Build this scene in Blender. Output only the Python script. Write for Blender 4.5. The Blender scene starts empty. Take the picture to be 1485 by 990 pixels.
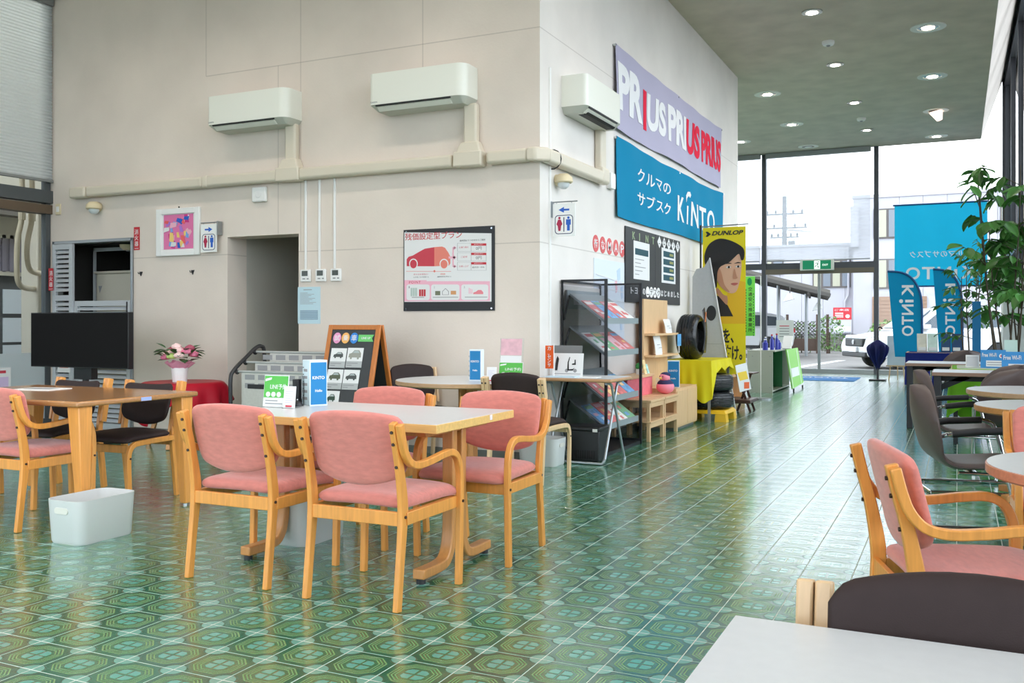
import bpy, bmesh, math, random
from mathutils import Vector, Matrix
random.seed(7)
SC = bpy.context.scene
COL = SC.collection
PI = math.pi
# ---------------------------------------------------------------- camera
YAW, CAMH, FPX = 0.4452, 1.18, 1355.0
cam_d = bpy.data.cameras.new('camera'); cam = bpy.data.objects.new('camera', cam_d); COL.objects.link(cam)
cam.location = (0, 0, CAMH); cam.rotation_euler = (PI/2, 0, YAW)
cam_d.sensor_width = 36; cam_d.lens = 36*FPX/1485; cam_d.shift_y = -28/1485
cam_d.clip_start = 0.05; cam_d.clip_end = 500
SC.camera = cam
# ---------------------------------------------------------------- sky (bright overcast day)
W = bpy.data.worlds.new('World'); SC.world = W; W.use_nodes = True
wn, wl = W.node_tree.nodes, W.node_tree.links
bg = wn['Background']
tc = wn.new('ShaderNodeTexCoord'); mp = wn.new('ShaderNodeMapping'); mp.inputs['Scale'].default_value = (2.2, 2.2, 5.5)
nz = wn.new('ShaderNodeTexNoise'); nz.inputs['Scale'].default_value = 1.6; nz.inputs['Detail'].default_value = 5
rp = wn.new('ShaderNodeValToRGB')
rp.color_ramp.elements[0].position = .38; rp.color_ramp.elements[0].color = (.56, .67, .80, 1)
rp.color_ramp.elements[1].position = .62; rp.color_ramp.elements[1].color = (.93, .95, .98, 1)
wl.new(tc.outputs['Generated'], mp.inputs['Vector']); wl.new(mp.outputs['Vector'], nz.inputs['Vector'])
wl.new(nz.outputs['Fac'], rp.inputs['Fac']); wl.new(rp.outputs['Color'], bg.inputs['Color'])
bg.inputs['Strength'].default_value = 1.35
# ---------------------------------------------------------------- exposure
vs = SC.view_settings
vs.view_transform = 'Standard'; vs.look = 'None'; vs.gamma = 1; vs.use_curve_mapping = False
vs.exposure = 1.97
SC.cycles.use_denoising = True
SC.cycles.max_bounces = 8; SC.cycles.diffuse_bounces = 5; SC.cycles.transparent_max_bounces = 16
SC.cycles.caustics_reflective = False; SC.cycles.caustics_refractive = False
SC.cycles.sample_clamp_indirect = 6

# ---------------------------------------------------------------- materials
MATS = {}
def nodes(name):
    m = bpy.data.materials.new(name); m.use_nodes = True
    return m, m.node_tree.nodes, m.node_tree.links, m.node_tree.nodes['Principled BSDF']
def srgb(r, g, b):
    f = lambda c: (c/255/12.92) if c/255 <= .04045 else ((c/255+.055)/1.055)**2.4
    return (f(r), f(g), f(b))
def mat(name, rgb, rough=.5, metal=0, spec=.5, noise=0, nscale=40, bump=0, bscale=200, coat=0, trans=0, emit=0, stretch=None, sheen=0):
    """plain colour with procedural mottling / relief; rgb in sRGB 0-255"""
    if name in MATS: return MATS[name]
    m, n, l, b = nodes(name)
    c = srgb(*rgb)
    b.inputs['Base Color'].default_value = (*c, 1)
    b.inputs['Roughness'].default_value = rough; b.inputs['Metallic'].default_value = metal
    b.inputs['Specular IOR Level'].default_value = spec
    b.inputs['Coat Weight'].default_value = coat
    b.inputs['Sheen Weight'].default_value = sheen
    b.inputs['Subsurface Weight'].default_value = 0
    if emit:
        b.inputs['Emission Color'].default_value = (*c, 1); b.inputs['Emission Strength'].default_value = emit
    if noise or bump:
        t = n.new('ShaderNodeTexCoord'); mp_ = n.new('ShaderNodeMapping')
        if stretch: mp_.inputs['Scale'].default_value = stretch
        l.new(t.outputs['Object'], mp_.inputs['Vector'])
    if noise:
        x = n.new('ShaderNodeTexNoise'); x.inputs['Scale'].default_value = nscale; x.inputs['Detail'].default_value = 4
        l.new(mp_.outputs['Vector'], x.inputs['Vector'])
        r = n.new('ShaderNodeValToRGB')
        r.color_ramp.elements[0].position = .3; r.color_ramp.elements[1].position = .7
        r.color_ramp.elements[0].color = (*[v*(1-noise) for v in c], 1)
        r.color_ramp.elements[1].color = (*[min(1, v*(1+noise)) for v in c], 1)
        l.new(x.outputs['Fac'], r.inputs['Fac']); l.new(r.outputs['Color'], b.inputs['Base Color'])
    if bump:
        y = n.new('ShaderNodeTexNoise'); y.inputs['Scale'].default_value = bscale; y.inputs['Detail'].default_value = 3
        l.new(mp_.outputs['Vector'], y.inputs['Vector'])
        bp = n.new('ShaderNodeBump'); bp.inputs['Strength'].default_value = bump; bp.inputs['Distance'].default_value = .003
        l.new(y.outputs['Fac'], bp.inputs['Height']); l.new(bp.outputs['Normal'], b.inputs['Normal'])
    MATS[name] = m
    return m
def wood(name, rgb, dark=.72, rough=.38, axis=2, scale=9, coat=.15):
    if name in MATS: return MATS[name]
    m, n, l, b = nodes(name); c = srgb(*rgb)
    t = n.new('ShaderNodeTexCoord'); mp_ = n.new('ShaderNodeMapping')
    s = [scale*3.2]*3; s[axis] = scale*.22; mp_.inputs['Scale'].default_value = s
    x = n.new('ShaderNodeTexNoise'); x.inputs['Scale'].default_value = 2.2; x.inputs['Detail'].default_value = 6; x.inputs['Distortion'].default_value = .6
    r = n.new('ShaderNodeValToRGB'); r.color_ramp.elements[0].position = .28; r.color_ramp.elements[1].position = .68
    r.color_ramp.elements[0].color = (*[v*dark for v in c], 1); r.color_ramp.elements[1].color = (*c, 1)
    l.new(t.outputs['Object'], mp_.inputs['Vector']); l.new(mp_.outputs['Vector'], x.inputs['Vector'])
    l.new(x.outputs['Fac'], r.inputs['Fac']); l.new(r.outputs['Color'], b.inputs['Base Color'])
    b.inputs['Roughness'].default_value = rough; b.inputs['Coat Weight'].default_value = coat; b.inputs['Coat Roughness'].default_value = .25
    MATS[name] = m
    return m
def glass_mat(name, tint=(1, 1, 1), gloss=.08, alpha=None):
    """thin pane: mostly see-through with a fresnel reflection"""
    if name in MATS: return MATS[name]
    m = bpy.data.materials.new(name); m.use_nodes = True; n = m.node_tree.nodes; l = m.node_tree.links; n.clear()
    o = n.new('ShaderNodeOutputMaterial'); tr = n.new('ShaderNodeBsdfTransparent'); gl = n.new('ShaderNodeBsdfGlossy'); mx = n.new('ShaderNodeMixShader')
    tr.inputs['Color'].default_value = (*tint, 1); gl.inputs['Roughness'].default_value = .02
    fr = n.new('ShaderNodeFresnel'); fr.inputs['IOR'].default_value = 1.25
    l.new(fr.outputs['Fac'], mx.inputs['Fac']); l.new(tr.outputs['BSDF'], mx.inputs[1]); l.new(gl.outputs['BSDF'], mx.inputs[2])
    if alpha is None: l.new(mx.outputs[0], o.inputs['Surface'])
    else:
        df = n.new('ShaderNodeBsdfDiffuse'); df.inputs['Color'].default_value = (*alpha[:3], 1)
        tl = n.new('ShaderNodeBsdfTranslucent'); tl.inputs['Color'].default_value = (*alpha[:3], 1)
        m0 = n.new('ShaderNodeMixShader'); m0.inputs['Fac'].default_value = .5
        l.new(df.outputs[0], m0.inputs[1]); l.new(tl.outputs[0], m0.inputs[2])
        m2 = n.new('ShaderNodeMixShader'); m2.inputs['Fac'].default_value = alpha[3]
        l.new(mx.outputs[0], m2.inputs[1]); l.new(m0.outputs[0], m2.inputs[2]); l.new(m2.outputs[0], o.inputs['Surface'])
    MATS[name] = m
    return m
def cloth_mat(name, rgb, tl=.35, rough=.8):
    """thin woven cloth that lets some light through"""
    if name in MATS: return MATS[name]
    m, n, l, b = nodes(name); c = srgb(*rgb)
    b.inputs['Base Color'].default_value = (*c, 1); b.inputs['Roughness'].default_value = rough
    b.inputs['Specular IOR Level'].default_value = .2
    t = n.new('ShaderNodeBsdfTranslucent'); t.inputs['Color'].default_value = (*c, 1)
    x = n.new('ShaderNodeMixShader'); x.inputs['Fac'].default_value = tl
    o = n['Material Output']
    l.new(b.outputs[0], x.inputs[1]); l.new(t.outputs[0], x.inputs[2]); l.new(x.outputs[0], o.inputs['Surface'])
    MATS[name] = m
    return m

# ---------------------------------------------------------------- mesh helpers
class MB:
    def __init__(s): s.v = []; s.f = []
    def add(s, vs_, fs):
        k = len(s.v); s.v += [tuple(p) for p in vs_]; s.f += [tuple(i+k for i in f) for f in fs]; return s
    def box(s, x0, x1, y0, y1, z0, z1):
        return s.add([(x0,y0,z0),(x1,y0,z0),(x1,y1,z0),(x0,y1,z0),(x0,y0,z1),(x1,y0,z1),(x1,y1,z1),(x0,y1,z1)],
                     [(0,3,2,1),(4,5,6,7),(0,1,5,4),(1,2,6,5),(2,3,7,6),(3,0,4,7)])
    def hexa(s, pts):
        return s.add(pts, [(0,3,2,1),(4,5,6,7),(0,1,5,4),(1,2,6,5),(2,3,7,6),(3,0,4,7)])
    def beam(s, p, q, w, h, up=(0,0,1)):
        p, q, up = Vector(p), Vector(q), Vector(up); d = (q-p).normalized()
        a = d.cross(up)
        if a.length < 1e-4: a = d.cross(Vector((0,1,0)))
        a = a.normalized(); b = a.cross(d).normalized(); a = a*(w/2); b = b*(h/2)
        return s.hexa([p-a-b, p+a-b, p+a+b, p-a+b, q-a-b, q+a-b, q+a+b, q-a+b])
    def cyl(s, p, q, r0, r1=None, n=16, caps=True):
        p, q = Vector(p), Vector(q); r1 = r0 if r1 is None else r1; d = (q-p).normalized()
        a = d.cross(Vector((0,0,1)))
        if a.length < 1e-4: a = Vector((1,0,0))
        a = a.normalized(); b = d.cross(a)
        vs_ = []
        for c, r in ((p, r0), (q, r1)):
            for i in range(n):
                t = 2*PI*i/n; vs_.append(c + (a*math.cos(t) + b*math.sin(t))*r)
        fs = [(i, (i+1) % n, n+(i+1) % n, n+i) for i in range(n)]
        if caps: fs += [tuple(range(n-1, -1, -1)), tuple(range(n, 2*n))]
        return s.add(vs_, fs)
    def tube(s, pts, r, n=8, closed=False, caps=True):
        pts = [Vector(p) for p in pts]; m = len(pts); vs_ = []; fs = []
        prev = None
        for i, p in enumerate(pts):
            if closed: d = pts[(i+1) % m]-pts[i-1]
            else: d = pts[min(i+1, m-1)]-pts[max(i-1, 0)]
            d.normalize()
            if prev is None:
                a = d.cross(Vector((0,0,1)))
                if a.length < 1e-3: a = d.cross(Vector((0,1,0)))
            else: a = prev-d*prev.dot(d)
            a.normalize(); prev = a; b = d.cross(a)
            rr = r[i] if isinstance(r, (list, tuple)) else r
            for k in range(n):
                t = 2*PI*k/n; vs_.append(p+(a*math.cos(t)+b*math.sin(t))*rr)
        for i in range(m if closed else m-1):
            j = (i+1) % m
            for k in range(n): fs.append((i*n+k, i*n+(k+1) % n, j*n+(k+1) % n, j*n+k))
        if caps and not closed: fs += [tuple(range(n-1, -1, -1)), tuple((m-1)*n+k for k in range(n))]
        return s.add(vs_, fs)
    def ribbon(s, pts, th, x0, x1, closed=False):
        """bent strip: path pts are (y,z), thickness th in the y-z plane, width along x"""
        m = len(pts); P = [Vector((0, a, b)) for a, b in pts]; vs_ = []; fs = []
        for i in range(m):
            d = P[min(i+1, m-1)]-P[max(i-1, 0)]; d.normalize(); nrm = Vector((0, -d.z, d.y))
            t = th[i] if isinstance(th, (list, tuple)) else th
            for x in (x0, x1):
                vs_.append((x, *(P[i]-nrm*t/2)[1:])); vs_.append((x, *(P[i]+nrm*t/2)[1:]))
        for i in range(m-1):
            a, b = 4*i, 4*i+4
            fs += [(a, a+1, b+1, b), (a+3, a+2, b+2, b+3), (a+1, a+3, b+3, b+1), (a+2, a, b, b+2)]
        fs += [(0, 2, 3, 1), (4*m-4, 4*m-3, 4*m-1, 4*m-2)]
        return s.add(vs_, fs)
    def prism(s, poly, z0, z1, M=None):
        n = len(poly); vs_ = [Vector((x, y, z0)) for x, y in poly]+[Vector((x, y, z1)) for x, y in poly]
        if M is not None: vs_ = [M @ v for v in vs_]
        fs = [tuple(range(n-1, -1, -1)), tuple(range(n, 2*n))]+[(i, (i+1) % n, n+(i+1) % n, n+i) for i in range(n)]
        return s.add(vs_, fs)
    def lathe(s, prof, n=24, c=(0, 0, 0), sx=1, sy=1):
        m = len(prof); vs_ = []; fs = []
        for r, z in prof:
            for k in range(n):
                t = 2*PI*k/n; vs_.append((c[0]+r*sx*math.cos(t), c[1]+r*sy*math.sin(t), c[2]+z))
        for i in range(m-1):
            for k in range(n): fs.append((i*n+k, i*n+(k+1) % n, (i+1)*n+(k+1) % n, (i+1)*n+k))
        if prof[0][0] > 1e-5: fs.append(tuple(range(n-1, -1, -1)))
        if prof[-1][0] > 1e-5: fs.append(tuple((m-1)*n+k for k in range(n)))
        return s.add(vs_, fs)
    def grid(s, fn, nu, nv, th=0):
        """surface fn(u,v) u,v in 0..1"""
        vs_ = [fn(i/nu, j/nv) for j in range(nv+1) for i in range(nu+1)]
        fs = [(j*(nu+1)+i, j*(nu+1)+i+1, (j+1)*(nu+1)+i+1, (j+1)*(nu+1)+i) for j in range(nv) for i in range(nu)]
        return s.add(vs_, fs)
    def shell(s, fa, fb, nu, nv):
        """closed body between two surfaces over the same u,v square"""
        k = (nu+1)*(nv+1)
        A = [fa(i/nu, j/nv) for j in range(nv+1) for i in range(nu+1)]; B = [fb(i/nu, j/nv) for j in range(nv+1) for i in range(nu+1)]
        id_ = lambda i, j: j*(nu+1)+i
        fs = []
        for j in range(nv):
            for i in range(nu):
                q = (id_(i, j), id_(i+1, j), id_(i+1, j+1), id_(i, j+1)); fs.append(q); fs.append(tuple(x+k for x in reversed(q)))
        ring = [id_(i, 0) for i in range(nu)]+[id_(nu, j) for j in range(nv)]+[id_(nu-i, nv) for i in range(nu)]+[id_(0, nv-j) for j in range(nv)]
        for a in range(len(ring)):
            b = (a+1) % len(ring); fs.append((ring[b], ring[a], ring[a]+k, ring[b]+k))
        return s.add(A+B, fs)
    def ball(s, c, r, nu=14, nv=8):
        r = (r, r, r) if not isinstance(r, (tuple, list)) else r
        prof = []
        vs_ = []; fs = []
        for j in range(nv+1):
            ph = PI*j/nv
            for i in range(nu):
                t = 2*PI*i/nu; vs_.append((c[0]+r[0]*math.sin(ph)*math.cos(t), c[1]+r[1]*math.sin(ph)*math.sin(t), c[2]-r[2]*math.cos(ph)))
        for j in range(nv):
            for i in range(nu): fs.append((j*nu+i, j*nu+(i+1) % nu, (j+1)*nu+(i+1) % nu, (j+1)*nu+i))
        return s.add(vs_, fs)
    def mesh(s, name, smooth=0):
        me = bpy.data.meshes.new(name); me.from_pydata([tuple(p) for p in s.v], [], s.f); me.validate()
        bm = bmesh.new(); bm.from_mesh(me); bmesh.ops.remove_doubles(bm, verts=bm.verts, dist=1e-6)
        bmesh.ops.recalc_face_normals(bm, faces=bm.faces); bm.to_mesh(me); bm.free()
        if smooth:
            me.shade_smooth(); me.set_sharp_from_angle(angle=math.radians(smooth))
        return me
    def build(s, name, m, parent=None, smooth=0, bevel=0, loc=(0,0,0), rot=(0,0,0), seg=2):
        o = bpy.data.objects.new(name, s.mesh(name, smooth)); COL.objects.link(o)
        o.data.materials.append(m); o.parent = parent; o.location = loc; o.rotation_euler = rot
        if bevel:
            b = o.modifiers.new('bevel', 'BEVEL'); b.width = bevel; b.segments = seg; b.limit_method = 'ANGLE'; b.angle_limit = math.radians(40)
            o.data.shade_smooth(); o.data.set_sharp_from_angle(angle=math.radians(30))
        return o
def flat(name, poly, m, parent, M, th=.0015):
    """thin printed shape: polygon in the x-y plane of frame M"""
    return MB().prism(poly, 0, th, M).build(name, m, parent)
def rect(x0, x1, y0, y1): return [(x0, y0), (x1, y0), (x1, y1), (x0, y1)]
def ellipse(cx, cy, rx, ry, n=24): return [(cx+rx*math.cos(2*PI*i/n), cy+ry*math.sin(2*PI*i/n)) for i in range(n)]
def rrect(x0, x1, y0, y1, r, n=5):
    p = []
    for cx, cy, a in ((x1-r, y1-r, 0), (x0+r, y1-r, 90), (x0+r, y0+r, 180), (x1-r, y0+r, 270)):
        for i in range(n+1):
            t = math.radians(a+90*i/n); p.append((cx+r*math.cos(t), cy+r*math.sin(t)))
    return p
def frame(o, x, y):
    """4x4 with origin o, x axis, y axis (z = x cross y)"""
    o, x, y = Vector(o), Vector(x).normalized(), Vector(y).normalized(); z = x.cross(y)
    return Matrix(((x.x, y.x, z.x, o.x), (x.y, y.y, z.y, o.y), (x.z, y.z, z.z, o.z), (0, 0, 0, 1)))
def bez(pts, n=6, closed=False):
    """Catmull-Rom through pts"""
    P = [Vector(p) for p in pts]; out = []; m = len(P)
    rng = range(m) if closed else range(m-1)
    for i in rng:
        g = (lambda k: P[k % m]) if closed else (lambda k: P[max(0, min(m-1, k))])
        p0, p1, p2, p3 = g(i-1), g(i), g(i+1), g(i+2)
        for k in range(n):
            t = k/n
            out.append(.5*((2*p1)+(p2-p0)*t+(2*p0-5*p1+4*p2-p3)*t*t+(3*p1-p0-3*p2+p3)*t**3))
    if not closed: out.append(P[-1])
    return [tuple(p) for p in out]
def text_mesh(body, size, bold=0, shear=0, ext=.0008, align='LEFT', res=3, space=1, line=1):
    c = bpy.data.curves.new('t', 'FONT'); c.body = body; c.size = size; c.offset = bold*size; c.shear = shear; c.extrude = ext
    c.align_x = align; c.resolution_u = res; c.space_character = space; c.space_line = line
    o = bpy.data.objects.new('t', c)
    me = bpy.data.meshes.new_from_object(o)
    bpy.data.objects.remove(o); bpy.data.curves.remove(c)
    return me
def text(name, body, size, m, parent, M, width=None, height=None, warp=None, sub=0, **k):
    """lettering as real geometry in frame M; width/height stretch it to that box; warp maps (x,y,z)->point"""
    me = text_mesh(body, size, **k)
    xs = [v.co.x for v in me.vertices]; ys = [v.co.y for v in me.vertices]
    x0, x1, y0, y1 = min(xs), max(xs), min(ys), max(ys)
    sx = width/(x1-x0) if width else 1; sy = height/(y1-y0) if height else (sx if width and height is None else 1)
    for v in me.vertices:
        if width: v.co.x = (v.co.x-x0)*sx
        if height or width: v.co.y = (v.co.y-y0)*sy
    if sub:
        bm = bmesh.new(); bm.from_mesh(me)
        bmesh.ops.triangulate(bm, faces=bm.faces)
        for _ in range(6):
            e = [e for e in bm.edges if e.calc_length() > sub]
            if not e: break
            bmesh.ops.subdivide_edges(bm, edges=e, cuts=1)
            bmesh.ops.triangulate(bm, faces=bm.faces)
        bm.to_mesh(me); bm.free()
    for v in me.vertices: v.co = Vector(warp(*v.co)) if warp else M @ v.co
    me.name = name; me.materials.clear(); me.materials.append(m)
    o = bpy.data.objects.new(name, me); COL.objects.link(o); o.parent = parent
    return o
def thing(name, label, cat, loc=(0,0,0), rz=0, group=None):
    o = bpy.data.objects.new(name, None); COL.objects.link(o); o.location = loc; o.rotation_euler = (0,0,rz)
    o.empty_display_size = .1
    return tag(o, label, cat, group)
def tag(o, label, cat, group=None, kind=None):
    o['label'] = label
    if cat: o['category'] = cat
    if group: o['group'] = group
    if kind: o['kind'] = kind
    return o
def struct(o, label=None):
    o['kind'] = 'structure'
    if label: o['label'] = label
    return o
def dup(root, loc, rz, label, group=None):
    r = root.copy(); COL.objects.link(r); r.location = loc; r.rotation_euler = (0,0,rz); r['label'] = label
    if group: r['group'] = group
    for ch in list(root.children):
        c = ch.copy(); COL.objects.link(c); c.parent = r
        for g2 in list(ch.children):
            d = g2.copy(); COL.objects.link(d); d.parent = c
    return r
# ================================================================ the room shell
XW, YW, ZC = -3.22, 7.30, 5.14       # corridor wall, wall facing the room, ceiling
XL, XR, YG, YB = -9.29, 0.95, 22.6, -3.5
YE = 15.25                            # end of the corridor wall
TX, TY, TX0, TY0 = .2183, .2092, -3.0621, 2.3717   # floor tile pitch and one tile corner
# ---- tile material: green glazed tile with a pressed octagon ornament
def tile_material():
    m, n, l, b = nodes('glazed_tile')
    def mth(op, a, c=None, d=None):
        x = n.new('ShaderNodeMath'); x.operation = op
        for i, v in enumerate((a, c, d)):
            if v is None: continue
            if isinstance(v, (int, float)): x.inputs[i].default_value = v
            else: l.new(v, x.inputs[i])
        return x.outputs[0]
    geo = n.new('ShaderNodeNewGeometry'); sp = n.new('ShaderNodeSeparateXYZ'); l.new(geo.outputs['Position'], sp.inputs[0])
    fx = mth('DIVIDE', mth('SUBTRACT', sp.outputs['X'], TX0), TX); fy = mth('DIVIDE', mth('SUBTRACT', sp.outputs['Y'], TY0), TY)
    ix, iy = mth('FLOOR', fx), mth('FLOOR', fy)
    ax = mth('ABSOLUTE', mth('SUBTRACT', mth('SUBTRACT', fx, ix), .5)); ay = mth('ABSOLUTE', mth('SUBTRACT', mth('SUBTRACT', fy, iy), .5))
    cv = n.new('ShaderNodeCombineXYZ'); l.new(ix, cv.inputs[0]); l.new(iy, cv.inputs[1])
    wnz = n.new('ShaderNodeTexWhiteNoise'); wnz.noise_dimensions = '2D'; l.new(cv.outputs[0], wnz.inputs['Vector'])
    oct_ = mth('MAXIMUM', mth('MAXIMUM', ax, ay), mth('MULTIPLY', mth('ADD', ax, ay), .665))
    cx, cy = mth('SUBTRACT', .5, ax), mth('SUBTRACT', .5, ay)
    rc = mth('SQRT', mth('ADD', mth('MULTIPLY', cx, cx), mth('MULTIPLY', cy, cy)))
    def band(v, lo, hi, s=.012):
        a = n.new('ShaderNodeMapRange'); a.interpolation_type = 'SMOOTHSTEP'
        a.inputs[1].default_value = lo-s; a.inputs[2].default_value = lo+s; l.new(v, a.inputs[0])
        c = n.new('ShaderNodeMapRange'); c.interpolation_type = 'SMOOTHSTEP'
        c.inputs[1].default_value = hi-s; c.inputs[2].default_value = hi+s; l.new(v, c.inputs[0])
        return mth('SUBTRACT', a.outputs[0], c.outputs[0])
    def lt(v, hi, s=.012):
        c = n.new('ShaderNodeMapRange'); c.interpolation_type = 'SMOOTHSTEP'
        c.inputs[1].default_value = hi-s; c.inputs[2].default_value = hi+s; c.inputs[3].default_value = 1; c.inputs[4].default_value = 0
        l.new(v, c.inputs[0]); return c.outputs[0]
    # four petals in the middle
    petal = mth('MULTIPLY', mth('MULTIPLY', band(ax, .022, .19), band(ay, .022, .19)), lt(mth('ADD', ax, ay), .315))
    ring1, ring2, ring3 = band(oct_, .262, .282, .005), band(oct_, .312, .332, .005), band(oct_, .362, .384, .005)
    # rings only bulge towards the sides (wavy glaze lines), fainter at the diagonals
    lines = mth('MAXIMUM', mth('MAXIMUM', ring1, ring2), ring3)
    olive = band(oct_, .0, .40, .012)
    circ = lt(rc, .20); cring = band(rc, .20, .222, .006)
    spoke = mth('MULTIPLY', circ, mth('MAXIMUM', lt(cx, .012, .006), lt(cy, .012, .006)))
    big = n.new('ShaderNodeTexNoise'); big.inputs['Scale'].default_value = 9; big.inputs['Detail'].default_value = 5
    l.new(geo.outputs['Position'], big.inputs['Vector'])
    def mix(fac, a, c):
        x = n.new('ShaderNodeMix'); x.data_type = 'RGBA'
        if isinstance(fac, (int, float)): x.inputs['Factor'].default_value = fac
        else: l.new(fac, x.inputs['Factor'])
        for s_, v in (('A', a), ('B', c)):
            i_ = [q for q in x.inputs if q.name == s_ and q.type == 'RGBA'][0]
            if isinstance(v, tuple): i_.default_value = (*v, 1)
            else: l.new(v, i_)
        return [q for q in x.outputs if q.type == 'RGBA'][0]
    base = mix(wnz.outputs['Value'], srgb(2, 90, 70), srgb(12, 112, 86))
    base = mix(mth('MULTIPLY', big.outputs['Fac'], .5), base, srgb(40, 104, 82))
    col = mix(mth('MULTIPLY', olive, .62), base, srgb(58, 126, 84))
    col = mix(mth('MULTIPLY', lines, .62), col, srgb(150, 180, 118))
    col = mix(mth('MULTIPLY', petal, .80), col, srgb(106, 176, 164))
    col = mix(mth('MULTIPLY', circ, .75), col, srgb(124, 182, 166))
    col = mix(mth('MULTIPLY', mth('MAXIMUM', cring, spoke), .6), col, srgb(26, 88, 74))
    l.new(col, b.inputs['Base Color'])
    b.inputs['Roughness'].default_value = .16; b.inputs['IOR'].default_value = 1.6
    b.inputs['Coat Weight'].default_value = .85; b.inputs['Coat Roughness'].default_value = .19; b.inputs['Coat IOR'].default_value = 1.5
    hgt = mth('SUBTRACT', mth('ADD', mth('MULTIPLY', lines, .9), mth('ADD', petal, mth('MULTIPLY', circ, .5))), mth('MULTIPLY', mth('MAXIMUM', cring, spoke), .8))
    hgt = mth('ADD', hgt, mth('MULTIPLY', big.outputs['Fac'], 1.6))
    bp = n.new('ShaderNodeBump'); bp.inputs['Strength'].default_value = .35; bp.inputs['Distance'].default_value = .0026
    l.new(hgt, bp.inputs['Height']); l.new(bp.outputs['Normal'], b.inputs['Normal']); l.new(bp.outputs['Normal'], b.inputs['Coat Normal'])
    return m
M_TILE = tile_material()
M_GROUT = mat('grout', (196, 202, 192), .85, noise=.15)
floor = MB().box(XL, XR, YB, YG, -.12, -.0008).build('floor', M_GROUT)
struct(floor, 'green glazed ornamental tile floor of the showroom')
def tile_geo(mb, cx, cy):
    a, b2, e = TX/2-.0022, TY/2-.0022, .0008
    p = [(-a,-b2,-e),(a,-b2,-e),(a,b2,-e),(-a,b2,-e),(-a+.001,-b2+.001,0),(a-.001,-b2+.001,0),(a-.001,b2-.001,0),(-a+.001,b2-.001,0)]
    mb.add([(x+cx, y+cy, z) for x, y, z in p], [(4,5,6,7),(0,1,5,4),(1,2,6,5),(2,3,7,6),(3,0,4,7)])
CY_, SY_ = math.cos(YAW), math.sin(YAW)
def proj(X, Y, Z):
    d = -SY_*X+CY_*Y
    return 742.5+FPX*(CY_*X+SY_*Y)/d, 467-FPX*(Z-CAMH)/d, d
cells = []
for i in range(-29, 19):
    for j in range(-14, 98):
        cx, cy = TX0+(i+.5)*TX, TY0+(j+.5)*TY
        if cx-TX/2 < XL or cx+TX/2 > XR+.02 or cy+TY/2 > YG: continue
        if cy-TY > YW and cy < YE and cx < XW-.1: continue
        if cy < .3: continue
        u, v, d = proj(cx, cy, 0)
        cells.append((d if (d > 0 and -10 < u < 1495 and v < 1000) else 999, cx, cy))
cells.sort()
tb = MB(); tile_geo(tb, 0, 0); tile_me = tb.mesh('tile'); tile_me.materials.append(M_TILE)
rest = MB()
for k, (d, cx, cy) in enumerate(cells):
    if k < 300:
        o = bpy.data.objects.new('tile', tile_me); COL.objects.link(o); o.location = (cx, cy, 0); o.parent = floor
    else: tile_geo(rest, cx, cy)
me = bpy.data.meshes.new('tile_field'); me.from_pydata(rest.v, [], rest.f); me.materials.append(M_TILE)
o = bpy.data.objects.new('tile_field', me); COL.objects.link(o); o.parent = floor; o['kind'] = 'stuff'

# ---- painted concrete walls with faint pour joints and rain-mark mottling
def wall_material(name, rgb, joints=()):
    m, n, l, b = nodes(name); c = srgb(*rgb)
    geo = n.new('ShaderNodeNewGeometry'); sp = n.new('ShaderNodeSeparateXYZ'); l.new(geo.outputs['Position'], sp.inputs[0])
    nz1 = n.new('ShaderNodeTexNoise'); nz1.inputs['Scale'].default_value = 1.1; nz1.inputs['Detail'].default_value = 6
    nz2 = n.new('ShaderNodeTexNoise'); nz2.inputs['Scale'].default_value = 55; nz2.inputs['Detail'].default_value = 3
    l.new(geo.outputs['Position'], nz1.inputs['Vector']); l.new(geo.outputs['Position'], nz2.inputs['Vector'])
    r = n.new('ShaderNodeValToRGB'); r.color_ramp.elements[0].position = .3; r.color_ramp.elements[1].position = .7
    r.color_ramp.elements[0].color = (*[v*.90 for v in c], 1); r.color_ramp.elements[1].color = (*[min(1, v*1.05) for v in c], 1)
    l.new(nz1.outputs['Fac'], r.inputs['Fac'])
    last = r.outputs['Color']; hsum = None
    for ax, pos, lo, hi, oax in joints:      # joint lines: axis, position, range along the other axis
        def M_(op, a, v):
            x = n.new('ShaderNodeMath'); x.operation = op; l.new(a, x.inputs[0])
            if isinstance(v, float): x.inputs[1].default_value = v
            else: l.new(v, x.inputs[1])
            return x.outputs[0]
        d = M_('ABSOLUTE', M_('SUBTRACT', sp.outputs[ax], float(pos)), 0.)
        k = M_('LESS_THAN', d, .005)
        k = M_('MULTIPLY', k, M_('GREATER_THAN', sp.outputs[oax], float(lo))); k = M_('MULTIPLY', k, M_('LESS_THAN', sp.outputs[oax], float(hi)))
        x = n.new('ShaderNodeMix'); x.data_type = 'RGBA'
        f_ = M_('MULTIPLY', k, .30); l.new(f_, x.inputs['Factor'])
        rg = [q for q in x.inputs if q.type == 'RGBA']; l.new(last, rg[0]); rg[1].default_value = (*srgb(120, 108, 100), 1)
        last = [q for q in x.outputs if q.type == 'RGBA'][0]
    l.new(last, b.inputs['Base Color']); b.inputs['Roughness'].default_value = .75
    bp = n.new('ShaderNodeBump'); bp.inputs['Strength'].default_value = .25; bp.inputs['Distance'].default_value = .004
    l.new(nz2.outputs['Fac'], bp.inputs['Height']); l.new(bp.outputs['Normal'], b.inputs['Normal'])
    return m
JW = [('Z', 3.70, -6.96, XW, 'X'), ('Z', 1.865, -8.0, XW, 'X'), ('X', -6.96, 3.70, 5.2, 'Z'), ('X', -5.755, 1.87, 5.2, 'Z'), ('X', -4.38, 3.4, 5.2, 'Z'), ('X', -6.03, 2.05, 3.7, 'Z')]
M_WALL = wall_material('painted_concrete', (224, 212, 201), JW)
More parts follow.
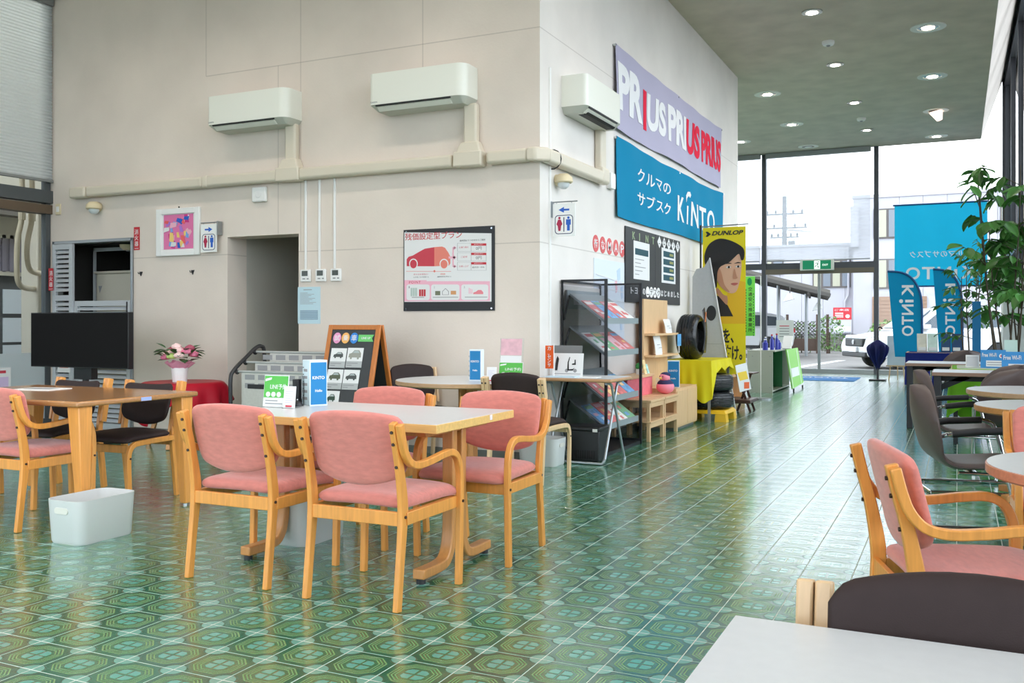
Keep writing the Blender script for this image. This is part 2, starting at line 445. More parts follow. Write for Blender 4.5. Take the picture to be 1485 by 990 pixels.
M_WALL2 = wall_material('painted_concrete_white', (228, 222, 216), [('Z', 1.865, 7.3, YE, 'Y'), ('Z', 3.7, 7.3, YE, 'Y')])
M_CEIL = mat('ceiling_concrete', (204, 194, 178), .85, noise=.10, nscale=2.5, bump=.3, bscale=60)
DX0, DX1, DZ = -6.675, -5.78, 2.04     # passage opening
CX0, CX1, CZ = -9.22, -7.98, 2.085     # closet opening
w = MB(); T = YW+.28
w.box(XL, XW-.001, YW, T, CZ, ZC); w.box(CX1, DX0, YW, T, 0, CZ); w.box(DX1, XW-.001, YW, T, 0, CZ); w.box(DX0, DX1, YW, T, DZ, CZ); w.box(XL, CX0, YW, T, 0, CZ)
struct(w.build('wall_back', M_WALL), 'beige painted concrete wall facing the tables')
struct(MB().box(XW-.28, XW, YW+.001, YE, 0, ZC).build('wall_corridor', M_WALL2), 'white concrete wall carrying the banners along the corridor')
struct(MB().box(-9.29, XW-.28, YE-.25, YE-.001, 0, ZC).build('wall_end', M_WALL2), 'white wall turning away behind the counter')
struct(MB().box(XL-.4, .45, YB-.4, YG, ZC, ZC+.35).build('ceiling', M_CEIL), 'grey concrete ceiling with recessed downlights')
sf = MB(); sf.hexa([(.45,YB,ZC),(.452,YB,ZC),(.90,YB,6.45),(.45,YB,6.45),(.45,YG,ZC),(.452,YG,ZC),(.90,YG,6.45),(.45,YG,6.45)])
M_SOFF = mat('soffit_plaster', (225, 214, 204), .8, noise=.05, nscale=3)
struct(sf.build('trim_1', M_SOFF), 'pale slanted soffit rising from the ceiling to the right-hand glazing')
struct(MB().box(.45, XR+.5, YB, YG, 6.45, 6.6).build('ceiling_upper', M_CEIL), 'upper ceiling strip above the slanted soffit')
# passage behind the opening
M_PASS = wall_material('passage_paint', (196, 192, 182))
ps = MB(); ps.box(DX0-.15, DX0, T, 10.9, 0, 2.6)
struct(ps.build('wall_passage_left', M_PASS), 'grey painted side wall inside the toilet passage')
struct(MB().box(DX1, DX1+.15, T, 10.9, 0, 2.6).build('wall_passage_right', M_PASS), 'right side wall of the toilet passage')
struct(MB().box(DX0-.15, DX1+.15, 10.9, 11.05, 0, 2.6).build('wall_passage_end', M_PASS), 'end wall of the toilet passage')
struct(MB().box(DX0-.15, DX1+.15, T, 11.05, 2.6, 2.7).build('ceiling_passage', M_PASS), 'low ceiling over the toilet passage')
struct(MB().box(DX0-.15, DX1+.15, YW, 11.05, -.1, -.002).build('floor_passage', mat('passage_floor', (95, 110, 100), .4, noise=.1)), 'floor of the toilet passage')
dr = MB().box(DX0, DX0+.03, 9.95, 10.85, 0, 1.99).build('door_1', mat('door_cream', (205, 198, 180), .45)); struct(dr, 'cream door at the end of the toilet passage')
MB().box(DX0, DX0+.06, 9.87, 9.95, 0, 2.05).build('door_frame', mat('door_frame_grey', (190, 188, 178), .5), dr)
MB().cyl((DX0+.03, 10.02, .98), (DX0+.09, 10.02, .98), .025, n=12).build('door_handle', mat('brushed_steel', (180, 180, 180), .3, 1), dr)
# skirting, thin grey
M_SK = mat('skirting_grey', (120, 122, 116), .6)
sk = MB(); sk.box(CX1, DX0, YW-.012, YW, 0, .06); sk.box(DX1, XW, YW-.012, YW, 0, .06)
struct(sk.build('baseboard_back', M_SK), 'low grey skirting along the beige wall')
struct(MB().box(XW, XW+.012, YW-.012, YE, 0, .06).build('baseboard_corridor', M_SK), 'low grey skirting along the banner wall')
# ---- glazing
M_FRAME = mat('dark_bronze_frame', (84, 86, 92), .4, .6)
M_GLASS = glass_mat('window_glass', (.96, .98, .98))
M_STEEL = mat('steel_grey', (150, 154, 156), .35, .7)
def post(win, x0, x1, y0, y1, z0, z1, m=M_FRAME, name='mullion'):
    return MB().box(x0, x1, y0, y1, z0, z1).build(name, m, win)
# far front
g1 = MB().box(-9.0, XR, YG, YG+.012, 0, 6.45).build('window_1', M_GLASS); struct(g1, 'tall glass front at the far end of the corridor')
for x in (-6.6, -4.14, -1.66): post(g1, x-.05, x+.05, YG-.09, YG+.07, 0, ZC)
post(g1, .86, 1.02, YG-.12, YG+.08, 0, 6.45)
post(g1, -9, XR, YG-.05, YG+.05, 0, .10, name='bottom_rail', m=M_STEEL)
post(g1, -9, -1.66, YG-.06, YG+.06, 2.42, 2.56, name='transom')
post(g1, -4.1, -1.7, YG-.10, YG-.05, 2.30, 2.42, name='door_header', m=mat('header_bronze', (112, 104, 92), .45, .5))
post(g1, -2.93, -2.87, YG-.03, YG+.03, .1, 2.3, m=M_STEEL, name='door_stile')
# right side
g2 = MB().box(XR, XR+.012, YB, YG, 0, 6.45).build('window_2', M_GLASS); struct(g2, 'tall glass wall along the right-hand side')
y = -3.4
while y < YG: post(g2, XR-.04, XR+.08, y-.045, y+.045, 0, 6.45); y += 2.35
post(g2, XR-.06, XR+.1, YB, YG, 6.2, 6.45, name='top_rail'); post(g2, XR-.05, XR+.06, YB, YG, 2.42, 2.56, name='transom'); post(g2, XR-.05, XR+.06, YB, YG, 0, .1, name='bottom_rail')
# left side
g3 = MB().box(XL-.012, XL, YB, YW, 0, ZC).build('window_3', M_GLASS); struct(g3, 'tall glass wall along the left-hand side with roller screens')
M_FRL = mat('frame_left_grey', (92, 97, 100), .45, .5)
for y in (7.262, 4.6, 2.0, -.6, -3.2): post(g3, XL-.05, XL+.025, y-.03, y+.03, 0, ZC, m=M_FRL)
post(g3, XL-.08, XL+.06, YB, YW, 2.52, 2.66, m=M_FRL, name='transom'); post(g3, XL-.1, XL+.05, YB, YW, 2.40, 2.50, name='door_header', m=mat('header_brown', (104, 88, 72), .5, .3))
post(g3, XL-.05, XL+.05, YB, YW, 0, .1, m=M_FRL, name='bottom_rail')
M_FROST = glass_mat('frosted_film', (1, 1, 1), alpha=(.80, .86, .88, .8))
MB().box(XL+.004, XL+.008, YB, 7.23, .1, .84).build('frosted_film', M_FROST, g3)
# behind the viewer: another glazed side lets the daylight in
g4 = MB().box(XL, XR, YB-.012, YB, 0, ZC).build('window_4', M_GLASS); struct(g4, 'glass wall behind the viewpoint')
for x in (-9.2, -6.8, -4.4, -2.0, .4): post(g4, x-.05, x+.05, YB-.06, YB+.06, 0, ZC)
post(g4, XL, XR, YB-.05, YB+.05, 2.42, 2.56, name='transom')
# ================================================================ chairs and tables
M_PINK = mat('pink_fabric', (208, 126, 116), .92, spec=.2, noise=.09, nscale=60, bump=.35, bscale=700, sheen=.35, stretch=(.35, 1, 1))
M_OAK = wood('honey_beech', (232, 156, 74), .80, axis=2)
M_BEECH = wood('pale_beech', (226, 190, 146), .84, axis=2)
M_VINYL = mat('brown_vinyl', (50, 38, 37), .6, spec=.25, noise=.06, nscale=30, bump=.15, bscale=500)
M_VINYLG = mat('taupe_leather', (88, 74, 72), .42, noise=.05, nscale=20, bump=.1, bscale=400)
M_BOLT = mat('bolt_brown', (48, 30, 20), .5)
M_CHROME = mat('chrome', (205, 208, 210), .12, 1)
M_BLACKP = mat('black_plastic', (28, 28, 30), .45)
M_WHITE_LAM = mat('white_laminate', (208, 209, 210), .28, noise=.02)
def pad(fn, thick, nu=20, nv=16, p=9):
    """upholstered pad: centre surface fn(s,t) -> (point, normal), s,t in -1..1, edge rounded"""
    def side(sg):
        def f(u, v):
            s, t = 2*u-1, 2*v-1
            P, N = fn(s, t)
            e = (max(0, 1-abs(s)**p)**.42)*(max(0, 1-abs(t)**p)**.42)
            return Vector(P)+Vector(N)*(sg*thick/2*(.12+.88*e))
        return f
    # denser rows near the rim
    g = lambda x: .5+.5*math.copysign(abs(math.sin(PI/2*(2*x-1)))**.9, 2*x-1)
    return MB().shell(lambda u, v: side(1)(g(u), g(v)), lambda u, v: side(-1)(g(u), g(v)), nu, nv)
REAR = [(-.240, 0), (-.222, .16), (-.200, .34), (-.198, .44), (-.222, .58), (-.250, .69), (-.270, .775)]
def back_pad(zb, zt, hw, y_of, arch=.022, drop=.05, thick=.045, crn=.10, nrm=None):
    def fn(s, t):
        w_ = hw*(1-.05*max(0, -t)**2)
        x = s*w_
        z = zb+(zt-zb)*(t+1)/2
        z += arch*(1-s*s)*max(0, t) - drop*(1-s*s)*max(0, -t)
        # rounded corners
        cr = max(0, abs(s)-.84)/.16
        z += -crn*.26*cr**2*max(0, t)**4 + crn*.30*cr**2*max(0, -t)**4
        y = y_of(z)+.03*s*s - .0
        return (x, y, z), (0, .975, .22)
    return pad(fn, thick)
def seat_pad(hw_f, hw_r, yf, yr, z, thick=.06):
    def fn(s, t):
        hw = hw_r+(hw_f-hw_r)*(t+1)/2
        y = yr+(yf-yr)*(t+1)/2 + .018*(1-s*s)*max(0, t)
        cr = max(0, abs(s)-.75)/.25
        y += -.025*cr**2*max(0, t)**3 + .02*cr**2*max(0, -t)**3
        return (s*hw, y, z+.008*(1-s*s)-.014*max(0, t)**4), (0, 0, 1)
    return pad(fn, thick)
def rear_y(z):
    for (a, b), (c, d) in zip(REAR, REAR[1:]):
        if z <= d: return a+(c-a)*(z-b)/(d-b)
    return REAR[-1][0]-(z-REAR[-1][1])*.26
bolt_me = MB().cyl((0, -.004, 0), (0, .004, 0), .0065, n=10).mesh('bolt'); bolt_me.materials.append(M_BOLT)
def bolt(par, x, y, z, rz=0):
    o = bpy.data.objects.new('bolt', bolt_me); COL.objects.link(o); o.parent = par; o.location = (x, y, z); o.rotation_euler = (0, 0, rz)
def make_armchair(m_wood, m_pad):
    t = thing('armchair', '', 'chair')
    for sx in (-1, 1):
        x = sx*.228
        rp_ = bez([(0, a, b) for a, b in REAR], 4); rp_ = [(p[1], p[2]) for p in rp_]
        th = [.036+.012*math.exp(-((p[1]-.42)/.13)**2) for p in rp_]
        MB().ribbon(rp_, th, x-.013, x+.013).build('rear_leg', m_wood, t, bevel=.004)
        arm = [(-.266, .768), (-.248, .70), (-.226, .645), (-.185, .602), (-.120, .585), (-.02, .590), (.08, .602), (.155, .604), (.205, .580), (.232, .525), (.240, .44), (.236, .25), (.228, 0)]
        ap = [(p[1], p[2]) for p in bez([(0, a, b) for a, b in arm], 4)]
        xa = sx*.256
        MB().ribbon(ap, .030, xa-.0145, xa+.0145).build('arm_and_front_leg', m_wood, t, bevel=.004)
        MB().box(min(x, sx*.24)-.008, max(x, sx*.24)+.008, -.19, .225, .345, .398).build('side_rail', m_wood, t, bevel=.003)
        for z in (.735, .685, .59): bolt(t, x, rear_y(z)-.021, z)
        bolt(t, x+sx*.014, rear_y(.38), .38, PI/2); bolt(t, xa+sx*.015, .24, .375, PI/2)
    MB().box(-.225, .225, -.215, -.195, .342, .400).build('rear_rail', m_wood, t, bevel=.003)
    MB().box(-.245, .245, .212, .232, .345, .398).build('front_rail', m_wood, t, bevel=.003)
    seat_pad(.246, .222, .262, -.185, .427, .062).build('seat', m_pad, t, smooth=60)
    back_pad(.545, .790, .236, lambda z: rear_y(z)+.030).build('backrest', m_pad, t, smooth=60)
    return t
def make_sidechair(m_wood, m_pad, zt=.785, arch=.028, hw=.205):
    """armless: rear double posts, bent seat rail that becomes the front leg"""
    t = thing('side_chair', '', 'chair')
    for sx in (-1, 1):
        x = sx*.215
        rp_ = [(p[1], p[2]) for p in bez([(0, a, b) for a, b in REAR], 4)]
        MB().ribbon(rp_, .042, x-.013, x+.013).build('rear_leg', m_wood, t, bevel=.004)
        up = [p for p in rp_ if p[1] > .46]
        MB().ribbon(up, .046, sx*.243-.0125, sx*.243+.0125).build('back_post', m_wood, t, bevel=.004)
        fl = [(-.20, .400), (-.05, .402), (.10, .400), (.185, .392), (.222, .355), (.232, .29), (.228, .15), (.222, 0)]
        fp = [(p[1], p[2]) for p in bez([(0, a, b) for a, b in fl], 4)]
        MB().ribbon(fp, .034, sx*.243-.0125, sx*.243+.0125).build('seat_rail_and_front_leg', m_wood, t, bevel=.004)
        for z in (.73, .67): bolt(t, x, rear_y(z)-.023, z); bolt(t, sx*.243, rear_y(z)-.025, z)
        bolt(t, sx*.256, .226, .31, PI/2)
    MB().box(-.212, .212, -.215, -.197, .345, .395).build('rear_rail', m_wood, t, bevel=.003)
    MB().box(-.235, .235, .195, .213, .340, .390).build('front_rail', m_wood, t, bevel=.003)
    seat_pad(.228, .215, .235, -.185, .428, .05).build('seat', m_pad, t, smooth=60)
    back_pad(.53, zt, hw, lambda z: rear_y(z)+.026, arch=arch, thick=.04).build('backrest', m_pad, t, smooth=60)
    return t
def make_chromechair():
    """leather shell chair on a chrome tube sled with black arm pads"""
    t = thing('tube_chair', '', 'chair')
    prof = bez([(0, -.30, .84), (0, -.275, .70), (0, -.235, .56), (0, -.195, .47), (0, -.12, .43), (0, .05, .432), (0, .20, .44), (0, .245, .415)], 5)
    n_ = len(prof)
    def surf(off):
        def f(u, v):
            k = v*(n_-1); i = min(int(k), n_-2); a = Vector(prof[i]).lerp(Vector(prof[i+1]), k-i)
            d = (Vector(prof[i+1])-Vector(prof[i])).normalized(); N = Vector((0, -d.z, d.y))
            if N.z < 0 and v > .5: N = -N
            s = 2*u-1
            vb = max(0, 1-v/.42)
            hw = .235+.05*math.sin(PI*min(1, v/.42))*(v < .42)-.02*(v > .42)*((v-.42)/.58)
            if v < .2: hw *= math.sqrt(max(.03, 1-((.2-v)/.2)**2.2))
            e = max(0, 1-abs(s)**6)**.5
            return (s*hw, a.y+N.y*off*(.25+.75*e)+.05*s*s*vb, a.z+N.z*off*(.25+.75*e)-.008*(1-s*s)*(v > .5))
        return f
    MB().shell(surf(.018), surf(-.018), 14, 32).build('seat_shell', M_VINYLG, t, smooth=60)
    for sx in (-1, 1):
        pts = bez([(sx*.27, -.19, .60), (sx*.275, .05, .625), (sx*.275, .15, .62), (sx*.275, .20, .56), (sx*.275, .26, .30), (sx*.275, .31, .05), (sx*.27, .27, .016), (sx*.26, .10, .014), (sx*.26, -.26, .014)], 5)
        MB().tube(pts, .0125, 8).build('tube_leg', M_CHROME, t, smooth=60)
        MB().tube([(sx*.27, -.17, .604), (sx*.274, -.05, .619), (sx*.275, .12, .627)], .02, 10).build('arm_pad', M_BLACKP, t, smooth=50)
        MB().tube([(sx*.27, -.19, .60), (sx*.235, -.235, .58)], .011, 8).build('arm_bracket', M_CHROME, t, smooth=60)
        MB().tube([(sx*.275, .262, .30), (sx*.2, .20, .385), (sx*.2, -.12, .395)], .010, 8).build('seat_support', M_CHROME, t, smooth=60)
    MB().tube([(-.26, -.26, .014), (.26, -.26, .014)], .0125, 8).build('floor_tube', M_CHROME, t, smooth=60)
    MB().tube([(-.20, -.05, .395), (.20, -.05, .395)], .011, 8).build('cross_tube', M_CHROME, t, smooth=60)
    return t
def place(proto, used, loc, rz, label, group):
    if proto.name not in used:
        used.add(proto.name); proto.location = loc; proto.rotation_euler = (0, 0, rz); proto['label'] = label; proto['group'] = group
        return proto
    return dup(proto, loc, rz, label, group)
USED = set()
pinkc = make_armchair(M_OAK, M_PINK)
gp = 'pink fabric armchairs'
place(pinkc, USED, (-2.980, 3.495, 0), 0, 'pink armchair with its back to us, left one at the white table', gp)
place(pinkc, USED, (-2.286, 3.468, 0), 0, 'pink armchair nearest us in the middle, standing alone in front of the white table', gp)
place(pinkc, USED, (-2.210, 4.285, 0), PI, 'pink armchair across the white table, at its right end by the bins', gp)
place(pinkc, USED, (-2.930, 4.305, 0), PI, 'pink armchair across the white table, in front of the board easel', gp)
place(pinkc, USED, (-4.985, 3.775, 0), 0, 'pink armchair cut by the left edge, pulled to the brown table', gp)
place(pinkc, USED, (.017, 3.17, 0), -1.267, 'pink armchair at the right edge facing the small round table', gp)
place(pinkc, USED, (.47, 4.62, 0), -PI+.05, 'pink armchair beyond the small round table, mostly cut by the right edge', gp)
darkc = make_sidechair(M_OAK, M_VINYL, .765, -.012, .205)
gd = 'brown vinyl chairs with honey wood frames'
place(darkc, USED, (-5.02, 4.53, 0), PI+.06, 'dark brown vinyl chair at the brown table, right one, by the red table', gd)
place(darkc, USED, (-5.72, 4.53, 0), PI+.06, 'dark brown vinyl chair at the brown table, left one, below the black screen', gd)
palec = make_sidechair(M_BEECH, M_VINYL)
gb = 'brown vinyl chairs with pale wood frames'
place(palec, USED, (-4.16, 6.92, 0), -2.17, 'dark vinyl chair with pale frame between board easel and round table', gb)
place(palec, USED, (-2.93, 6.42, 0), .0, 'dark vinyl chair with pale frame in front of the round white table', gb)
place(palec, USED, (.035, 1.27, 0), PI+.03, 'large dark vinyl chair back cut by the bottom right corner', gb)
chromec = make_chromechair()
gc = 'taupe leather chairs on chrome tubes'
place(chromec, USED, (.07, 5.62, 0), -PI/2+.25, 'leather chair on chrome tubes nearest us, side on, right of the aisle', gc)
place(chromec, USED, (.02, 7.35, 0), -PI/2+.25, 'leather chair on chrome tubes side on, second along the aisle', gc)
place(chromec, USED, (.40, 7.92, 0), .05, 'leather chair with pleated round back seen from behind at the small white table', gc)
place(chromec, USED, (.42, 8.70, 0), .1, 'leather chair with round back just behind the pleated one', gc)
place(chromec, USED, (.02, 12.9, 0), .3, 'leather chair farthest away, beside the navy cloth table', gc)
place(chromec, USED, (.70, 5.22, 0), PI*.55, 'leather chair cut by the right edge behind the second pink armchair', gc)
# ---- white rectangular table, wooden edge, two sled pedestals
def pedestal_table(loc, L, D, zt, label, m_top, m_edge, m_leg):
    t = thing('rectangular_table', label, 'table', loc)
    MB().box(-L/2, L/2, -D/2, D/2, zt-.040, zt-.0015).build('edge_band', m_edge, t, bevel=.002)
    MB().box(-L/2+.004, L/2-.004, -D/2+.004, D/2-.004, zt-.003, zt).build('tabletop', m_top, t)
    for sx in (-1, 1):
        x = sx*(L/2-.13)
        for sy in (-1, 1):
            pts = [(sy*.045, zt-.04), (sy*.045, .30), (sy*.052, .16), (sy*.085, .075), (sy*.15, .045), (sy*.335, .045)]
            pp = [(p[1], p[2]) for p in bez([(0, a, b) for a, b in pts], 4)]
            MB().ribbon(pp, .045, x-.03, x+.03).build('pedestal_leg', m_leg, t, bevel=.006)
            MB().cyl((x, sy*.31, 0), (x, sy*.31, .022), .022, n=14).build('foot_pad', M_BLACKP, t)
        MB().hexa([(x-.022,-.30,zt-.07),(x+.022,-.30,zt-.07),(x+.022,.30,zt-.07),(x-.022,.30,zt-.07),(x-.022,-.32,zt-.04),(x+.022,-.32,zt-.04),(x+.022,.32,zt-.04),(x-.022,.32,zt-.04)]).build('bracket', m_leg, t)
    MB().box(-L/2+.15, L/2-.15, -.012, .012, zt-.11, zt-.045).build('stretcher', m_leg, t, bevel=.003)
    return t
M_EDGE = wood('table_edge_beech', (236, 190, 116), .82, axis=0)
M_LEGB = wood('leg_brown_beech', (205, 142, 80), .8, axis=2)
wt = pedestal_table((-2.69, 3.945, 0), 1.26, .79, .73, 'white topped rectangular table with wooden edge among the pink armchairs', M_WHITE_LAM, M_EDGE, M_LEGB)
flat('sticker', rect(.06, .085, -.012, .012), mat('sticker_white', (235, 225, 235), .5), wt, frame((.6305, .06, .715), (0, 1, 0), (0, 0, 1)))
# ---- brown table with tapered legs
def tapered_table(loc, L, D, zt, label, m_top, m_leg):
    t = thing('rectangular_table', label, 'table', loc)
    MB().box(-L/2, L/2, -D/2, D/2, zt-.032, zt).build('tabletop', m_top, t, bevel=.010)
    for sx in (-1, 1):
        for sy in (-1, 1):
            x, y = sx*(L/2-.07), sy*(D/2-.075); a, b = .048, .024
            MB().hexa([(x-b+sx*.03,y-b,.012),(x+b+sx*.03,y-b,.012),(x+b+sx*.03,y+b,.012),(x-b+sx*.03,y+b,.012),(x-a,y-a,zt-.032),(x+a,y-a,zt-.032),(x+a,y+a,zt-.032),(x-a,y+a,zt-.032)]).build('leg', m_leg, t, bevel=.006)
            MB().cyl((x+sx*.03, y, 0), (x+sx*.03, y, .014), .014, n=12).build('glide', M_CHROME, t)
    return t
M_BROWNTOP = wood('brown_top', (178, 124, 74), .85, rough=.18, axis=0, coat=.5)
bt = tapered_table((-5.235, 4.155, 0), 1.53, .93, .73, 'glossy brown wooden table with thick tapered legs', M_BROWNTOP, M_OAK)
MB().box(-.757, .757, -.457, .457, .700, .7285).build('edge_band', M_OAK, bt, bevel=.008)
flat('sticker', rect(-.05, .03, -.012, .010), mat('sticker_blue', (160, 176, 226), .5), bt, frame((.7655, .04, .714), (0, 1, 0), (0, 0, 1)))
# ---- bottom right table corner
ct = thing('rectangular_table', 'pale white table corner in the lower right foreground', 'table', (.33, 1.045, 0))
MB().box(-.64, .64, -.40, .40, .69, .7285).build('edge_band', M_EDGE, ct, bevel=.002)
MB().box(-.638, .638, -.398, .398, .727, .730).build('tabletop', M_WHITE_LAM, ct)
for sx in (-1, 1):
    for sy in (-1, 1): MB().box(sx*.57-.028, sx*.57+.028, sy*.33-.028, sy*.33+.028, 0, .69).build('leg', M_OAK, ct, bevel=.004)
# ---- round tables
def round_table(loc, r, zt, label, m_edge, group=None):
    t = thing('round_table', label, 'table', loc, 0, group)
    MB().lathe([(r-.012, zt-.038), (r, zt-.030), (r, zt-.004), (r-.003, zt-.002)], 48).build('edge_band', m_edge, t, smooth=30)
    MB().lathe([(r-.004, zt-.003), (r-.004, zt)], 48).build('tabletop', M_WHITE_LAM, t)
    for k in range(4):
        a = PI/4+k*PI/2; c, s_ = math.cos(a), math.sin(a)
        MB().beam((c*.05, s_*.05, zt-.04), (c*.05, s_*.05, .06), .05, .05, (c, s_, 0)).build('pedestal_leg', M_LEGB, t, bevel=.006)
        MB().beam((c*.05, s_*.05, .045), (c*r*.72, s_*r*.72, .035), .055, .045).build('foot', M_LEGB, t, bevel=.006)
        MB().beam((c*.03, s_*.03, zt-.055), (c*r*.7, s_*r*.7, zt-.045), .05, .03).build('bracket', M_LEGB, t)
    return t
round_table((-3.55, 6.62, 0), .58, .72, 'round white table standing at the corner of the beige wall', wood('edge_tan', (190, 150, 110), .8, axis=0))
M_EDGE_R = wood('edge_reddish', (206, 140, 108), .8, axis=0)
round_table((.50, 3.40, 0), .42, .73, 'small round white table with reddish edge nearest on the right', M_EDGE_R)
round_table((.52, 5.78, 0), .44, .73, 'small round white table with honey edge, middle one on the right', wood('edge_honey', (196, 140, 78), .8, axis=0))
round_table((.50, 7.08, 0), .45, .73, 'round white table beyond the honey edged one, in front of the pleated chair', wood('edge_tan', (190, 150, 110), .8, axis=0))
# ================================================================ things on the walls
M_ACW = mat('aircon_ivory', (232, 232, 222), .32)
M_ACG = mat('aircon_grey_lip', (196, 198, 188), .4)
M_DARK = mat('dark_slot', (26, 26, 26), .6)
M_DUCT = mat('duct_cream', (216, 206, 188), .45)
M_WHITEP = mat('white_plastic', (236, 236, 234), .4)
M_PAPER = mat('white_paper', (226, 226, 226), .7)
M_INK = mat('ink_black', (36, 36, 38), .6)
M_INKG = mat('ink_grey', (150, 150, 152), .7)
M_RED = mat('print_red', (190, 40, 52), .6)
M_CRIM = mat('print_crimson', (198, 60, 76), .6)
M_SALM = mat('print_salmon', (226, 128, 112), .6)
M_PINKP = mat('print_pink', (236, 178, 196), .6)
M_BLUE = mat('print_blue', (32, 92, 190), .6)
M_NAVYP = mat('print_navy', (40, 48, 90), .6)
M_KINTO = mat('print_teal_blue', (14, 120, 178), .6)
M_KDEEP = mat('print_deep_blue', (16, 84, 124), .55)
M_GREEN = mat('print_green', (84, 178, 72), .6)
def FY(x, z, y): return frame((x, y, z), (1, 0, 0), (0, 0, 1))      # print frame on a wall facing us
def FX(y, z, x): return frame((x, y, z), (0, 1, 0), (0, 0, 1))      # print frame on the corridor wall
# ---- wall air conditioners: body with rounded ends, grey lip, open louvre slot, flap
def aircon(loc, rz, label, w=.98, logo=True):
    """local: back on y=0, body towards -y, width along x from 0 to w, z from 0 to .32"""
    t = thing('air_conditioner', label, 'air conditioner', loc, rz, 'wall mounted air conditioners')
    d, h, r = .245, .335, .09
    plan = [(0, 0), (0, -d+r*.5)]+[(r*.5-r*.5*math.cos(a), -d+r*.5-r*.5*math.sin(a)) for a in [PI/2*k/5 for k in range(1, 6)]]
    plan += [(w-r+r*math.sin(a), -d+r-r*math.cos(a)) for a in [PI/2*k/7 for k in range(8)]]+[(w, 0)]
    MB().prism(plan[::-1], .055, h, None).build('casing', M_ACW, t, smooth=40)
    low = [(x if 0 < x < w else x, y*.94) for x, y in plan]
    bt_ = MB(); n = len(plan); top = [(x, y, .056) for x, y in plan]; bot = [(min(max(x, .06), w-.05), max(y, -d+.075), 0) for x, y in plan]
    bt_.add(top+bot, [tuple(range(n)), tuple(range(2*n-1, n-1, -1))]+[(i, n+i, n+(i+1) % n, (i+1) % n) for i in range(n)])
    bt_.build('lower_casing', M_ACG, t, smooth=30)
    MB().hexa([(.07,-d+.012,.040),(w-.14,-d+.012,.040),(w-.14,-d+.016,.052),(.07,-d+.016,.052),(.07,-d+.004,.040),(w-.14,-d+.004,.040),(w-.14,-d+.002,.052),(.07,-d+.002,.052)]).build('air_slot', M_DARK, t)
    MB().hexa([(.08,-d+.055,.001),(w-.15,-d+.055,.001),(w-.15,-d+.068,.004),(.08,-d+.068,.004),(.08,-d+.012,.034),(w-.15,-d+.012,.034),(w-.15,-d+.026,.044),(.08,-d+.026,.044)]).build('flap', M_ACW, t)
    if logo: text('logo', 'DAIKIN', .022, M_INKG, t, frame((.02, -d-.0008, .07), (1, 0, 0), (0, 0, 1)))
    return t
aircon((-6.72, YW, 3.075), 0, 'ivory air conditioner on the beige wall above the passage')
aircon((-4.80, YW, 3.080), 0, 'ivory air conditioner on the beige wall nearest the corner')
a3 = aircon((XW, 7.78, 3.06), PI/2, 'ivory air conditioner on the corridor wall before the banners', logo=False)
MB().hexa([(.12,-.19,-.003),(.86,-.19,-.003),(.86,-.12,-.003),(.12,-.12,-.003),(.12,-.215,.012),(.86,-.215,.012),(.86,-.12,.010),(.12,-.12,.010)]).build('air_slot', M_DARK, a3)
# ---- trunking
tr = thing('pipe_duct', 'cream pipe trunking running level along the beige wall and round the corner', 'duct', (.0015, -.0015, 0))
def trunk(mb, x0, x1, z, h, d=.10): return mb.box(x0, x1, YW-d, YW, z-h/2, z+h/2)
for x0, x1 in ((-8.60, -6.93), (-6.915, -5.97), (-5.71, -4.03), (-3.69, -3.30)): trunk(MB(), x0, x1, 2.605, .112).build('duct_length', M_DUCT, tr, bevel=.025, seg=3)
for x0, x1 in ((-8.86, -8.61), (-6.935, -6.85)): trunk(MB(), x0, x1, 2.605, .122, .105).build('duct_joint', M_DUCT, tr, bevel=.025, seg=3)
MB().hexa([(-3.31,YW-.105,2.545),(XW+.0,YW-.105,2.545),(XW+.105,YW,2.545),(XW,YW+.001,2.545),(-3.31,YW-.105,2.665),(XW+.0,YW-.105,2.665),(XW+.105,YW,2.665),(XW,YW+.001,2.665)]).build('duct_corner', M_DUCT, tr, bevel=.02, seg=3)
MB().box(XW, XW+.10, YW+.01, 8.62, 2.545, 2.66).build('duct_length', M_DUCT, tr, bevel=.025, seg=3)
MB().box(XW, XW+.105, 8.60, 8.80, 2.54, 2.70).build('duct_joint', M_DUCT, tr, bevel=.03, seg=3)
for xc in (-5.83, -3.86):
    MB().box(xc-.075+.01, xc+.075-.01, YW-.075, YW, 2.74, 3.10).build('riser_duct', M_DUCT, tr, bevel=.02, seg=3)
    m_ = MB(); m_.box(xc-.15, xc+.13, YW-.115, YW, 2.54, 2.675); m_.hexa([(xc-.13,YW-.11,2.66),(xc+.12,YW-.11,2.66),(xc+.12,YW,2.66),(xc-.13,YW,2.66),(xc-.085,YW-.09,2.76),(xc+.085,YW-.09,2.76),(xc+.085,YW,2.76),(xc-.085,YW,2.76)])
    m_.build('tee_joint', M_DUCT, tr, bevel=.014)
MB().box(XW, XW+.075, 8.62, 8.77, 2.68, 3.08).build('riser_duct', M_DUCT, tr, bevel=.02, seg=3)
MB().tube([(XW+.02+.085*math.cos(a), 7.52, 2.60+.085*math.sin(a)) for a in [PI*2*k/14 for k in range(14)]], .006, 6, closed=True).build('cable_tie', M_DARK, tr)
tag(MB().box(XW, XW+.05, 8.98, 9.12, 2.54, 2.70).build('junction_box', M_WHITEP, bevel=.006), 'white junction box beside the banners at the end of the trunking', 'box')
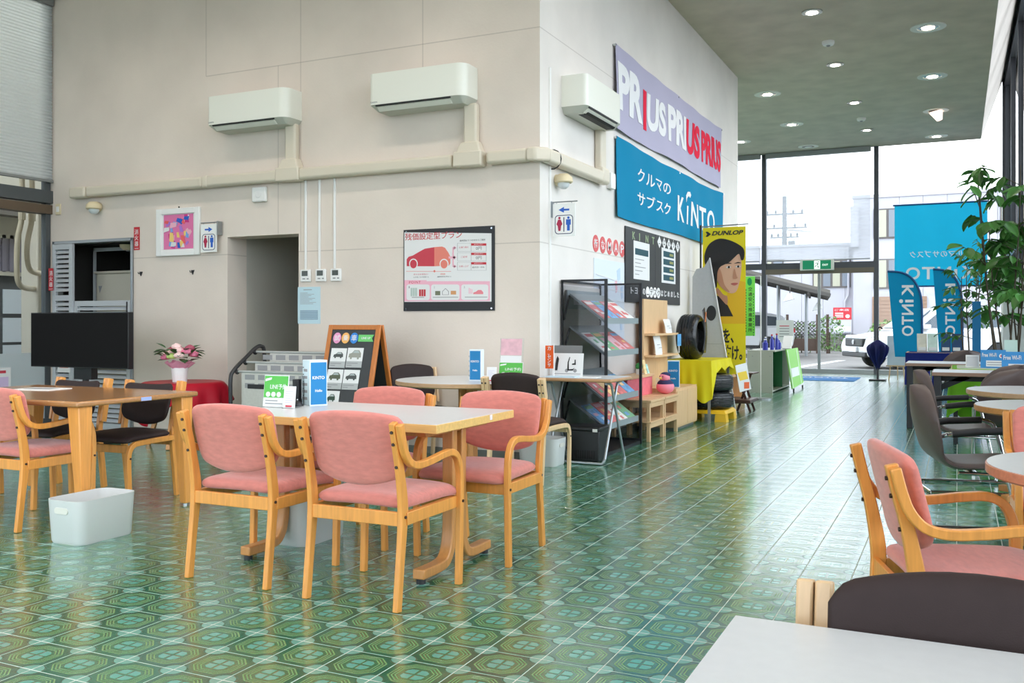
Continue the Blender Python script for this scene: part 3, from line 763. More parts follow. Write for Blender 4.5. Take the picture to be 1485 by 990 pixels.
# ---- three conduits down to three wall controllers
for k, (xc, xk, pos) in enumerate(((-5.689, -5.685, 'leftmost of three, above the pale blue notice'), (-5.525, -5.505, 'middle one of the three'), (-5.348, -5.328, 'rightmost of the three'))):
    tag(MB().box(xc-.012, xc+.012, YW-.014, YW, 1.69, 2.548).build('conduit', M_WHITEP, bevel=.004), 'thin white conduit dropping from the trunking, '+pos, 'conduit', 'white conduits')
    t = thing('wall_controller', 'white air conditioner wall controller, '+pos, 'controller', (xk, YW, 1.57), 0, 'wall controllers')
    MB().box(-.06, .06, -.022, 0, 0, .118).build('housing', M_WHITEP, t, bevel=.006)
    MB().box(-.040, .030, -.0235, -.02, .055, .105).build('display', mat('lcd_dark', (70, 76, 72), .25), t)
    MB().box(.02, .042, -.0245, -.02, .022, .034).build('button', M_INKG, t); MB().box(-.03, .0, -.0245, -.02, .022, .034).build('button', M_INKG, t)
tag(MB().box(XW, XW+.016, 7.487, 7.509, .06, 2.54).build('conduit', M_WHITEP), 'thin white conduit on the corridor wall near the corner', 'conduit')
tag(MB().box(XW, XW+.016, 7.487, 7.509, 2.665, 3.40).build('conduit', M_WHITEP), 'short white conduit above the trunking near the corner', 'conduit')
# ---- thermostat, sensors, switch, hooks
t = thing('thermostat', 'square white thermostat hanging below the trunking', 'thermostat', (-6.245, YW, 2.37))
MB().box(-.088, .088, -.04, 0, 0, .148).build('housing', M_WHITEP, t, bevel=.014, seg=3)
MB().lathe([(.034, 0), (.036, .004), (.030, .006)], 24).build('dial', M_PAPER, t, rot=(PI/2, 0, 0), loc=(0, -.04, .074))
def motion(loc, rz, label):
    t = thing('motion_sensor', label, 'sensor', loc, rz, 'motion sensors')
    MB().lathe([(.0, .055), (.045, .05), (.078, .02), (.085, -.02), (.075, -.03), (.0, -.03)], 20, (0, -.07, 0)).build('hood', mat('sensor_cream', (222, 206, 170), .5), t, smooth=40)
    MB().ball((0, -.07, -.035), (.055, .055, .05)).build('lens', mat('sensor_lens', (214, 220, 222), .3), t, smooth=60)
    MB().cyl((0, 0, .0), (0, -.05, 0), .05, n=18).build('mount', mat('sensor_cream', (222, 206, 170), .5), t)
motion((-8.50, YW, 2.44), 0, 'cream dome motion sensor under the trunking at the far left')
motion((XW, 7.66, 2.44), PI/2, 'cream dome motion sensor on the corridor wall above the toilet sign')
t = thing('light_switch', 'small cream switch plate beside the left window frame', 'switch', (-9.14, YW, 2.40))
MB().box(-.04, .04, -.012, 0, -.01, .11).build('plate', mat('switch_cream', (222, 208, 176), .5), t, bevel=.003); MB().box(-.02, .02, -.018, -.01, .02, .08).build('rocker', M_WHITEP, t)
for x in (-7.868, -7.137):
    t = thing('wall_hook', 'small dark wall hook, '+('left' if x < -7.5 else 'right')+' one of the pair below the framed picture', 'hook', (x, YW, 1.70), 0, 'wall hooks')
    MB().prism([(-.02, .018), (.02, .018), (0, -.028)], 0, .012, FY(0, 0, 0)).build('plate', M_INK, t); MB().tube([(0, -.01, .0), (0, -.04, -.005), (0, -.045, .012)], .005, 6).build('hook', M_INK, t)
# ---- framed picture (bright blocks of colour behind glass in a white frame)
t = thing('framed_picture', 'white framed pink and blue poster above the wall hooks', 'picture', (-7.327, YW, 1.872))
fw, fh = .302, .495
for nm, b_ in (('frame_side', (-fw, -fw+.07, 0, fh)), ('frame_side', (fw-.07, fw, 0, fh)), ('frame_top', (-fw+.07, fw-.07, fh-.06, fh)), ('frame_bottom', (-fw+.07, fw-.07, 0, .06))):
    MB().box(b_[0], b_[1], -.03, 0, b_[2], b_[3]).build(nm, M_WHITEP, t, bevel=.006)
MB().box(-fw+.06, fw-.06, -.012, -.002, .05, fh-.05).build('mat_board', M_PAPER, t)
flat('print', rect(-.205, .205, .07, .43), mat('print_rose', (226, 120, 170), .6), t, FY(0, 0, -.0125))
rnd = random.Random(3)
pal = [mat('print_sky', (120, 170, 226), .6), mat('print_violet', (170, 120, 210), .6), M_PINKP, mat('print_yellow', (240, 206, 120), .6), M_BLUE, M_PAPER, mat('print_magenta', (210, 50, 130), .6), mat('print_coral', (232, 96, 96), .6)]
for k in range(30):
    x, z, s_ = rnd.uniform(-.17, .16), rnd.uniform(.10, .39), rnd.uniform(.018, .05); a = rnd.uniform(0, PI)
    pl = [(x+math.cos(a)*p*s_-math.sin(a)*q*s_*.6, z+math.sin(a)*p*s_+math.cos(a)*q*s_*.6) for p, q in ((-1, -1), (1, -1), (1.2, .6), (-.6, 1))]
    pl = [(min(.2, max(-.2, p)), min(.425, max(.075, q))) for p, q in pl]
    flat('print_patch', pl, pal[k % 8], t, FY(0, 0, -.0142-.0002*k))
MB().cyl((0, -.01, fh+.012), (0, 0, fh+.012), .008, n=8).build('hook_nail', M_INK, t)
# ---- toilet direction signs (hanging blades)
def person_icon(par, x, z, m, woman, M):
    flat('icon_head', ellipse(x, z+.062, .011, .011, 14), m, par, M)
    if woman: pl = [(x-.012, z+.048), (x+.012, z+.048), (x+.028, z+.008), (x+.016, z-.006), (x+.01, z-.05), (x-.01, z-.05), (x-.016, z-.006), (x-.028, z+.008)]
    else: pl = [(x-.022, z+.048), (x+.022, z+.048), (x+.022, z), (x+.013, z+.0), (x+.013, z-.05), (x-.013, z-.05), (x-.013, z), (x-.022, z)]
    flat('icon_body', pl, m, par, M)
def toilet_sign(loc, label, arrow):
    t = thing('toilet_sign', label, 'sign', loc, 0, 'toilet direction signs')
    MB().box(-.105, .105, -.008, .0, 0, .285).build('panel', M_WHITEP, t, bevel=.002)
    MB().tube([(-.105 if arrow < 0 else -.105, -.004, .30), (.125, -.004, .30)], .006, 6).build('bracket', M_STEEL, t)
    MB().box((-.128 if arrow < 0 else .118), (-.118 if arrow < 0 else .128), -.02, .05, .17, .31).build('bracket_plate', M_STEEL, t)
    for x in (-.07, .07): MB().cyl((x, -.004, .28), (x, -.004, .302), .003, n=6).build('hanger', M_STEEL, t)
    M = FY(0, 0, -.0082)
    s = arrow
    flat('arrow', [(s*x, z) for x, z in ((-.05, .238), (.0, .238), (.0, .255), (.05, .23), (.0, .205), (.0, .222), (-.05, .222))][::(1 if s > 0 else -1)], M_BLUE, t, M)
    o_ = rrect(-.085, .085, .02, .185, .03); i_ = rrect(-.079, .079, .026, .179, .026)
    bm_ = MB(); n = len(o_); bm_.add([M @ Vector((x, z, z0)) for z0 in (0, .001) for ring in (o_, i_) for x, z in ring],
        [(i, (i+1) % n, n+(i+1) % n, n+i) for i in range(n)]+[(2*n+i, 3*n+i, 3*n+(i+1) % n, 2*n+(i+1) % n) for i in range(n)])
    bm_.build('border', M_NAVYP, t)
    person_icon(t, -.042, .098, mat('print_maroon', (170, 30, 70), .6), True, M); person_icon(t, .042, .098, M_BLUE, False, M)
    flat('divider', rect(-.004, .004, .04, .165), M_NAVYP, t, M)
toilet_sign((-6.862, YW-.06, 1.89), 'toilet sign with arrow pointing right beside the passage', 1)
toilet_sign((XW+.135, 7.52, 1.925), 'toilet sign with arrow pointing left on the corridor wall at the corner', -1)
# ---- red fire extinguisher signs
for (x0, x1, z0, z1, y, lab) in ((-7.974, -7.890, 1.952, 2.198, YW-.001, 'red vertical fire extinguisher sign on the wall right of the closet'), (-9.225, -9.150, 1.535, 1.785, YW-.062, 'red vertical fire extinguisher sign stuck on the open louvre door')):
    t = thing('fire_sign', lab, 'sign', (x0, y, z0), 0, 'fire extinguisher signs')
    MB().box(0, x1-x0, -.003, 0, 0, z1-z0).build('panel', M_RED, t)
    for k, ch in enumerate('消火器'): text('lettering', ch, .06, M_PAPER, t, FY(.012, .165-.062*k, -.0035), width=.055, bold=.004)
    flat('fine_print', rect(.012, .07, .015, .02), M_PAPER, t, FY(0, 0, -.0032))
# ---- pale blue notice
t = thing('notice', 'pale blue printed notice under the wall controllers', 'notice', (-5.789, YW, 1.165))
MB().box(0, .270, -.002, 0, 0, .355).build('sheet', mat('paper_blue', (190, 216, 226), .7), t)
flat('fine_print', rect(.07, .17, .325, .332), M_INKG, t, FY(0, 0, -.0022))
for k in range(9): flat('fine_print', rect(.03, .12+.11*((k*37 % 10)/10), .295-.013*k, .299-.013*k), M_INKG, t, FY(0, 0, -.0022))
flat('table_print', rect(.03, .24, .04, .13), mat('print_steel', (140, 165, 182), .7), t, FY(0, 0, -.0022))
for k in range(5): flat('table_rule', rect(.03, .24, .05+.016*k, .053+.016*k), mat('paper_blue', (190, 216, 226), .7), t, FY(0, 0, -.0038))
# ---- residual value plan poster on a black backing
t = thing('plan_poster', 'car payment plan poster with a red car on black backing', 'poster', (-4.579, YW-.002, 1.281))
PW, PH = .932, .742
MB().box(0, PW, -.006, 0, 0, PH).build('backing', mat('backing_black', (28, 28, 32), .5), t)
for x in (.03, PW-.03):
    for z in (.02, PH-.02): MB().cyl((x, -.010, z), (x, 0, z), .008, n=10).build('pin', M_CHROME, t)
MP = FY(0, 0, -.0072)
def pp(a, b):      # poster drawing units -> metres
    top = 105-(a-115)*.062; bot = 925.
    return ((a-115)/930*PW, (1-(b-top)/(bot-top))*PH)
def ppoly(nm, pts, m, lvl=0): return flat(nm, [pp(a, b) for a, b in pts][::-1], m, t, FY(0, 0, -.0072-.0006*lvl), .0008)
def pr_(a0, a1, b0, b1): return [(a0, b0), (a1, b0), (a1, b1), (a0, b1)]
ppoly('sheet', pr_(125, 1015, 128, 832), M_PAPER, 0)
def ptext(nm, s, a0, a1, b0, b1, m, lvl=2, **k):
    x0, z0 = pp(a0, b1); x1 = pp(a1, b0)[0]; z1 = pp(a0, b0)[1]
    return text(nm, s, .05, m, t, FY(x0, z0, -.0072-.0006*lvl), width=x1-x0, height=z1-z0, ext=.0004, **k)
ptext('title', '残価設定型プラン', 133, 722, 140, 212, M_RED, 2, bold=.006)
car = [(150, 470), (150, 400), (170, 375), (215, 362), (270, 330), (340, 292), (440, 275), (440, 470)]
ppoly('car_front', car, M_CRIM, 1)
ppoly('car_rear', [(440, 275), (520, 268), (550, 280), (585, 330), (605, 370), (605, 440), (590, 462), (440, 470)], M_SALM, 1)
for cx, m in ((222, M_CRIM), (541, M_SALM)):
    ppoly('wheel_arch', ellipse(cx, 445, 46, 52)[::-1], M_PAPER, 2); ppoly('wheel', ellipse(cx, 448, 36, 44)[::-1], m, 3)
ppoly('arrow_stem', pr_(588, 650, 368, 390), M_PINKP, 3); ppoly('arrow_stem', pr_(626, 640, 275, 475), M_PINKP, 2)
for b in (280, 378, 470): ppoly('arrow_head', [(640, b-20), (670, b), (640, b+20)], M_PINKP, 3); ppoly('arrow_stem', pr_(630, 655, b-6, b+6), M_PINKP, 3)
ptext('caption', '最終回は３つの中からご選択', 700, 955, 198, 216, M_INK)
for k, (s1, s2) in enumerate((('お乗り換え', '0円'), ('ご返却', '0円'), ('お買い上げ', '最終回一括払'))):
    b = 232+97*k
    ppoly('option_box', pr_(676, 965, b, b+85), M_INKG, 1); ppoly('option_field', pr_(679, 962, b+2, b+83), M_PAPER, 2); ppoly('option_rule', pr_(813, 816, b, b+85), M_INKG, 3)
    ppoly('option_tab', pr_(816, 965, b, b+24), M_RED, 3)
    ptext('lettering', s1, 695 if k != 1 else 712, 790 if k != 1 else 775, b+34, b+54, M_CRIM, 3); ptext('lettering', s2, 862 if k < 2 else 826, 918 if k < 2 else 948, b+36 if k < 2 else b+46, b+70 if k < 2 else b+62, M_INK, 3)
    ptext('lettering', '最終回お支払い', 845, 935, b+7, b+17, M_PAPER, 4)
ppoly('scale_line', pr_(145, 612, 520, 524), M_SALM, 1); ppoly('scale_mark', ellipse(442, 520, 10, 12)[::-1], M_SALM, 2)
ptext('caption', '月々のお支払い', 222, 375, 545, 562, M_CRIM); ptext('caption', '残価', 503, 552, 540, 558, M_SALM)
ptext('caption', '(1か月ごとの支払い)', 222, 380, 575, 590, M_INK); ptext('caption', '(最終回のお支払い)', 470, 612, 570, 585, M_INK)
ppoly('point_band', pr_(125, 1000, 612, 826), M_PINKP, 1)
ppoly('point_gap', pr_(360, 1000, 600, 622), M_PAPER, 2)
ptext('heading', 'POINT', 176, 298, 622, 646, M_RED, 2, space=1.2)
for a0, a1 in ((148, 392), (408, 698), (716, 984)):
    ppoly('point_card', [(a, 1400-b) for a, b in rrect(a0, a1, 1400-815, 1400-655, 24)][::-1], M_PAPER, 2)
for k in range(3): ppoly('bar', pr_(192+24*k, 212+24*k, 690, 775), mat('print_sage', (180, 196, 188), .6), 3); ppoly('bar', pr_(282+24*k, 302+24*k, 705, 775), M_RED, 3)
ppoly('house', [(522, 762), (522, 725), (556, 692), (590, 725), (590, 762)], M_INKG, 3); ppoly('house_field', [(528, 758), (528, 728), (556, 700), (584, 728), (584, 758)], M_PAPER, 4)
ppoly('family', pr_(450, 502, 722, 765), mat('print_olive', (110, 116, 90), .6), 3); ppoly('food', pr_(610, 664, 720, 758), mat('print_tan', (206, 150, 100), .6), 3)
ppoly('small_car', [(835, 755), (838, 738), (862, 730), (885, 712), (915, 712), (935, 735), (935, 755)], mat('print_pink2', (226, 130, 140), .6), 3)
for k in range(3): ppoly('sprig', pr_(792+14*k, 800+14*k, 690+8*k, 750), M_PINKP, 3)
for a0, a1 in ((205, 335), (425, 685), (752, 975)): ppoly('fine_print', pr_(a0, a1, 782, 789), M_INKG, 3)
for n_, a in (('1', 172), ('2', 436), ('3', 742)): ptext('lettering', n_, a, a+10, 672, 694, M_INKG, 3)
# ---- closet with louvre doors
M_LOUV = mat('louvre_grey', (182, 186, 190), .45)
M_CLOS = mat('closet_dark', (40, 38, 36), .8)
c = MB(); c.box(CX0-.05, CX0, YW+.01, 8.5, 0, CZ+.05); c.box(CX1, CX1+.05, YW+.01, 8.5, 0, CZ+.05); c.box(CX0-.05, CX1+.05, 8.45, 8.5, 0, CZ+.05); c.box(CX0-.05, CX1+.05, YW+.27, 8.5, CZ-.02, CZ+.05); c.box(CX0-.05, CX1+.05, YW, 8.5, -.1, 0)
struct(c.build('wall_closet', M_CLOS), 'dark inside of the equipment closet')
fr = MB(); fr.box(CX0, CX0+.03, YW-.02, YW+.1, 0, CZ); fr.box(CX1-.03, CX1, YW-.02, YW+.1, 0, CZ); fr.box(CX0, CX1, YW-.02, YW+.1, CZ-.03, CZ)
struct(fr.build('trim_2', M_STEEL, bevel=.003), 'grey metal frame round the equipment closet')
def louvre(name, x0, x1, z0, z1, y, label, pitch=.053, mid=None):
    d = thing(name, label, None); d['kind'] = 'structure'
    s_ = .05
    for nm, b_ in (('stile', (x0, x0+s_, z0, z1)), ('stile', (x1-s_, x1, z0, z1)), ('rail', (x0+s_, x1-s_, z0, z0+.07)), ('rail', (x0+s_, x1-s_, z1-.06, z1))):
        MB().box(b_[0], b_[1], y-.018, y+.018, b_[2], b_[3]).build(nm, M_LOUV, d, bevel=.002)
    if mid: MB().box(x0+s_, x1-s_, y-.018, y+.018, mid-.03, mid+.03).build('rail', M_LOUV, d)
    sl = MB().hexa([(x0+s_,-.015,-.018),(x1-s_,-.015,-.018),(x1-s_,-.010,-.020),(x0+s_,-.010,-.020),(x0+s_,.010,.018),(x1-s_,.010,.018),(x1-s_,.015,.016),(x0+s_,.015,.016)]).mesh('slat'); sl.materials.append(M_LOUV)
    z = z0+.10
    while z < z1-.075:
        if not (mid and abs(z-mid) < .05):
            o = bpy.data.objects.new('slat', sl); COL.objects.link(o); o.parent = d; o.location = (0, y, z)
        z += pitch
    return d
l1 = louvre('door_2', CX0+.035, -8.87, .01, 2.05, YW-.03, 'grey louvred closet leaf with a fire extinguisher sticker', mid=1.45)
MB().box(-9.215, -9.19, YW-.062, YW-.03, 1.66, 1.78).build('hinge', mat('hinge_brown', (120, 100, 84), .5, .4), l1)
l2 = louvre('door_3', -8.865, CX1-.035, .01, 1.415, YW-.005, 'low grey louvred closet panel behind the black screen')
MB().box(-8.06, -8.045, YW-.03, YW-.02, 1.26, 1.40).build('latch', M_INK, l2)
t = thing('equipment_cabinet', 'beige equipment cabinet standing inside the dark closet', 'cabinet', (-8.55, 7.95, 0))
MB().box(-.50, .52, -.22, .22, 0, 1.74).build('body', mat('cabinet_beige', (206, 200, 184), .5), t, bevel=.012)
MB().box(-.52, .54, -.24, .22, 1.74, 1.77).build('top', mat('cabinet_beige', (206, 200, 184), .5), t, bevel=.006)
MB().prism([(-.46, 1.60), (-.40, 1.60), (-.44, 1.52)], 0, .002, FY(0, 0, -.221)).build('logo', M_INKG, t)
MB().box(-.54, .54, -.23, -.2, 2.0, 2.04).build('hanging_rail', M_LOUV, t); MB().box(-.54, -.52, -.23, -.2, 0, 2.04).build('side_post', M_LOUV, t)
t = thing('smoke_detector', 'round beige detector at the top of the closet', 'sensor', (-8.42, 7.62, 2.02))
MB().lathe([(0, -.035), (.05, -.03), (.085, 0), (.09, .03)], 20).build('housing', mat('sensor_cream', (222, 206, 170), .5), t, smooth=40)
MB().lathe([(0, -.045), (.02, -.043), (.022, -.03)], 12).build('lens', M_INKG, t, smooth=40)
# passage fittings
tag(MB().box(DX0, DX0+.012, 8.93, 8.95, 1.36, 2.6).build('conduit', M_WHITEP), 'thin white conduit inside the passage above the card reader', 'conduit')
t = thing('card_reader', 'black card reader on the wall inside the passage', 'card reader', (DX0, 8.94, 1.20))
MB().box(0, .05, -.07, .07, 0, .17).build('housing', M_BLACKP, t, bevel=.008); MB().box(.05, .054, -.03, .03, .05, .13).build('keypad', mat('keypad_grey', (120, 122, 122), .4), t)
# ---- cloth banners on the corridor wall
M_LILAC = cloth_mat('banner_lilac', (186, 182, 206), .08); M_TEAL = cloth_mat('banner_teal', (10, 134, 176), .08)
M_LETR = cloth_mat('banner_red', (232, 42, 72), .05); M_LETW = cloth_mat('banner_white', (238, 238, 240), .05)
def banner(name, label, y0, y1, z0, z1, m, seed):
    t = thing(name, label, 'banner', (XW+.004, y0, z0), 0, 'cloth banners on the corridor wall')
    Wd, Hd = y1-y0, z1-z0
    def wave(a, b):     # local (along y, up z) -> point
        s = .018+.010*math.sin(a*3.1+seed)*math.sin(b*2.2+seed)+.006*math.sin(a*7.3+b*3+seed)
        sag = -.035*math.sin(PI*min(1, max(0, a/Wd)))*(b/Hd) - .02*math.sin(PI*a/Wd*3)*.4
        return (s+.012, a, b+sag)
    def sf_(u, v): return wave(u*Wd, v*Hd)
    def sb_(u, v): p = wave(u*Wd, v*Hd); return (p[0]-.002, p[1], p[2])
    MB().shell(sf_, sb_, 60, 12).build('cloth', m, t, smooth=60)
    for a in (0, Wd/2, Wd):
        p = wave(a, Hd-.02); MB().cyl((0, a, p[2]), (p[0]+.006, a, p[2]), .012, n=10).build('eyelet', M_CHROME, t)
    def warp(x, y, z): p = wave(x, y); return (p[0]+.004+z, p[1], p[2])
    return t, warp, Wd, Hd
t, wp, Wd, Hd = banner('cloth_banner', 'lilac cloth banner with white and red lettering, upper one', 9.17, 13.93, 3.18, 4.065, M_LILAC, 1.3)
xx = .05
for word, m, w_, h_, z_ in (('PR', M_LETW, .86, .50, .10), ('I', M_LETR, .13, .46, .06), ('US', M_LETW, .70, .42, .10), ('PRI', M_LETW, .86, .46, .10), ('US', M_LETR, .66, .46, .10), ('PRIUS', M_LETR, 1.16, .46, .10)):
    text('lettering', word, .5, m, t, None, width=w_, height=h_, bold=.045, sub=.12, res=4, warp=(lambda x, y, z, X=xx, Z=z_: wp(x+X, y+Z+.12, z)))
    xx += w_+(.03 if word in ('PR', 'I') else .11 if word != 'PRI' else .03)
t, wp, Wd, Hd = banner('cloth_banner', 'blue cloth banner with white lettering, lower one beside the shelves', 9.21, 14.0, 2.28, 3.115, M_TEAL, 2.6)
text('lettering', 'クルマの', .3, M_LETW, t, None, width=1.35, height=.155, bold=.008, sub=.1, warp=lambda x, y, z: wp(x+.65, y+.47, z))
text('lettering', 'サブスク', .3, M_LETW, t, None, width=1.35, height=.155, bold=.008, sub=.1, warp=lambda x, y, z: wp(x+.65, y+.21, z))
for ch, X, w_ in (('K', 2.28, .34), ('ı', 2.76, .06), ('N', 2.95, .38), ('T', 3.42, .36), ('O', 3.84, .44)):
    text('lettering', ch, .4, M_LETW, t, None, width=w_, height=.33 if ch != 'ı' else .25, bold=.02, sub=.1, res=5, warp=lambda x, y, z, X=X: wp(x+X, y+.18, z))
fl_ = [(0, .0), (.03, .06), (.10, .10), (.16, .08), (.20, .12), (.15, .16), (.05, .15), (-.02, .09)]
MB().add([wp(2.72+a, .47+b, .0) for a, b in fl_]+[wp(2.72+a, .47+b, .002) for a, b in fl_], [tuple(range(8)), tuple(range(15, 7, -1))]+[(i, (i+1) % 8, 8+(i+1) % 8, 8+i) for i in range(8)]).build('curl_mark', M_LETW, t)
# ---- black board with cards
M_BBD = mat('board_black', (52, 54, 56), .55, noise=.05)
M_CHALK = mat('chalk_white', (235, 235, 235), .7)
t = thing('notice_board', 'black notice board with cut-out letters and two white sheets', 'board', (XW+.002, 9.53, 1.395))
for y0 in (0, 1.083): MB().box(0, .018, y0, y0+1.075, 0, .815).build('panel', M_BBD, t, bevel=.002)
for y, z, w_, h_ in ((.26, .26, .58, .42), (1.33, .26, .60, .42)):
    MB().box(.018, .021, y, y+w_, z, z+h_).build('sheet', M_PAPER, t)
flat('heading_print', rect(.31, .79, .53, .60), mat('print_darkteal', (18, 72, 84), .6), t, FX(0, 0, .0212))
for k in range(5): flat('fine_print', rect(.31+.0*k, .45+.3*((k*7 % 5)/5), .31+.042*k, .318+.042*k), M_INKG, t, FX(0, 0, .0212))
for k in range(4): flat('row_print', rect(1.40, 1.86, .29+.095*k, .36+.095*k), mat('print_darkteal', (18, 72, 84), .6), t, FX(0, 0, .0212)); flat('row_gold', rect(1.66, 1.82, .31+.095*k, .34+.095*k), mat('print_gold', (150, 150, 90), .6), t, FX(0, 0, .0228))
M_FOIL = mat('letter_green', (150, 170, 130), .5)
for k, ch in enumerate('KINT'): text('lettering', ch, .1, M_FOIL, t, FX(.22+.24*k, .69, .0185), width=.10 if ch != 'I' else .03, height=.085, bold=.02)
for k, ch in enumerate('ーロのりも'):
    y = 1.24+.20*k
    flat('diamond_card', [(y-.085, .735), (y, .665), (y+.085, .735), (y, .805)], M_CHALK, t, FX(0, 0, .019)); text('lettering', ch, .05, M_INK, t, FX(y-.03, .712, .0208), width=.06, bold=.01)
msg = 'トヨタのーテスクはじめました'
for k, ch in enumerate(msg):
    y = .16+.142*k
    if 4 <= k <= 7: flat('round_card', ellipse(y+.045, .13, .068, .062), M_CHALK, t, FX(0, 0, .019))
    text('lettering', ch, .09, M_INK if 4 <= k <= 7 else M_CHALK, t, FX(y, .095, .0208), width=.09, height=.07 if ch != 'ー' else .012, bold=.012)
# ---- map poster with red round letters above
t = thing('map_poster', 'pale street map poster hung behind the magazine rack', 'poster', (XW+.002, 8.60, .95))
MB().box(0, .004, 0, .92, 0, .86).build('sheet', mat('map_paper', (218, 226, 236), .6), t)
rnd = random.Random(5)
for k in range(7):
    a, b = rnd.uniform(.3, .85), rnd.uniform(.05, .7); flat('map_patch', [(a, b), (min(.9, a+.05), b+.02), (min(.9, a+.04), b+.14), (a-.03, b+.12)], mat('map_blue', (188, 208, 230), .6) if k % 3 else mat('map_rose', (230, 180, 190), .6), t, FX(0, 0, .0042+.0002*k))
for k in range(6): flat('map_road', [(.05, .1+.12*k), (.9, .14+.1*k), (.9, .148+.1*k), (.05, .108+.12*k)], M_PAPER, t, FX(0, 0, .0078))
for k, ch in enumerate('街なMAP'):
    y = 8.66+.20*k
    c_ = thing('round_letter', ('leftmost round red card','second round red card from the left','round red card with M','round red card with A','round red card with P')[k]+', above the street map', 'letter card', (XW, y, 1.955), 0, 'round red letter cards')
    MB().lathe([(.085, 0), (.085, .003)], 24).build('card', mat('card_red', (214, 96, 96), .6), c_, rot=(0, PI/2, 0))
    text('lettering', ch, .1, M_PAPER, c_, FX(-.05, -.045, .0035), width=.10, height=.09, bold=.012)
# ================================================================ left part of the room
# ---- black screen on a stand
t = thing('television', 'large black flat screen on a stand in front of the closet', 'television', (-7.73, 6.42, 0))
MB().box(-.675, .675, -.03, .03, .735, 1.275).build('screen_housing', M_BLACKP, t, bevel=.004)
MB().box(-.665, .665, -.0325, -.03, .745, 1.265).build('screen', mat('screen_off', (20, 18, 19), .7, spec=.15), t)
MB().cyl((0, .06, .03), (0, .06, 1.0), .03, n=14).build('pole', M_BLACKP, t, smooth=40)
MB().box(-.32, .32, -.16, .28, 0, .03).build('base', M_BLACKP, t, bevel=.01)
MB().box(-.12, .12, .02, .10, .62, .74).build('media_box', M_BLACKP, t, bevel=.004)
# ---- red cloth table with flowers
t = thing('round_table', 'small round table under a red cloth against the beige wall', 'table', (-6.70, 6.72, 0))
MB().lathe([(.36, .585), (.36, .605)], 32).build('tabletop', M_OAK, t)
for k in range(4):
    a = k*PI/2+.4; MB().beam((math.cos(a)*.16, math.sin(a)*.16, .585), (math.cos(a)*.34, math.sin(a)*.34, 0), .04, .04).build('leg', M_LEGB, t, bevel=.004)
M_REDC = cloth_mat('red_satin', (178, 24, 44), .05, .38)
def redc(u, v):
    a = 2*PI*u
    if v < .4: r = .37*v/.4; return (r*math.cos(a), r*math.sin(a), .610)
    w_ = (v-.4)/.6; sq = .5+.5*math.cos(4*a+.3); hang = .16+.22*sq
    r = .37+.02*min(1, w_*5)+w_*(.06+.035*math.cos(9*a)+.02*math.cos(14*a))
    return (r*math.cos(a), r*math.sin(a), .610-.012*min(1, w_*4)-hang*w_)
cl = MB().grid(redc, 96, 26).build('tablecloth', M_REDC, smooth=70, loc=(-6.70, 6.72, 0)); tag(cl, 'shiny red cloth draped over the small round table', 'tablecloth')
sd = cl.modifiers.new('thick', 'SOLIDIFY'); sd.thickness = .002; sd.offset = 1
t = thing('flower_pot', 'white pot of pink roses and greenery on the red cloth', 'flowers', (-6.68, 6.66, .613))
MB().lathe([(.0, 0), (.066, 0), (.078, .135), (.073, .135), (.070, .12), (0, .12)], 28).build('pot', M_WHITEP, t, smooth=40)
def wrapf(u, v): a = 2*PI*u; r = .06+.065*v+.018*v*math.cos(7*a); return (r*math.cos(a), r*math.sin(a), .115+.075*v+.015*v*math.sin(5*a))
MB().grid(wrapf, 56, 6).build('pink_wrapping', cloth_mat('wrap_pink', (236, 172, 196), .3), t, smooth=60)
M_ROSE = mat('rose_pink', (236, 130, 160), .6); M_ROSEL = mat('rose_pale', (244, 208, 206), .6); M_ROSED = mat('rose_dusky', (170, 80, 100), .6); M_LIME = mat('bloom_lime', (186, 206, 120), .6)
def bloom(par, c, r, m):
    mb = MB()
    for layer in range(4):
        rr = r*(1-.22*layer); n = 6-layer
        for k in range(n):
            a = 2*PI*k/n+layer*.6
            cc = Vector((math.cos(a)*rr*.42, math.sin(a)*rr*.42, layer*r*.16))
            mb.ball(Vector(c)+cc, (rr*.5, rr*.5, rr*.42), 8, 5)
    return mb.build('bloom', m, par, smooth=60)
rnd = random.Random(11)
bl = [(-.085, -.09, .235, M_ROSE), (.02, -.12, .245, M_LIME), (.115, -.03, .29, M_ROSE), (-.02, -.02, .335, M_ROSEL), (.04, -.06, .30, M_ROSEL), (-.10, 0, .30, M_ROSED), (.06, .07, .32, M_ROSED), (-.05, .09, .29, M_ROSE), (.09, -.10, .255, M_ROSEL), (-.04, -.08, .27, M_ROSEL), (.12, .06, .26, M_ROSE), (-.12, -.05, .25, M_ROSEL)]
for x, y, z, m in bl: bloom(t, (x, y, z), .054, m)
M_LEAF = mat('leaf_green', (56, 96, 48), .5, noise=.15, nscale=12)
leaf_me = MB().add([(0,0,0),(.028,.03,.006),(.03,.07,.004),(0,.12,-.01),(-.03,.07,.004),(-.028,.03,.006),(0,.06,-.006)], [(0,1,6),(1,2,6),(2,3,6),(3,4,6),(4,5,6),(5,0,6)]).mesh('leaf', 60); leaf_me.materials.append(M_LEAF)
def leaf(par, p, rot, s=1, me=None):
    o = bpy.data.objects.new('leaf', me or leaf_me); COL.objects.link(o); o.parent = par; o.location = p; o.rotation_euler = rot; o.scale = (s, s, s); return o
for k in range(34):
    a = 2*PI*k/34*2; r = .09+.06*rnd.random(); leaf(t, (r*math.cos(a), r*math.sin(a), .18+.14*rnd.random()), (rnd.uniform(-.3, .7), 0, a-PI/2+rnd.uniform(-.4, .4)), .95)
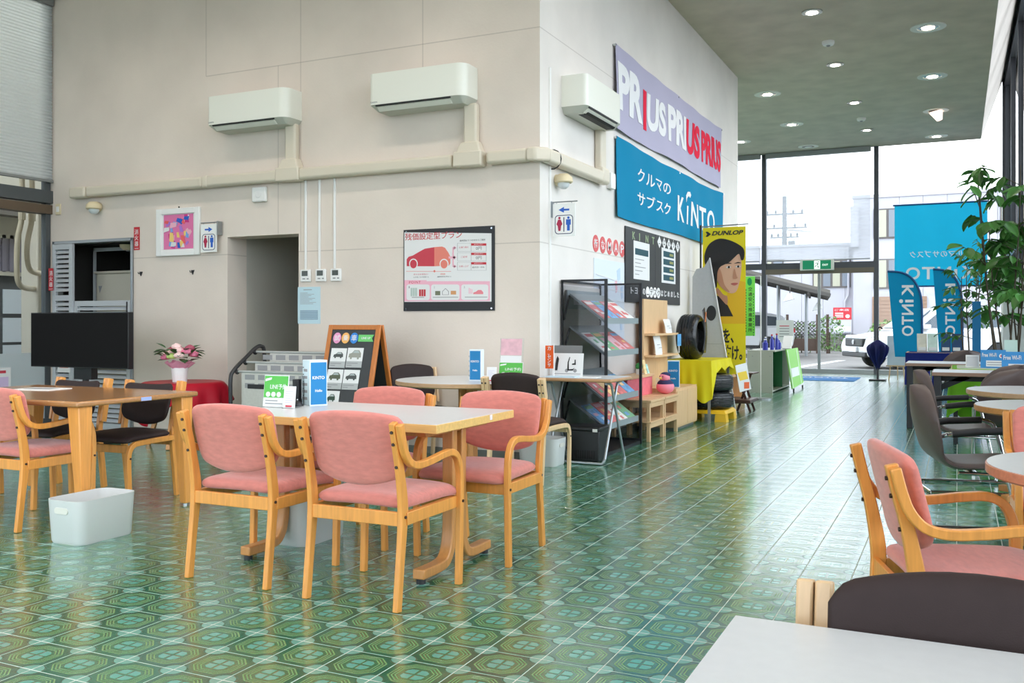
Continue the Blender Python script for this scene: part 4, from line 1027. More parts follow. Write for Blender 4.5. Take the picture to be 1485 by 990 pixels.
# ---- newspaper rack
M_TUBE = mat('rack_black_tube', (48, 48, 50), .4, .2); M_ROD = mat('rod_grey', (176, 178, 176), .35, .3); M_NEWS = mat('newsprint', (198, 196, 190), .85, noise=.05)
t = thing('newspaper_rack', 'black tube newspaper rack with grey rods by the passage', 'newspaper rack', (-5.42, 6.72, 0))
for sx in (-1, 1):
    x = sx*.47
    MB().tube(bez([(x, -.24, .02), (x, -.24, .40), (x, -.24, .66), (x, -.20, .745), (x, -.02, .87), (x, .10, .945), (x, .17, .955), (x, .21, .90), (x, .22, .60), (x, .22, .02)], 5), .018, 8).build('side_frame', M_TUBE, t, smooth=60)
    MB().tube([(x, -.26, .018), (x, .25, .018)], .018, 8).build('foot', M_TUBE, t)
ROD = [(-.17, .735), (-.06, .815), (.07, .905)]
for k, (y, z) in enumerate(ROD):
    MB().tube([(-.47, y, z), (.47, y, z)], .012, 8).build('rod', M_ROD, t, smooth=60)
    for sx in (-1, 1): MB().ball((sx*.455, y, z-.005), .022, 8, 6).build('rod_clip', M_BLACKP, t)
    MB().box(-.40+.06*k, .40, y-.006, y+.006, .28+.04*k, z-.006).build('newspaper', M_NEWS, t)
    for c_ in range(5):
        for r_ in range(3 if k == 2 else 2):
            flat('print_column', rect(-.36+.15*c_+.05*(k % 2), -.25+.15*c_+.05*(k % 2), z-.07-.075*r_, z-.025-.075*r_), M_INKG, t, FY(0, 0, y-.0062))
flat('headline', rect(-.33, -.02, .585, .625), M_INK, t, FY(0, 0, -.1765)); MB().box(-.47, .47, .20, .23, .10, .13).build('brace', M_TUBE, t)
# ---- wooden A-board
M_AB = wood('aboard_orange', (196, 116, 50), .8, axis=2)
t = thing('board_easel', 'orange wooden A-frame board with black panel and car cards', 'sign board', (-4.66, 6.66, 0))
def apanel(par, sy):
    # panel leaning: bottom at y=sy*.28, top at y=sy*.015, height 1.16
    p0 = Vector((0, sy*.30, 0)); up = Vector((0, -sy*.285, 1.155)); upn = up.normalized(); L = up.length
    def P(x, s): return Vector((x, 0, 0))+p0+upn*s
    for sx in (-1, 1):
        MB().beam(P(sx*.245, 0), P(sx*.245, L), .042, .026, (0, 1, 0)).build('stile', M_AB, par, bevel=.004)
    for s in (L-.022, .22): MB().beam(P(-.225, s), P(.225, s), .026, .042, upn).build('rail', M_AB, par, bevel=.003)
    MB().beam(P(0, .23), P(0, L-.04), .45, .010, (0, 1, 0)).build('panel', mat('board_black', (52, 54, 56), .55), par)
    return p0, upn, L
apanel(t, 1); p0, upn, L = apanel(t, -1)
MA = frame(p0+Vector((-.225, -.0065, 0))+upn*0, (1, 0, 0), upn)
MA = Matrix.Translation(MA.to_3x3() @ Vector((0, 0, .002))) @ MA
def apr(nm, x0, x1, s0, s1, m, lv=0): return flat(nm, rect(x0, x1, s0, s1), m, t, Matrix.Translation(MA.to_3x3() @ Vector((0, 0, .0012*lv))) @ MA)
for k, (ch, m) in enumerate((('試', mat('disc_pink', (226, 150, 190), .6)), ('乗', mat('disc_orange', (240, 178, 100), .6)), ('車', mat('disc_blue', (50, 130, 210), .6)))):
    flat('disc', ellipse(.065+.088*k, 1.075, .041, .048), m, t, MA); text('lettering', ch, .06, M_PAPER, t, Matrix.Translation(MA.to_3x3() @ Vector((.04+.088*k, 1.05, .0026))) @ MA, width=.052, bold=.004)
flat('ribbon', [(.285, 1.045), (.44, 1.045), (.422, 1.075), (.44, 1.105), (.285, 1.105)], mat('ribbon_green', (110, 196, 110), .6), t, MA)
text('lettering', 'LINE UP', .03, M_PAPER, t, Matrix.Translation(MA.to_3x3() @ Vector((.318, 1.066, .0026))) @ MA, width=.09, bold=.01)
sil = [(-.05, -.012), (-.047, .008), (-.025, .014), (-.008, .030), (.03, .030), (.048, .012), (.05, -.012), (.036, -.012), (.034, -.022), (.022, -.022), (.02, -.012), (-.022, -.012), (-.024, -.022), (-.036, -.022), (-.038, -.012)]
for k, (cx, cz, lab) in enumerate(((.105, .90, 'a'), (.275, .905, 'b'), (.100, .715, 'c'), (.268, .715, 'd'), (.094, .53, 'e'))):
    apr('car_card', cx-.08, cx+.08, cz-.085, cz+.085, M_PAPER, 0); apr('card_caption', cx-.08, cx+.08, cz-.085, cz-.03, mat('caption_grey', (176, 178, 178), .6), 1)
    for q in range(2): apr('fine_print', cx-.07, cx-.02+.06*(1-q), cz-.052-.018*q, cz-.044-.018*q, M_INKG, 2)
    s_ = (1.0, 1.25, 1.15, 1.1, .8)[k]; tall = (1, 1.2, 1.1, 1, 1.5)[k]
    flat('car_picture', [(cx+a*s_, cz+.02+b*s_*tall) for a, b in sil][::-1], (mat('car_dark', (70, 74, 72), .5), mat('car_silver', (150, 150, 140), .5), mat('car_olive', (84, 90, 70), .5), mat('car_dark', (70, 74, 72), .5), mat('car_green', (40, 66, 50), .5))[k], t, Matrix.Translation(MA.to_3x3() @ Vector((0, 0, .0024))) @ MA)
    flat('car_window', [(cx+a*s_, cz+.02+b*s_*tall) for a, b in ((-.018, .014), (-.005, .026), (.026, .026), (.036, .014))], mat('car_glass', (170, 180, 180), .4), t, Matrix.Translation(MA.to_3x3() @ Vector((0, 0, .0042))) @ MA)
# ---- bins
def bin_(loc, rz, w, d, h, label):
    t = thing('storage_bin', label, 'bin', loc, rz, 'white storage bins')
    def prof(s, z, k=10):
        return [(x, y, z) for x, y in rrect(-w/2*s, w/2*s, -d/2*s, d/2*s, .06*s, 5)]
    levels = [(.90, 0), (.93, .012), (1.0, h), (.97, h), (.90, .02)]
    vs_ = []; fs = []; n = len(prof(1, 0))
    for s, z in levels: vs_ += prof(s, z)
    for i in range(len(levels)-1): fs += [(i*n+k, i*n+(k+1) % n, (i+1)*n+(k+1) % n, (i+1)*n+k) for k in range(n)]
    fs += [tuple(range(n-1, -1, -1)), tuple((len(levels)-1)*n+k for k in range(n))]
    MB().add(vs_, fs).build('body', mat('bin_white', (204, 204, 202), .45), t, smooth=35)
    for sx in (-1, 1):
        MB().prism(rrect(-.05, .05, -.016, .016, .015), 0, .004, frame((sx*(w/2*.985), 0, h-.055), (0, sx, 0), (0, 0, 1))).build('handle_slot', mat('bin_slot', (214, 210, 200), .6), t)
    return t
bin_((-4.285, 3.635, 0), -PI/2, .40, .27, .235, 'white storage bin on the floor beside the brown table')
bin_((-3.20, 4.12, 0), PI/2, .40, .27, .30, 'white storage bin tucked under the white table')
bin_((-3.12, 7.12, 0), 0, .36, .26, .225, 'white storage bin at the wall corner by the folding table')
# ---- cards and stands on the tables
def acrylic_card(name, label, loc, rz, w, h, m, par_draw=None, cat='card stand', tilt=.12):
    t = thing(name, label, cat, loc, rz)
    up = Vector((0, tilt, 1)).normalized()
    MB().beam((0, 0, 0), up*h, w, .004, (0, 1, 0)).build('card', m, t)
    MB().box(-w/2, w/2, -.01, .07, 0, .003).build('base', glass_mat('acrylic', (.95, .97, .97)), t)
    return t, frame(Vector((-w/2, -.0024, 0)), (1, 0, 0), up)
def MT(M, x, y, z): return Matrix.Translation(M.to_3x3() @ Vector((x, y, z))) @ M
def line_card(loc, rz, label, w=.20, h=.165):
    t, M = acrylic_card('reservation_card', label, loc, rz, w, h, M_PAPER)
    flat('green_field', rect(.003, w-.003, h*.30, h-.004), M_GREEN, t, M)
    text('lettering', 'LINE予約', .04, M_PAPER, t, MT(M, w*.27, h*.56, .002), width=w*.66, height=h*.17, bold=.004)
    flat('label_tag', [(w*.05, h*.80), (w*.30, h*.86), (w*.31, h*.93), (w*.06, h*.88)], M_PAPER, t, MT(M, 0, 0, .001))
    for k in range(3): flat('bubble', ellipse(w*(.2+.22*k), h*.40, w*.09, h*.08, 18), M_PAPER, t, MT(M, 0, 0, .001))
    for k in range(2): flat('fine_print', rect(w*.1, w*(.8-.2*k), h*(.10+.09*k), h*(.13+.09*k)), M_INKG, t, M)
def small_card(loc, rz, label, w=.085, h=.13):
    t, M = acrylic_card('menu_card', label, loc, rz, w, h, M_PAPER)
    for k in range(6): flat('fine_print', rect(w*.15, w*(.6+.2*(k % 2)), h*(.25+.1*k), h*(.27+.1*k)), mat('print_lav', (190, 186, 214), .6), t, M)
    flat('stamp', rect(w*.2, w*.75, h*.06, h*.14), M_CRIM, t, M)
def kinto_stand(loc, rz, label, w=.085, d=.085, h=.26):
    t = thing('display_stand', label, 'display stand', loc, rz)
    MB().box(-w/2, w/2, -d/2, d/2, 0, h).build('column', mat('stand_white', (225, 236, 240), .4), t)
    M = FY(-w/2, 0, -d/2-.0002)
    flat('blue_face', rect(.005, w-.004, .006, h-.012), M_KINTO, t, M)
    text('lettering', 'KINTO', .03, M_PAPER, t, MT(M, w*.14, h*.58, .002), width=w*.7, bold=.02)
    text('lettering', 'Hello', .03, M_PAPER, t, MT(M, w*.3, h*.30, .002), width=w*.4, bold=.02)
    M2 = frame((-w/2-.0002, d/2, 0), (0, -1, 0), (0, 0, 1))
    flat('pale_face', rect(.004, d-.004, .004, h-.004), mat('stand_pale', (206, 224, 230), .6), t, M2)
    for k in range(5): flat('fine_print', rect(.02, .065, .03+.038*k, .045+.038*k), M_INKG, t, MT(M2, 0, 0, .001)); flat('bullet', rect(.008, .02, .05+.038*k, .055+.038*k), M_INK, t, MT(M2, 0, 0, .001))
kinto_stand((-3.16, 4.13, .73), PI/2-.50, 'tall blue and white advertising column on the white table', .10, .095, .245)
line_card((-3.26, 3.92, .73), .05, 'green reservation card on the white table', .155, .17)
small_card((-3.155, 3.905, .73), .1, 'small white menu card beside the green card on the white table', .07, .115)
t = thing('call_bell', 'small black desk bell on the white table', 'bell', (-3.20, 4.03, .73)); MB().lathe([(.03, 0), (.03, .006), (.024, .02), (.008, .03), (0, .032)], 18).build('bell', M_BLACKP, t, smooth=40); MB().cyl((0,0,.03),(0,0,.038),.004, n=8).build('plunger', M_CHROME, t)
t = thing('pen_holder', 'dark upright pen holder behind the cards on the white table', 'holder', (-3.245, 4.09, .73)); MB().box(-.02, .02, -.02, .02, 0, .14).build('body', M_BLACKP, t, bevel=.003); MB().cyl((.03, 0, 0), (.03, 0, .16), .006, n=8).build('pen', M_CHROME, t)
kinto_stand((-3.44, 6.56, .72), .05, 'blue advertising column on the round table', .10, .06, .245)
line_card((-3.13, 6.53, .72), .05, 'green reservation card on the round table', .20, .15)
small_card((-3.24, 6.42, .72), .1, 'small white card in front of the green card on the round table', .08, .115)
t, M = acrylic_card('leaflet_stand', 'acrylic stand with a pale pink leaflet on the round table', (-3.19, 6.66, .72), .05, .20, .335, glass_mat('acrylic', (.95, .97, .97)))
flat('leaflet', rect(.005, .185, .20, .33), mat('leaflet_pink', (222, 176, 186), .6, noise=.12, nscale=18), t, M); flat('leaflet_white', rect(.005, .185, .01, .195), M_PAPER, t, M)
# papers on the brown table
t = thing('leaflet', 'white leaflet lying on the brown table', 'leaflet', (-5.55, 4.30, .730), .2); MB().box(-.15, .15, -.11, .11, 0, .004).build('sheet', M_PAPER, t); flat('fine_print', rect(-.1, .1, -.05, .05), M_INKG, t, Matrix.Translation((0, 0, .004)))
# ---- roller screens on the left glazing
M_BLIND = glass_mat('screen_fabric_left', (1, 1, 1), alpha=(.80, .84, .86, .90))
for k, (y0, y1) in enumerate(((4.72, 7.285), (2.10, 4.52), (-.5, 1.9))):
    t = thing('roller_blind', ('grey pleated screen drawn over the left glazing next to the beige wall', 'grey pleated screen over the left glazing, middle bay', 'grey pleated screen over the left glazing, near bay')[k], 'blind', (XL+.055, y0, 0), 0, 'left window screens')
    vs_ = []; n = 110
    for j in range(n+1):
        z = 2.78+(4.74-2.78)*j/n; x = .012*(j % 2)
        vs_ += [(x, 0, z), (x, y1-y0, z)]
    MB().add(vs_, [(2*j, 2*j+1, 2*j+3, 2*j+2) for j in range(n)]).build('pleated_cloth', M_BLIND, t)
    MB().box(-.03, .04, 0, y1-y0, 4.74, 4.84).build('head_rail', M_STEEL, t, bevel=.005); MB().box(-.015, .03, 0, y1-y0, 2.75, 2.78).build('bottom_bar', M_STEEL, t, bevel=.003)
# ================================================================ along the corridor wall
M_BLKM = mat('black_metal', (34, 35, 38), .45, .3); M_SHELFG = mat('shelf_grey', (146, 156, 158), .45, .2)
M_SMOKE = glass_mat('smoked_acrylic', (.78, .78, .80)); M_PINE = wood('pale_pine', (222, 184, 140), .86, axis=1, rough=.5, coat=0); M_PINEV = wood('pale_pine_upright', (222, 184, 140), .86, axis=2, rough=.5, coat=0)
# ---- magazine rack with smoked ends and four tilted shelves
t = thing('magazine_rack', 'black magazine rack with smoked side panels and tilted shelves', 'magazine rack', (-3.00, 8.25, 0))
RX0, RX1, RY0, RY1, RZ = -.20, .216, -.50, .49, 1.56
for y in (RY0, RY1):
    MB().box(RX1-.012, RX1+.012, y-.012, y+.012, 0, RZ).build('front_post', M_BLKM, t); MB().box(RX0-.008, RX0+.008, y-.010, y+.010, 0, RZ).build('rear_post', M_BLKM, t)
    MB().box(RX0, RX1, y-.008, y+.008, RZ-.018, RZ).build('top_bar', M_BLKM, t); MB().box(RX0, RX1, y-.01, y+.01, 0, .05).build('base_bar', M_BLKM, t)
    MB().box(RX0, RX1, y-.002, y+.002, .05, RZ-.018).build('side_panel', M_SMOKE, t)
MB().box(RX0, RX0+.012, RY0, RY1, RZ-.02, RZ).build('rear_bar', M_BLKM, t); MB().box(RX0, RX1, RY0, RY1, .0, .03).build('base', M_BLKM, t)
MB().box(RX0-.004, RX0, RY0+.02, RY1-.02, .05, RZ-.05).build('back_panel', mat('rack_fabric', (196, 192, 186), .9, noise=.18, nscale=90), t)
MB().box(RX0+.01, RX0+.03, RY0+.05, RY1-.10, 1.30, 1.47).build('header_panel', M_SHELFG, t); flat('header_print', rect(-.30, .05, 1.34, 1.43), mat('header_paper', (206, 200, 210), .6, noise=.2, nscale=60), t, FX(0, 0, RX0+.031))
SH = [1.19, .90, .49, .25]
mag_cols = [(214, 120, 120), (120, 170, 214), (240, 226, 160), (232, 232, 228), (130, 180, 140), (230, 180, 190), (150, 140, 170), (240, 196, 140)]
rnd = random.Random(21)
for si, z in enumerate(SH):
    zf, zb = z, z+.25
    MB().hexa([(RX1-.02,RY0+.03,zf-.02),(RX1-.02,RY1-.03,zf-.02),(RX1-.015,RY1-.03,zf),(RX1-.015,RY0+.03,zf),(RX0+.06,RY0+.03,zb-.02),(RX0+.06,RY1-.03,zb-.02),(RX0+.06,RY1-.03,zb),(RX0+.06,RY0+.03,zb)]).build('tilted_shelf', M_SHELFG, t)
    MB().box(RX1-.022, RX1-.012, RY0+.03, RY1-.03, zf-.025, zf+.028).build('shelf_lip', M_SHELFG, t)
    for y in (RY0+.03, RY1-.03): MB().beam((RX0+.06, y, zb-.02), (RX0+.005, y, zb-.24 if zb > .3 else .02), .014, .014, (0, 1, 0)).build('bracket', M_BLKM, t)
    up = Vector((RX0+.06-(RX1-.025), 0, zb-zf)).normalized()
    for k in range(4):
        yy = RY0+.06+.225*k
        c = mag_cols[(si*3+k) % 8]
        m_ = thing('magazine', '%s magazine on the %s shelf of the black rack, %s along it' % (('red', 'blue', 'yellow', 'white', 'green', 'pink', 'purple', 'orange')[(si*3+k) % 8], ('top', 'second', 'third', 'lowest')[si], ('first', 'second', 'third', 'last')[k]), 'magazine', (-3.00+RX1-.03, 8.25+yy, zf+.002), 0, 'magazines in the black rack')
        N = Vector((0, 1, 0)).cross(up); N = N if N.z > 0 else -N
        M = frame(N*.003, (0, 1, 0), up)
        if (M.to_3x3() @ Vector((0, 0, 1))).z < 0: M = frame(N*.003+Vector((0, .21, 0)), (0, -1, 0), up)
        h_ = .29
        MB().prism(rect(0, .21, 0, h_), 0, .008, M).build('cover', mat('mag_%d' % ((si*3+k) % 8), c, .35, noise=.35, nscale=26), m_)
        flat('title', rect(.02, .19, h_-.06, h_-.02), mat('mag_%d' % ((si*3+k+3) % 8), mag_cols[(si*3+k+3) % 8], .4), m_, MT(M, 0, 0, .008))
        for q in range(3): a, b = rnd.uniform(.02, .10), rnd.uniform(.02, .16); flat('cover_print', rect(a, a+rnd.uniform(.04, .09), b, b+rnd.uniform(.02, .06)), mat('mag_%d' % rnd.randint(0, 7), mag_cols[0], .4), m_, MT(M, 0, 0, .008+.0005*q))
# ---- folding table in front of the rack
t = thing('folding_table', 'folding table with grey tube legs in front of the magazine rack', 'table', (-2.87, 7.46, 0))
MB().box(-.33, .33, -.26, .26, .685, .715).build('tabletop', wood('table_tan', (196, 150, 108), .85, axis=0), t, bevel=.010); MB().box(-.326, .326, -.256, .256, .7145, .7165).build('laminate', mat('grey_laminate', (196, 200, 204), .4), t)
M_TUBG = mat('tube_grey', (168, 174, 178), .3, .6)
for sx in (-1, 1):
    x = sx*.27
    MB().tube(bez([(x, -.22, .675), (x, -.10, .66), (x, -.04, .56), (x, .10, .28), (x, .24, .012)], 5), .012, 8).build('leg', M_TUBG, t, smooth=60)
    MB().tube(bez([(x*.93, .22, .675), (x*.93, .12, .66), (x*.93, .06, .56), (x*.93, -.08, .28), (x*.93, -.20, .05)], 5), .012, 8).build('leg', M_TUBG, t, smooth=60)
    MB().cyl((x, .24, 0), (x, .24, .02), .015, n=10).build('foot_cap', M_TUBG, t)
MB().tube(bez([(-.251, -.20, .05), (-.23, -.21, .016), (-.18, -.21, .014), (.18, -.21, .014), (.23, -.21, .016), (.251, -.20, .05)], 4), .012, 8).build('floor_tube', M_TUBG, t, smooth=60)
# things on it
t = thing('scooter_poster', 'white poster of electric scooters standing on the folding table', 'poster', (-3.03, 7.42, .7165), .05)
M = frame((-.13, 0, 0), (1, 0, 0), Vector((0, .18, 1)).normalized()); MB().prism(rect(0, .28, 0, .20), -.004, 0, M).build('card', M_PAPER, t)
MB().prism(rect(-.02, .26, .13, .27), -.02, -.016, MT(M, .0, 0, 0)).build('rear_sheet', mat('rear_grey', (110, 112, 112), .5), t)
def scoot(dx): return [[(dx+.02, .05), (dx+.035, .055), (dx+.03, .12), (dx+.04, .165), (dx+.034, .168), (dx+.02, .12)], [(dx+.02, .05), (dx+.07, .05), (dx+.085, .075), (dx+.07, .065), (dx+.02, .06)], [(dx+.06, .10), (dx+.095, .10), (dx+.09, .145), (dx+.082, .145), (dx+.082, .115), (dx+.06, .11)]]
for dx in (.12,):
    for pl in scoot(dx): flat('scooter_body', pl, M_INK, t, MT(M, 0, 0, .0006))
    for cx in (.015, .09): flat('scooter_wheel', ellipse(dx+cx, .05, .016, .016, 16), M_INKG, t, MT(M, 0, 0, .0004))
flat('scooter_body', [(.03, .05), (.05, .05), (.055, .11), (.06, .15), (.045, .175), (.035, .15), (.03, .11)], M_INK, t, MT(M, 0, 0, .0006)); flat('fine_print', rect(.02, .26, .02, .025), M_INKG, t, M)
t = thing('mini_flag', 'small orange vertical flag on a white pole at the wall corner', 'flag', (-3.09, 7.30, .7165))
MB().cyl((0, 0, 0), (0, 0, .28), .004, n=8).build('pole', M_WHITEP, t); MB().lathe([(.03, 0), (.03, .006)], 16).build('base', M_WHITEP, t)
MB().box(-.078, -.004, -.002, 0, .07, .265).build('cloth', cloth_mat('flag_orange', (240, 106, 52), .2), t)
for k, ch in enumerate('カーセンサ'): text('lettering', ch, .03, M_PAPER, t, FY(-.058, .225-.035*k, -.0035), width=.032 if ch != 'ー' else .02, bold=.01)
t = thing('brochure_pile', 'flat pile of brochures on the folding table', 'brochures', (-2.95, 7.33, .7165), .03); MB().box(-.2, .06, -.07, .07, 0, .008).build('brochure', mat('brochure_blue', (196, 216, 228), .5), t); MB().box(.09, .25, -.06, .07, 0, .005).build('leaflet', M_PAPER, t)
# ---- black plastic container under the table
t = thing('storage_crate', 'black slotted plastic container under the folding table', 'crate', (-2.86, 7.50, 0))
MB().hexa([(-.14,-.12,.002),(.14,-.12,.002),(.14,.10,.002),(-.14,.10,.002),(-.155,-.135,.27),(.155,-.135,.27),(.155,.115,.27),(-.155,.115,.27)]).build('body', M_BLACKP, t, bevel=.012)
MB().box(-.165, .165, -.145, .125, .265, .30).build('lid', M_BLACKP, t, bevel=.01)
for k in range(11): MB().box(-.10+.02*k, -.091+.02*k, -.129, -.12, .03, .10).build('slot', mat('slot_black', (12, 12, 14), .7), t)
MB().box(.10, .14, -.152, -.14, .26, .285).build('latch', M_WHITEP, t)
# ---- pine stools with a lower shelf
def stool(loc, label, w):
    t = thing('pine_stool', label, 'stool', loc, 0, 'pine stools')
    MB().box(-.20, .21, -w/2, w/2, .385, .41).build('seat_board', M_PINE, t, bevel=.003)
    for sx in (-1, 1):
        for sy in (-1, 1): MB().box(sx*.18-.017, sx*.18+.017, sy*(w/2-.02)-.017, sy*(w/2-.02)+.017, 0, .385).build('leg', M_PINEV, t, bevel=.002)
        MB().box(sx*.188-.009, sx*.188+.009, -w/2+.03, w/2-.03, .335, .385).build('apron', M_PINE, t)
    for sy in (-1, 1): MB().box(-.17, .17, sy*(w/2-.02)-.009, sy*(w/2-.02)+.009, .335, .385).build('apron', M_PINE, t)
    MB().box(-.20, .21, -w/2, w/2, .185, .20).build('shelf_board', M_PINE, t, bevel=.002); MB().box(.18, .198, -w/2+.03, w/2-.03, .135, .185).build('shelf_apron', M_PINE, t)
stool((-2.93, 9.12, 0), 'pine stool with lower shelf next to the magazine rack', .50); stool((-2.93, 9.64, 0), 'pine stool with lower shelf next to the pale cabinet', .50)
t = thing('pink_box', 'pink painted box with a wooden lid on the pine stools', 'box', (-3.08, 9.35, .41))
MB().box(-.10, .10, -.42, .42, 0, .19).build('body', mat('box_pink', (228, 116, 126), .55, noise=.08, nscale=20), t, bevel=.004); MB().box(-.115, .115, -.44, .44, .19, .215).build('lid', M_PINE, t, bevel=.003)
t = thing('small_plant', 'tiny green plant in a white cup on the pink box', 'plant', (-3.05, 9.52, .625)); MB().lathe([(.03, 0), (.036, .06), (.03, .06)], 16).build('cup', M_WHITEP, t); MB().ball((0, 0, .085), .04, 10, 7).build('foliage', mat('moss_green', (58, 148, 70), .7, noise=.2), t, smooth=60)
for k, (y, w_, h_, c) in enumerate(((9.66, .07, .15, (232, 204, 150)), (9.76, .06, .10, (170, 214, 206)))):
    t = thing('picture_card', ('small tan picture card on the pink box', 'small mint picture card at the end of the pink box')[k], 'card', (-3.02, y, .625)); MB().beam((0, 0, 0), (-.03, 0, h_), .008, w_, (0, 1, 0)).build('card', mat('card_%d' % k, c, .6, noise=.25, nscale=30), t); MB().box(-.05, .01, -.02, .02, 0, .004).build('foot', M_PAPER, t)
# ---- toy bird
t = thing('toy_bird', 'round pink toy bird with navy cap and jacket on the pine stool', 'toy', (-2.84, 9.78, .41), -.5)
M_TPINK = mat('toy_pink', (240, 140, 160), .7, bump=.2); M_TNAVY = mat('toy_navy', (34, 36, 82), .7)
MB().ball((0, 0, .075), (.095, .10, .075), 18, 10).build('body', M_TPINK, t, smooth=60); MB().ball((0, 0, .105), (.085, .09, .055), 18, 10).build('jacket', M_TNAVY, t, smooth=60)
MB().ball((.0, -.01, .175), (.058, .058, .05), 16, 10).build('head', M_TPINK, t, smooth=60); MB().ball((0, .005, .205), (.055, .055, .03), 16, 8).build('cap', M_TNAVY, t, smooth=60)
MB().lathe([(.016, 0), (0, .04)], 10).build('beak', mat('toy_yellow', (240, 206, 90), .5), t, loc=(0, -.06, .17), rot=(PI/2, 0, 0)); MB().ball((-.07, .07, .10), (.06, .03, .015), 10, 6).build('tail', M_TPINK, t, smooth=60)
for s in (-1, 1): MB().ball((s*.022, -.06, .19), .006, 8, 6).build('eye', M_INK, t)
# ---- pale cabinet and upright display panel
t = thing('low_cabinet', 'pale wooden low cabinet behind the pine stools', 'cabinet', (-2.99, 10.35, 0))
MB().box(-.21, .235, -.44, .44, .03, .455).build('body', M_PINEV, t, bevel=.003); MB().box(-.18, .20, -.42, .42, 0, .03).build('plinth', M_SK, t)
for s in (-1, 1): MB().box(.235, .243, s*.215-.21, s*.215+.21, .05, .43).build('door', M_PINEV, t, bevel=.002)
t = thing('display_shelf', 'tall pale wooden panel with two narrow ledges on the low cabinet', 'display shelf', (-3.13, 10.30, .455))
MB().box(-.02, .02, -.42, .50, 0, .98).build('panel', M_PINEV, t, bevel=.003)
for z in (.60, .36): MB().box(.02, .14, -.40, .55, z-.025, z).build('ledge', M_PINE, t, bevel=.002)
for (y, z, h_, lab) in ((10.55, 1.055, .16, 'white leaflet leaning on the upper ledge of the pale panel'), (10.15, .815, .22, 'white curled notice leaning on the lower ledge of the pale panel')):
    t = thing('leaflet', lab, 'leaflet', (-3.02, y, z)); MB().grid(lambda u, v: (-.06*v*(1-.4*v)+.012*math.sin(PI*v), -.12+.26*u, v*h_), 4, 8).build('sheet', M_PAPER, t, smooth=60)
    for k in range(3): MB().box(.014-.02*k, .016-.02*k, -.04, .06, h_*(.35+.15*k), h_*(.38+.15*k)).build('fine_print', M_INKG, t)
t = thing('clip_sign', 'small blue photo sign clipped to the pale panel', 'sign', (-2.97, 10.80, .82)); MB().box(-.002, .002, -.07, .09, .08, .22).build('card', mat('sign_sky', (96, 164, 218), .5, noise=.2, nscale=12), t); MB().cyl((0, 0, 0), (0, 0, .08), .006, n=8).build('stem', M_WHITEP, t)
kinto_stand((-2.86, 10.18, .455), .2, 'blue advertising column on the low cabinet', .13, .05, .30)
t = thing('photo_frame', 'small pale framed card behind the toy bird', 'card', (-2.93, 10.0, .455), .3); MB().box(-.08, .08, -.004, .004, 0, .11).build('card', mat('cream_card', (232, 214, 178), .6, noise=.1), t); MB().box(-.05, .05, 0, .04, 0, .004).build('foot', M_PAPER, t)
# ---- tyre table with yellow cloth
t = thing('display_table', 'table under the yellow cloth beside the tyres', 'table', (-2.90, 11.42, 0))
MB().box(-.28, .28, -.52, .52, .70, .725).build('tabletop', M_PINE, t)
for sx in (-1, 1):
    for sy in (-1, 1): MB().box(sx*.26-.015, sx*.26+.015, sy*.50-.015, sy*.50+.015, 0, .70).build('leg', M_STEEL, t)
M_YEL = cloth_mat('yellow_cloth', (232, 218, 34), .15, .5)
def ycl(u, v):
    # u around the perimeter, v from the centre outwards and down
    a = 2*PI*u; c, s_ = math.cos(a), math.sin(a); k = 1/max(abs(c), abs(s_)); ex, ey = .29*c*k, .53*s_*k
    if v < .4: q = v/.4; return (ex*q, ey*q, .728)
    q = (v-.4)/.6
    if ey < -.525: hang = .46+.03*math.sin(a*11)
    elif ex > .285: hang = .11+.03*math.sin(a*9)+.32*max(0, (-ey-.36)/.17)
    else: hang = .25+.05*math.sin(a*7)
    o = 1+.05*q+.03*q*math.sin(a*17)
    return (ex*o+.01*q, ey*o, .728-.01*min(1, q*5)-hang*q)
o = MB().grid(ycl, 120, 20).build('tablecloth', M_YEL, loc=(-2.90, 11.42, 0), smooth=70); tag(o, 'bright yellow cloth gathered over the tyre display table', 'tablecloth')
M_TYRE = mat('wrapped_tyre', (30, 32, 34), .22, bump=.9, bscale=26, noise=.2, nscale=14); M_RUB = mat('tyre_rubber', (24, 24, 26), .6)
def tyre(label, loc, rot, r=.30, w=.21, rz=0):
    t = thing('tyre', label, 'tyre', loc, rz, 'tyres on display')
    prof = [(.19, -w/2+.01), (.22, -w/2), (r-.04, -w/2), (r-.012, -w/2+.02), (r, -w/2+.05), (r, w/2-.05), (r-.012, w/2-.02), (r-.04, w/2), (.22, w/2), (.19, w/2-.01), (.185, 0), (.19, -w/2+.01)]
    MB().lathe(prof, 36).build('casing', M_TYRE, t, smooth=50, rot=rot)
    for k in range(4): MB().lathe([(r+.001, -w/2+.055+.033*k), (r+.003, -w/2+.06+.033*k), (r+.001, -w/2+.066+.033*k)], 36).build('wrap_fold', M_RUB, t, rot=rot)
    return t
tt = tyre('plastic wrapped tyre standing upright on the yellow cloth', (-2.95, 11.28, 1.003), (PI/2, 0, 0), .273, .25, PI/2-.02)
lb = MB().grid(lambda u, v: (-.04+.10*math.sin(v*PI*.5)*.6+.11*u, -.15-.02*math.sin(PI*v), .32-.52*v+.04*u*(1-v)), 4, 12).build('tread_label', mat('label_dark', (60, 58, 60), .25, noise=.5, nscale=8), tt, smooth=60)
sd = lb.modifiers.new('thick', 'SOLIDIFY'); sd.thickness = .003
MB().prism([(0, 0), (.05, 0), (.09, .12), (.05, .12)], 0, .002, frame((.0, -.168, .18), (1, 0, 0), (0, 0, 1))).build('label_stripe', mat('label_copper', (206, 116, 80), .3), tt)
t = thing('tyre_platform', 'yellow plastic display step under the stacked tyres', 'platform', (-2.73, 11.30, 0))
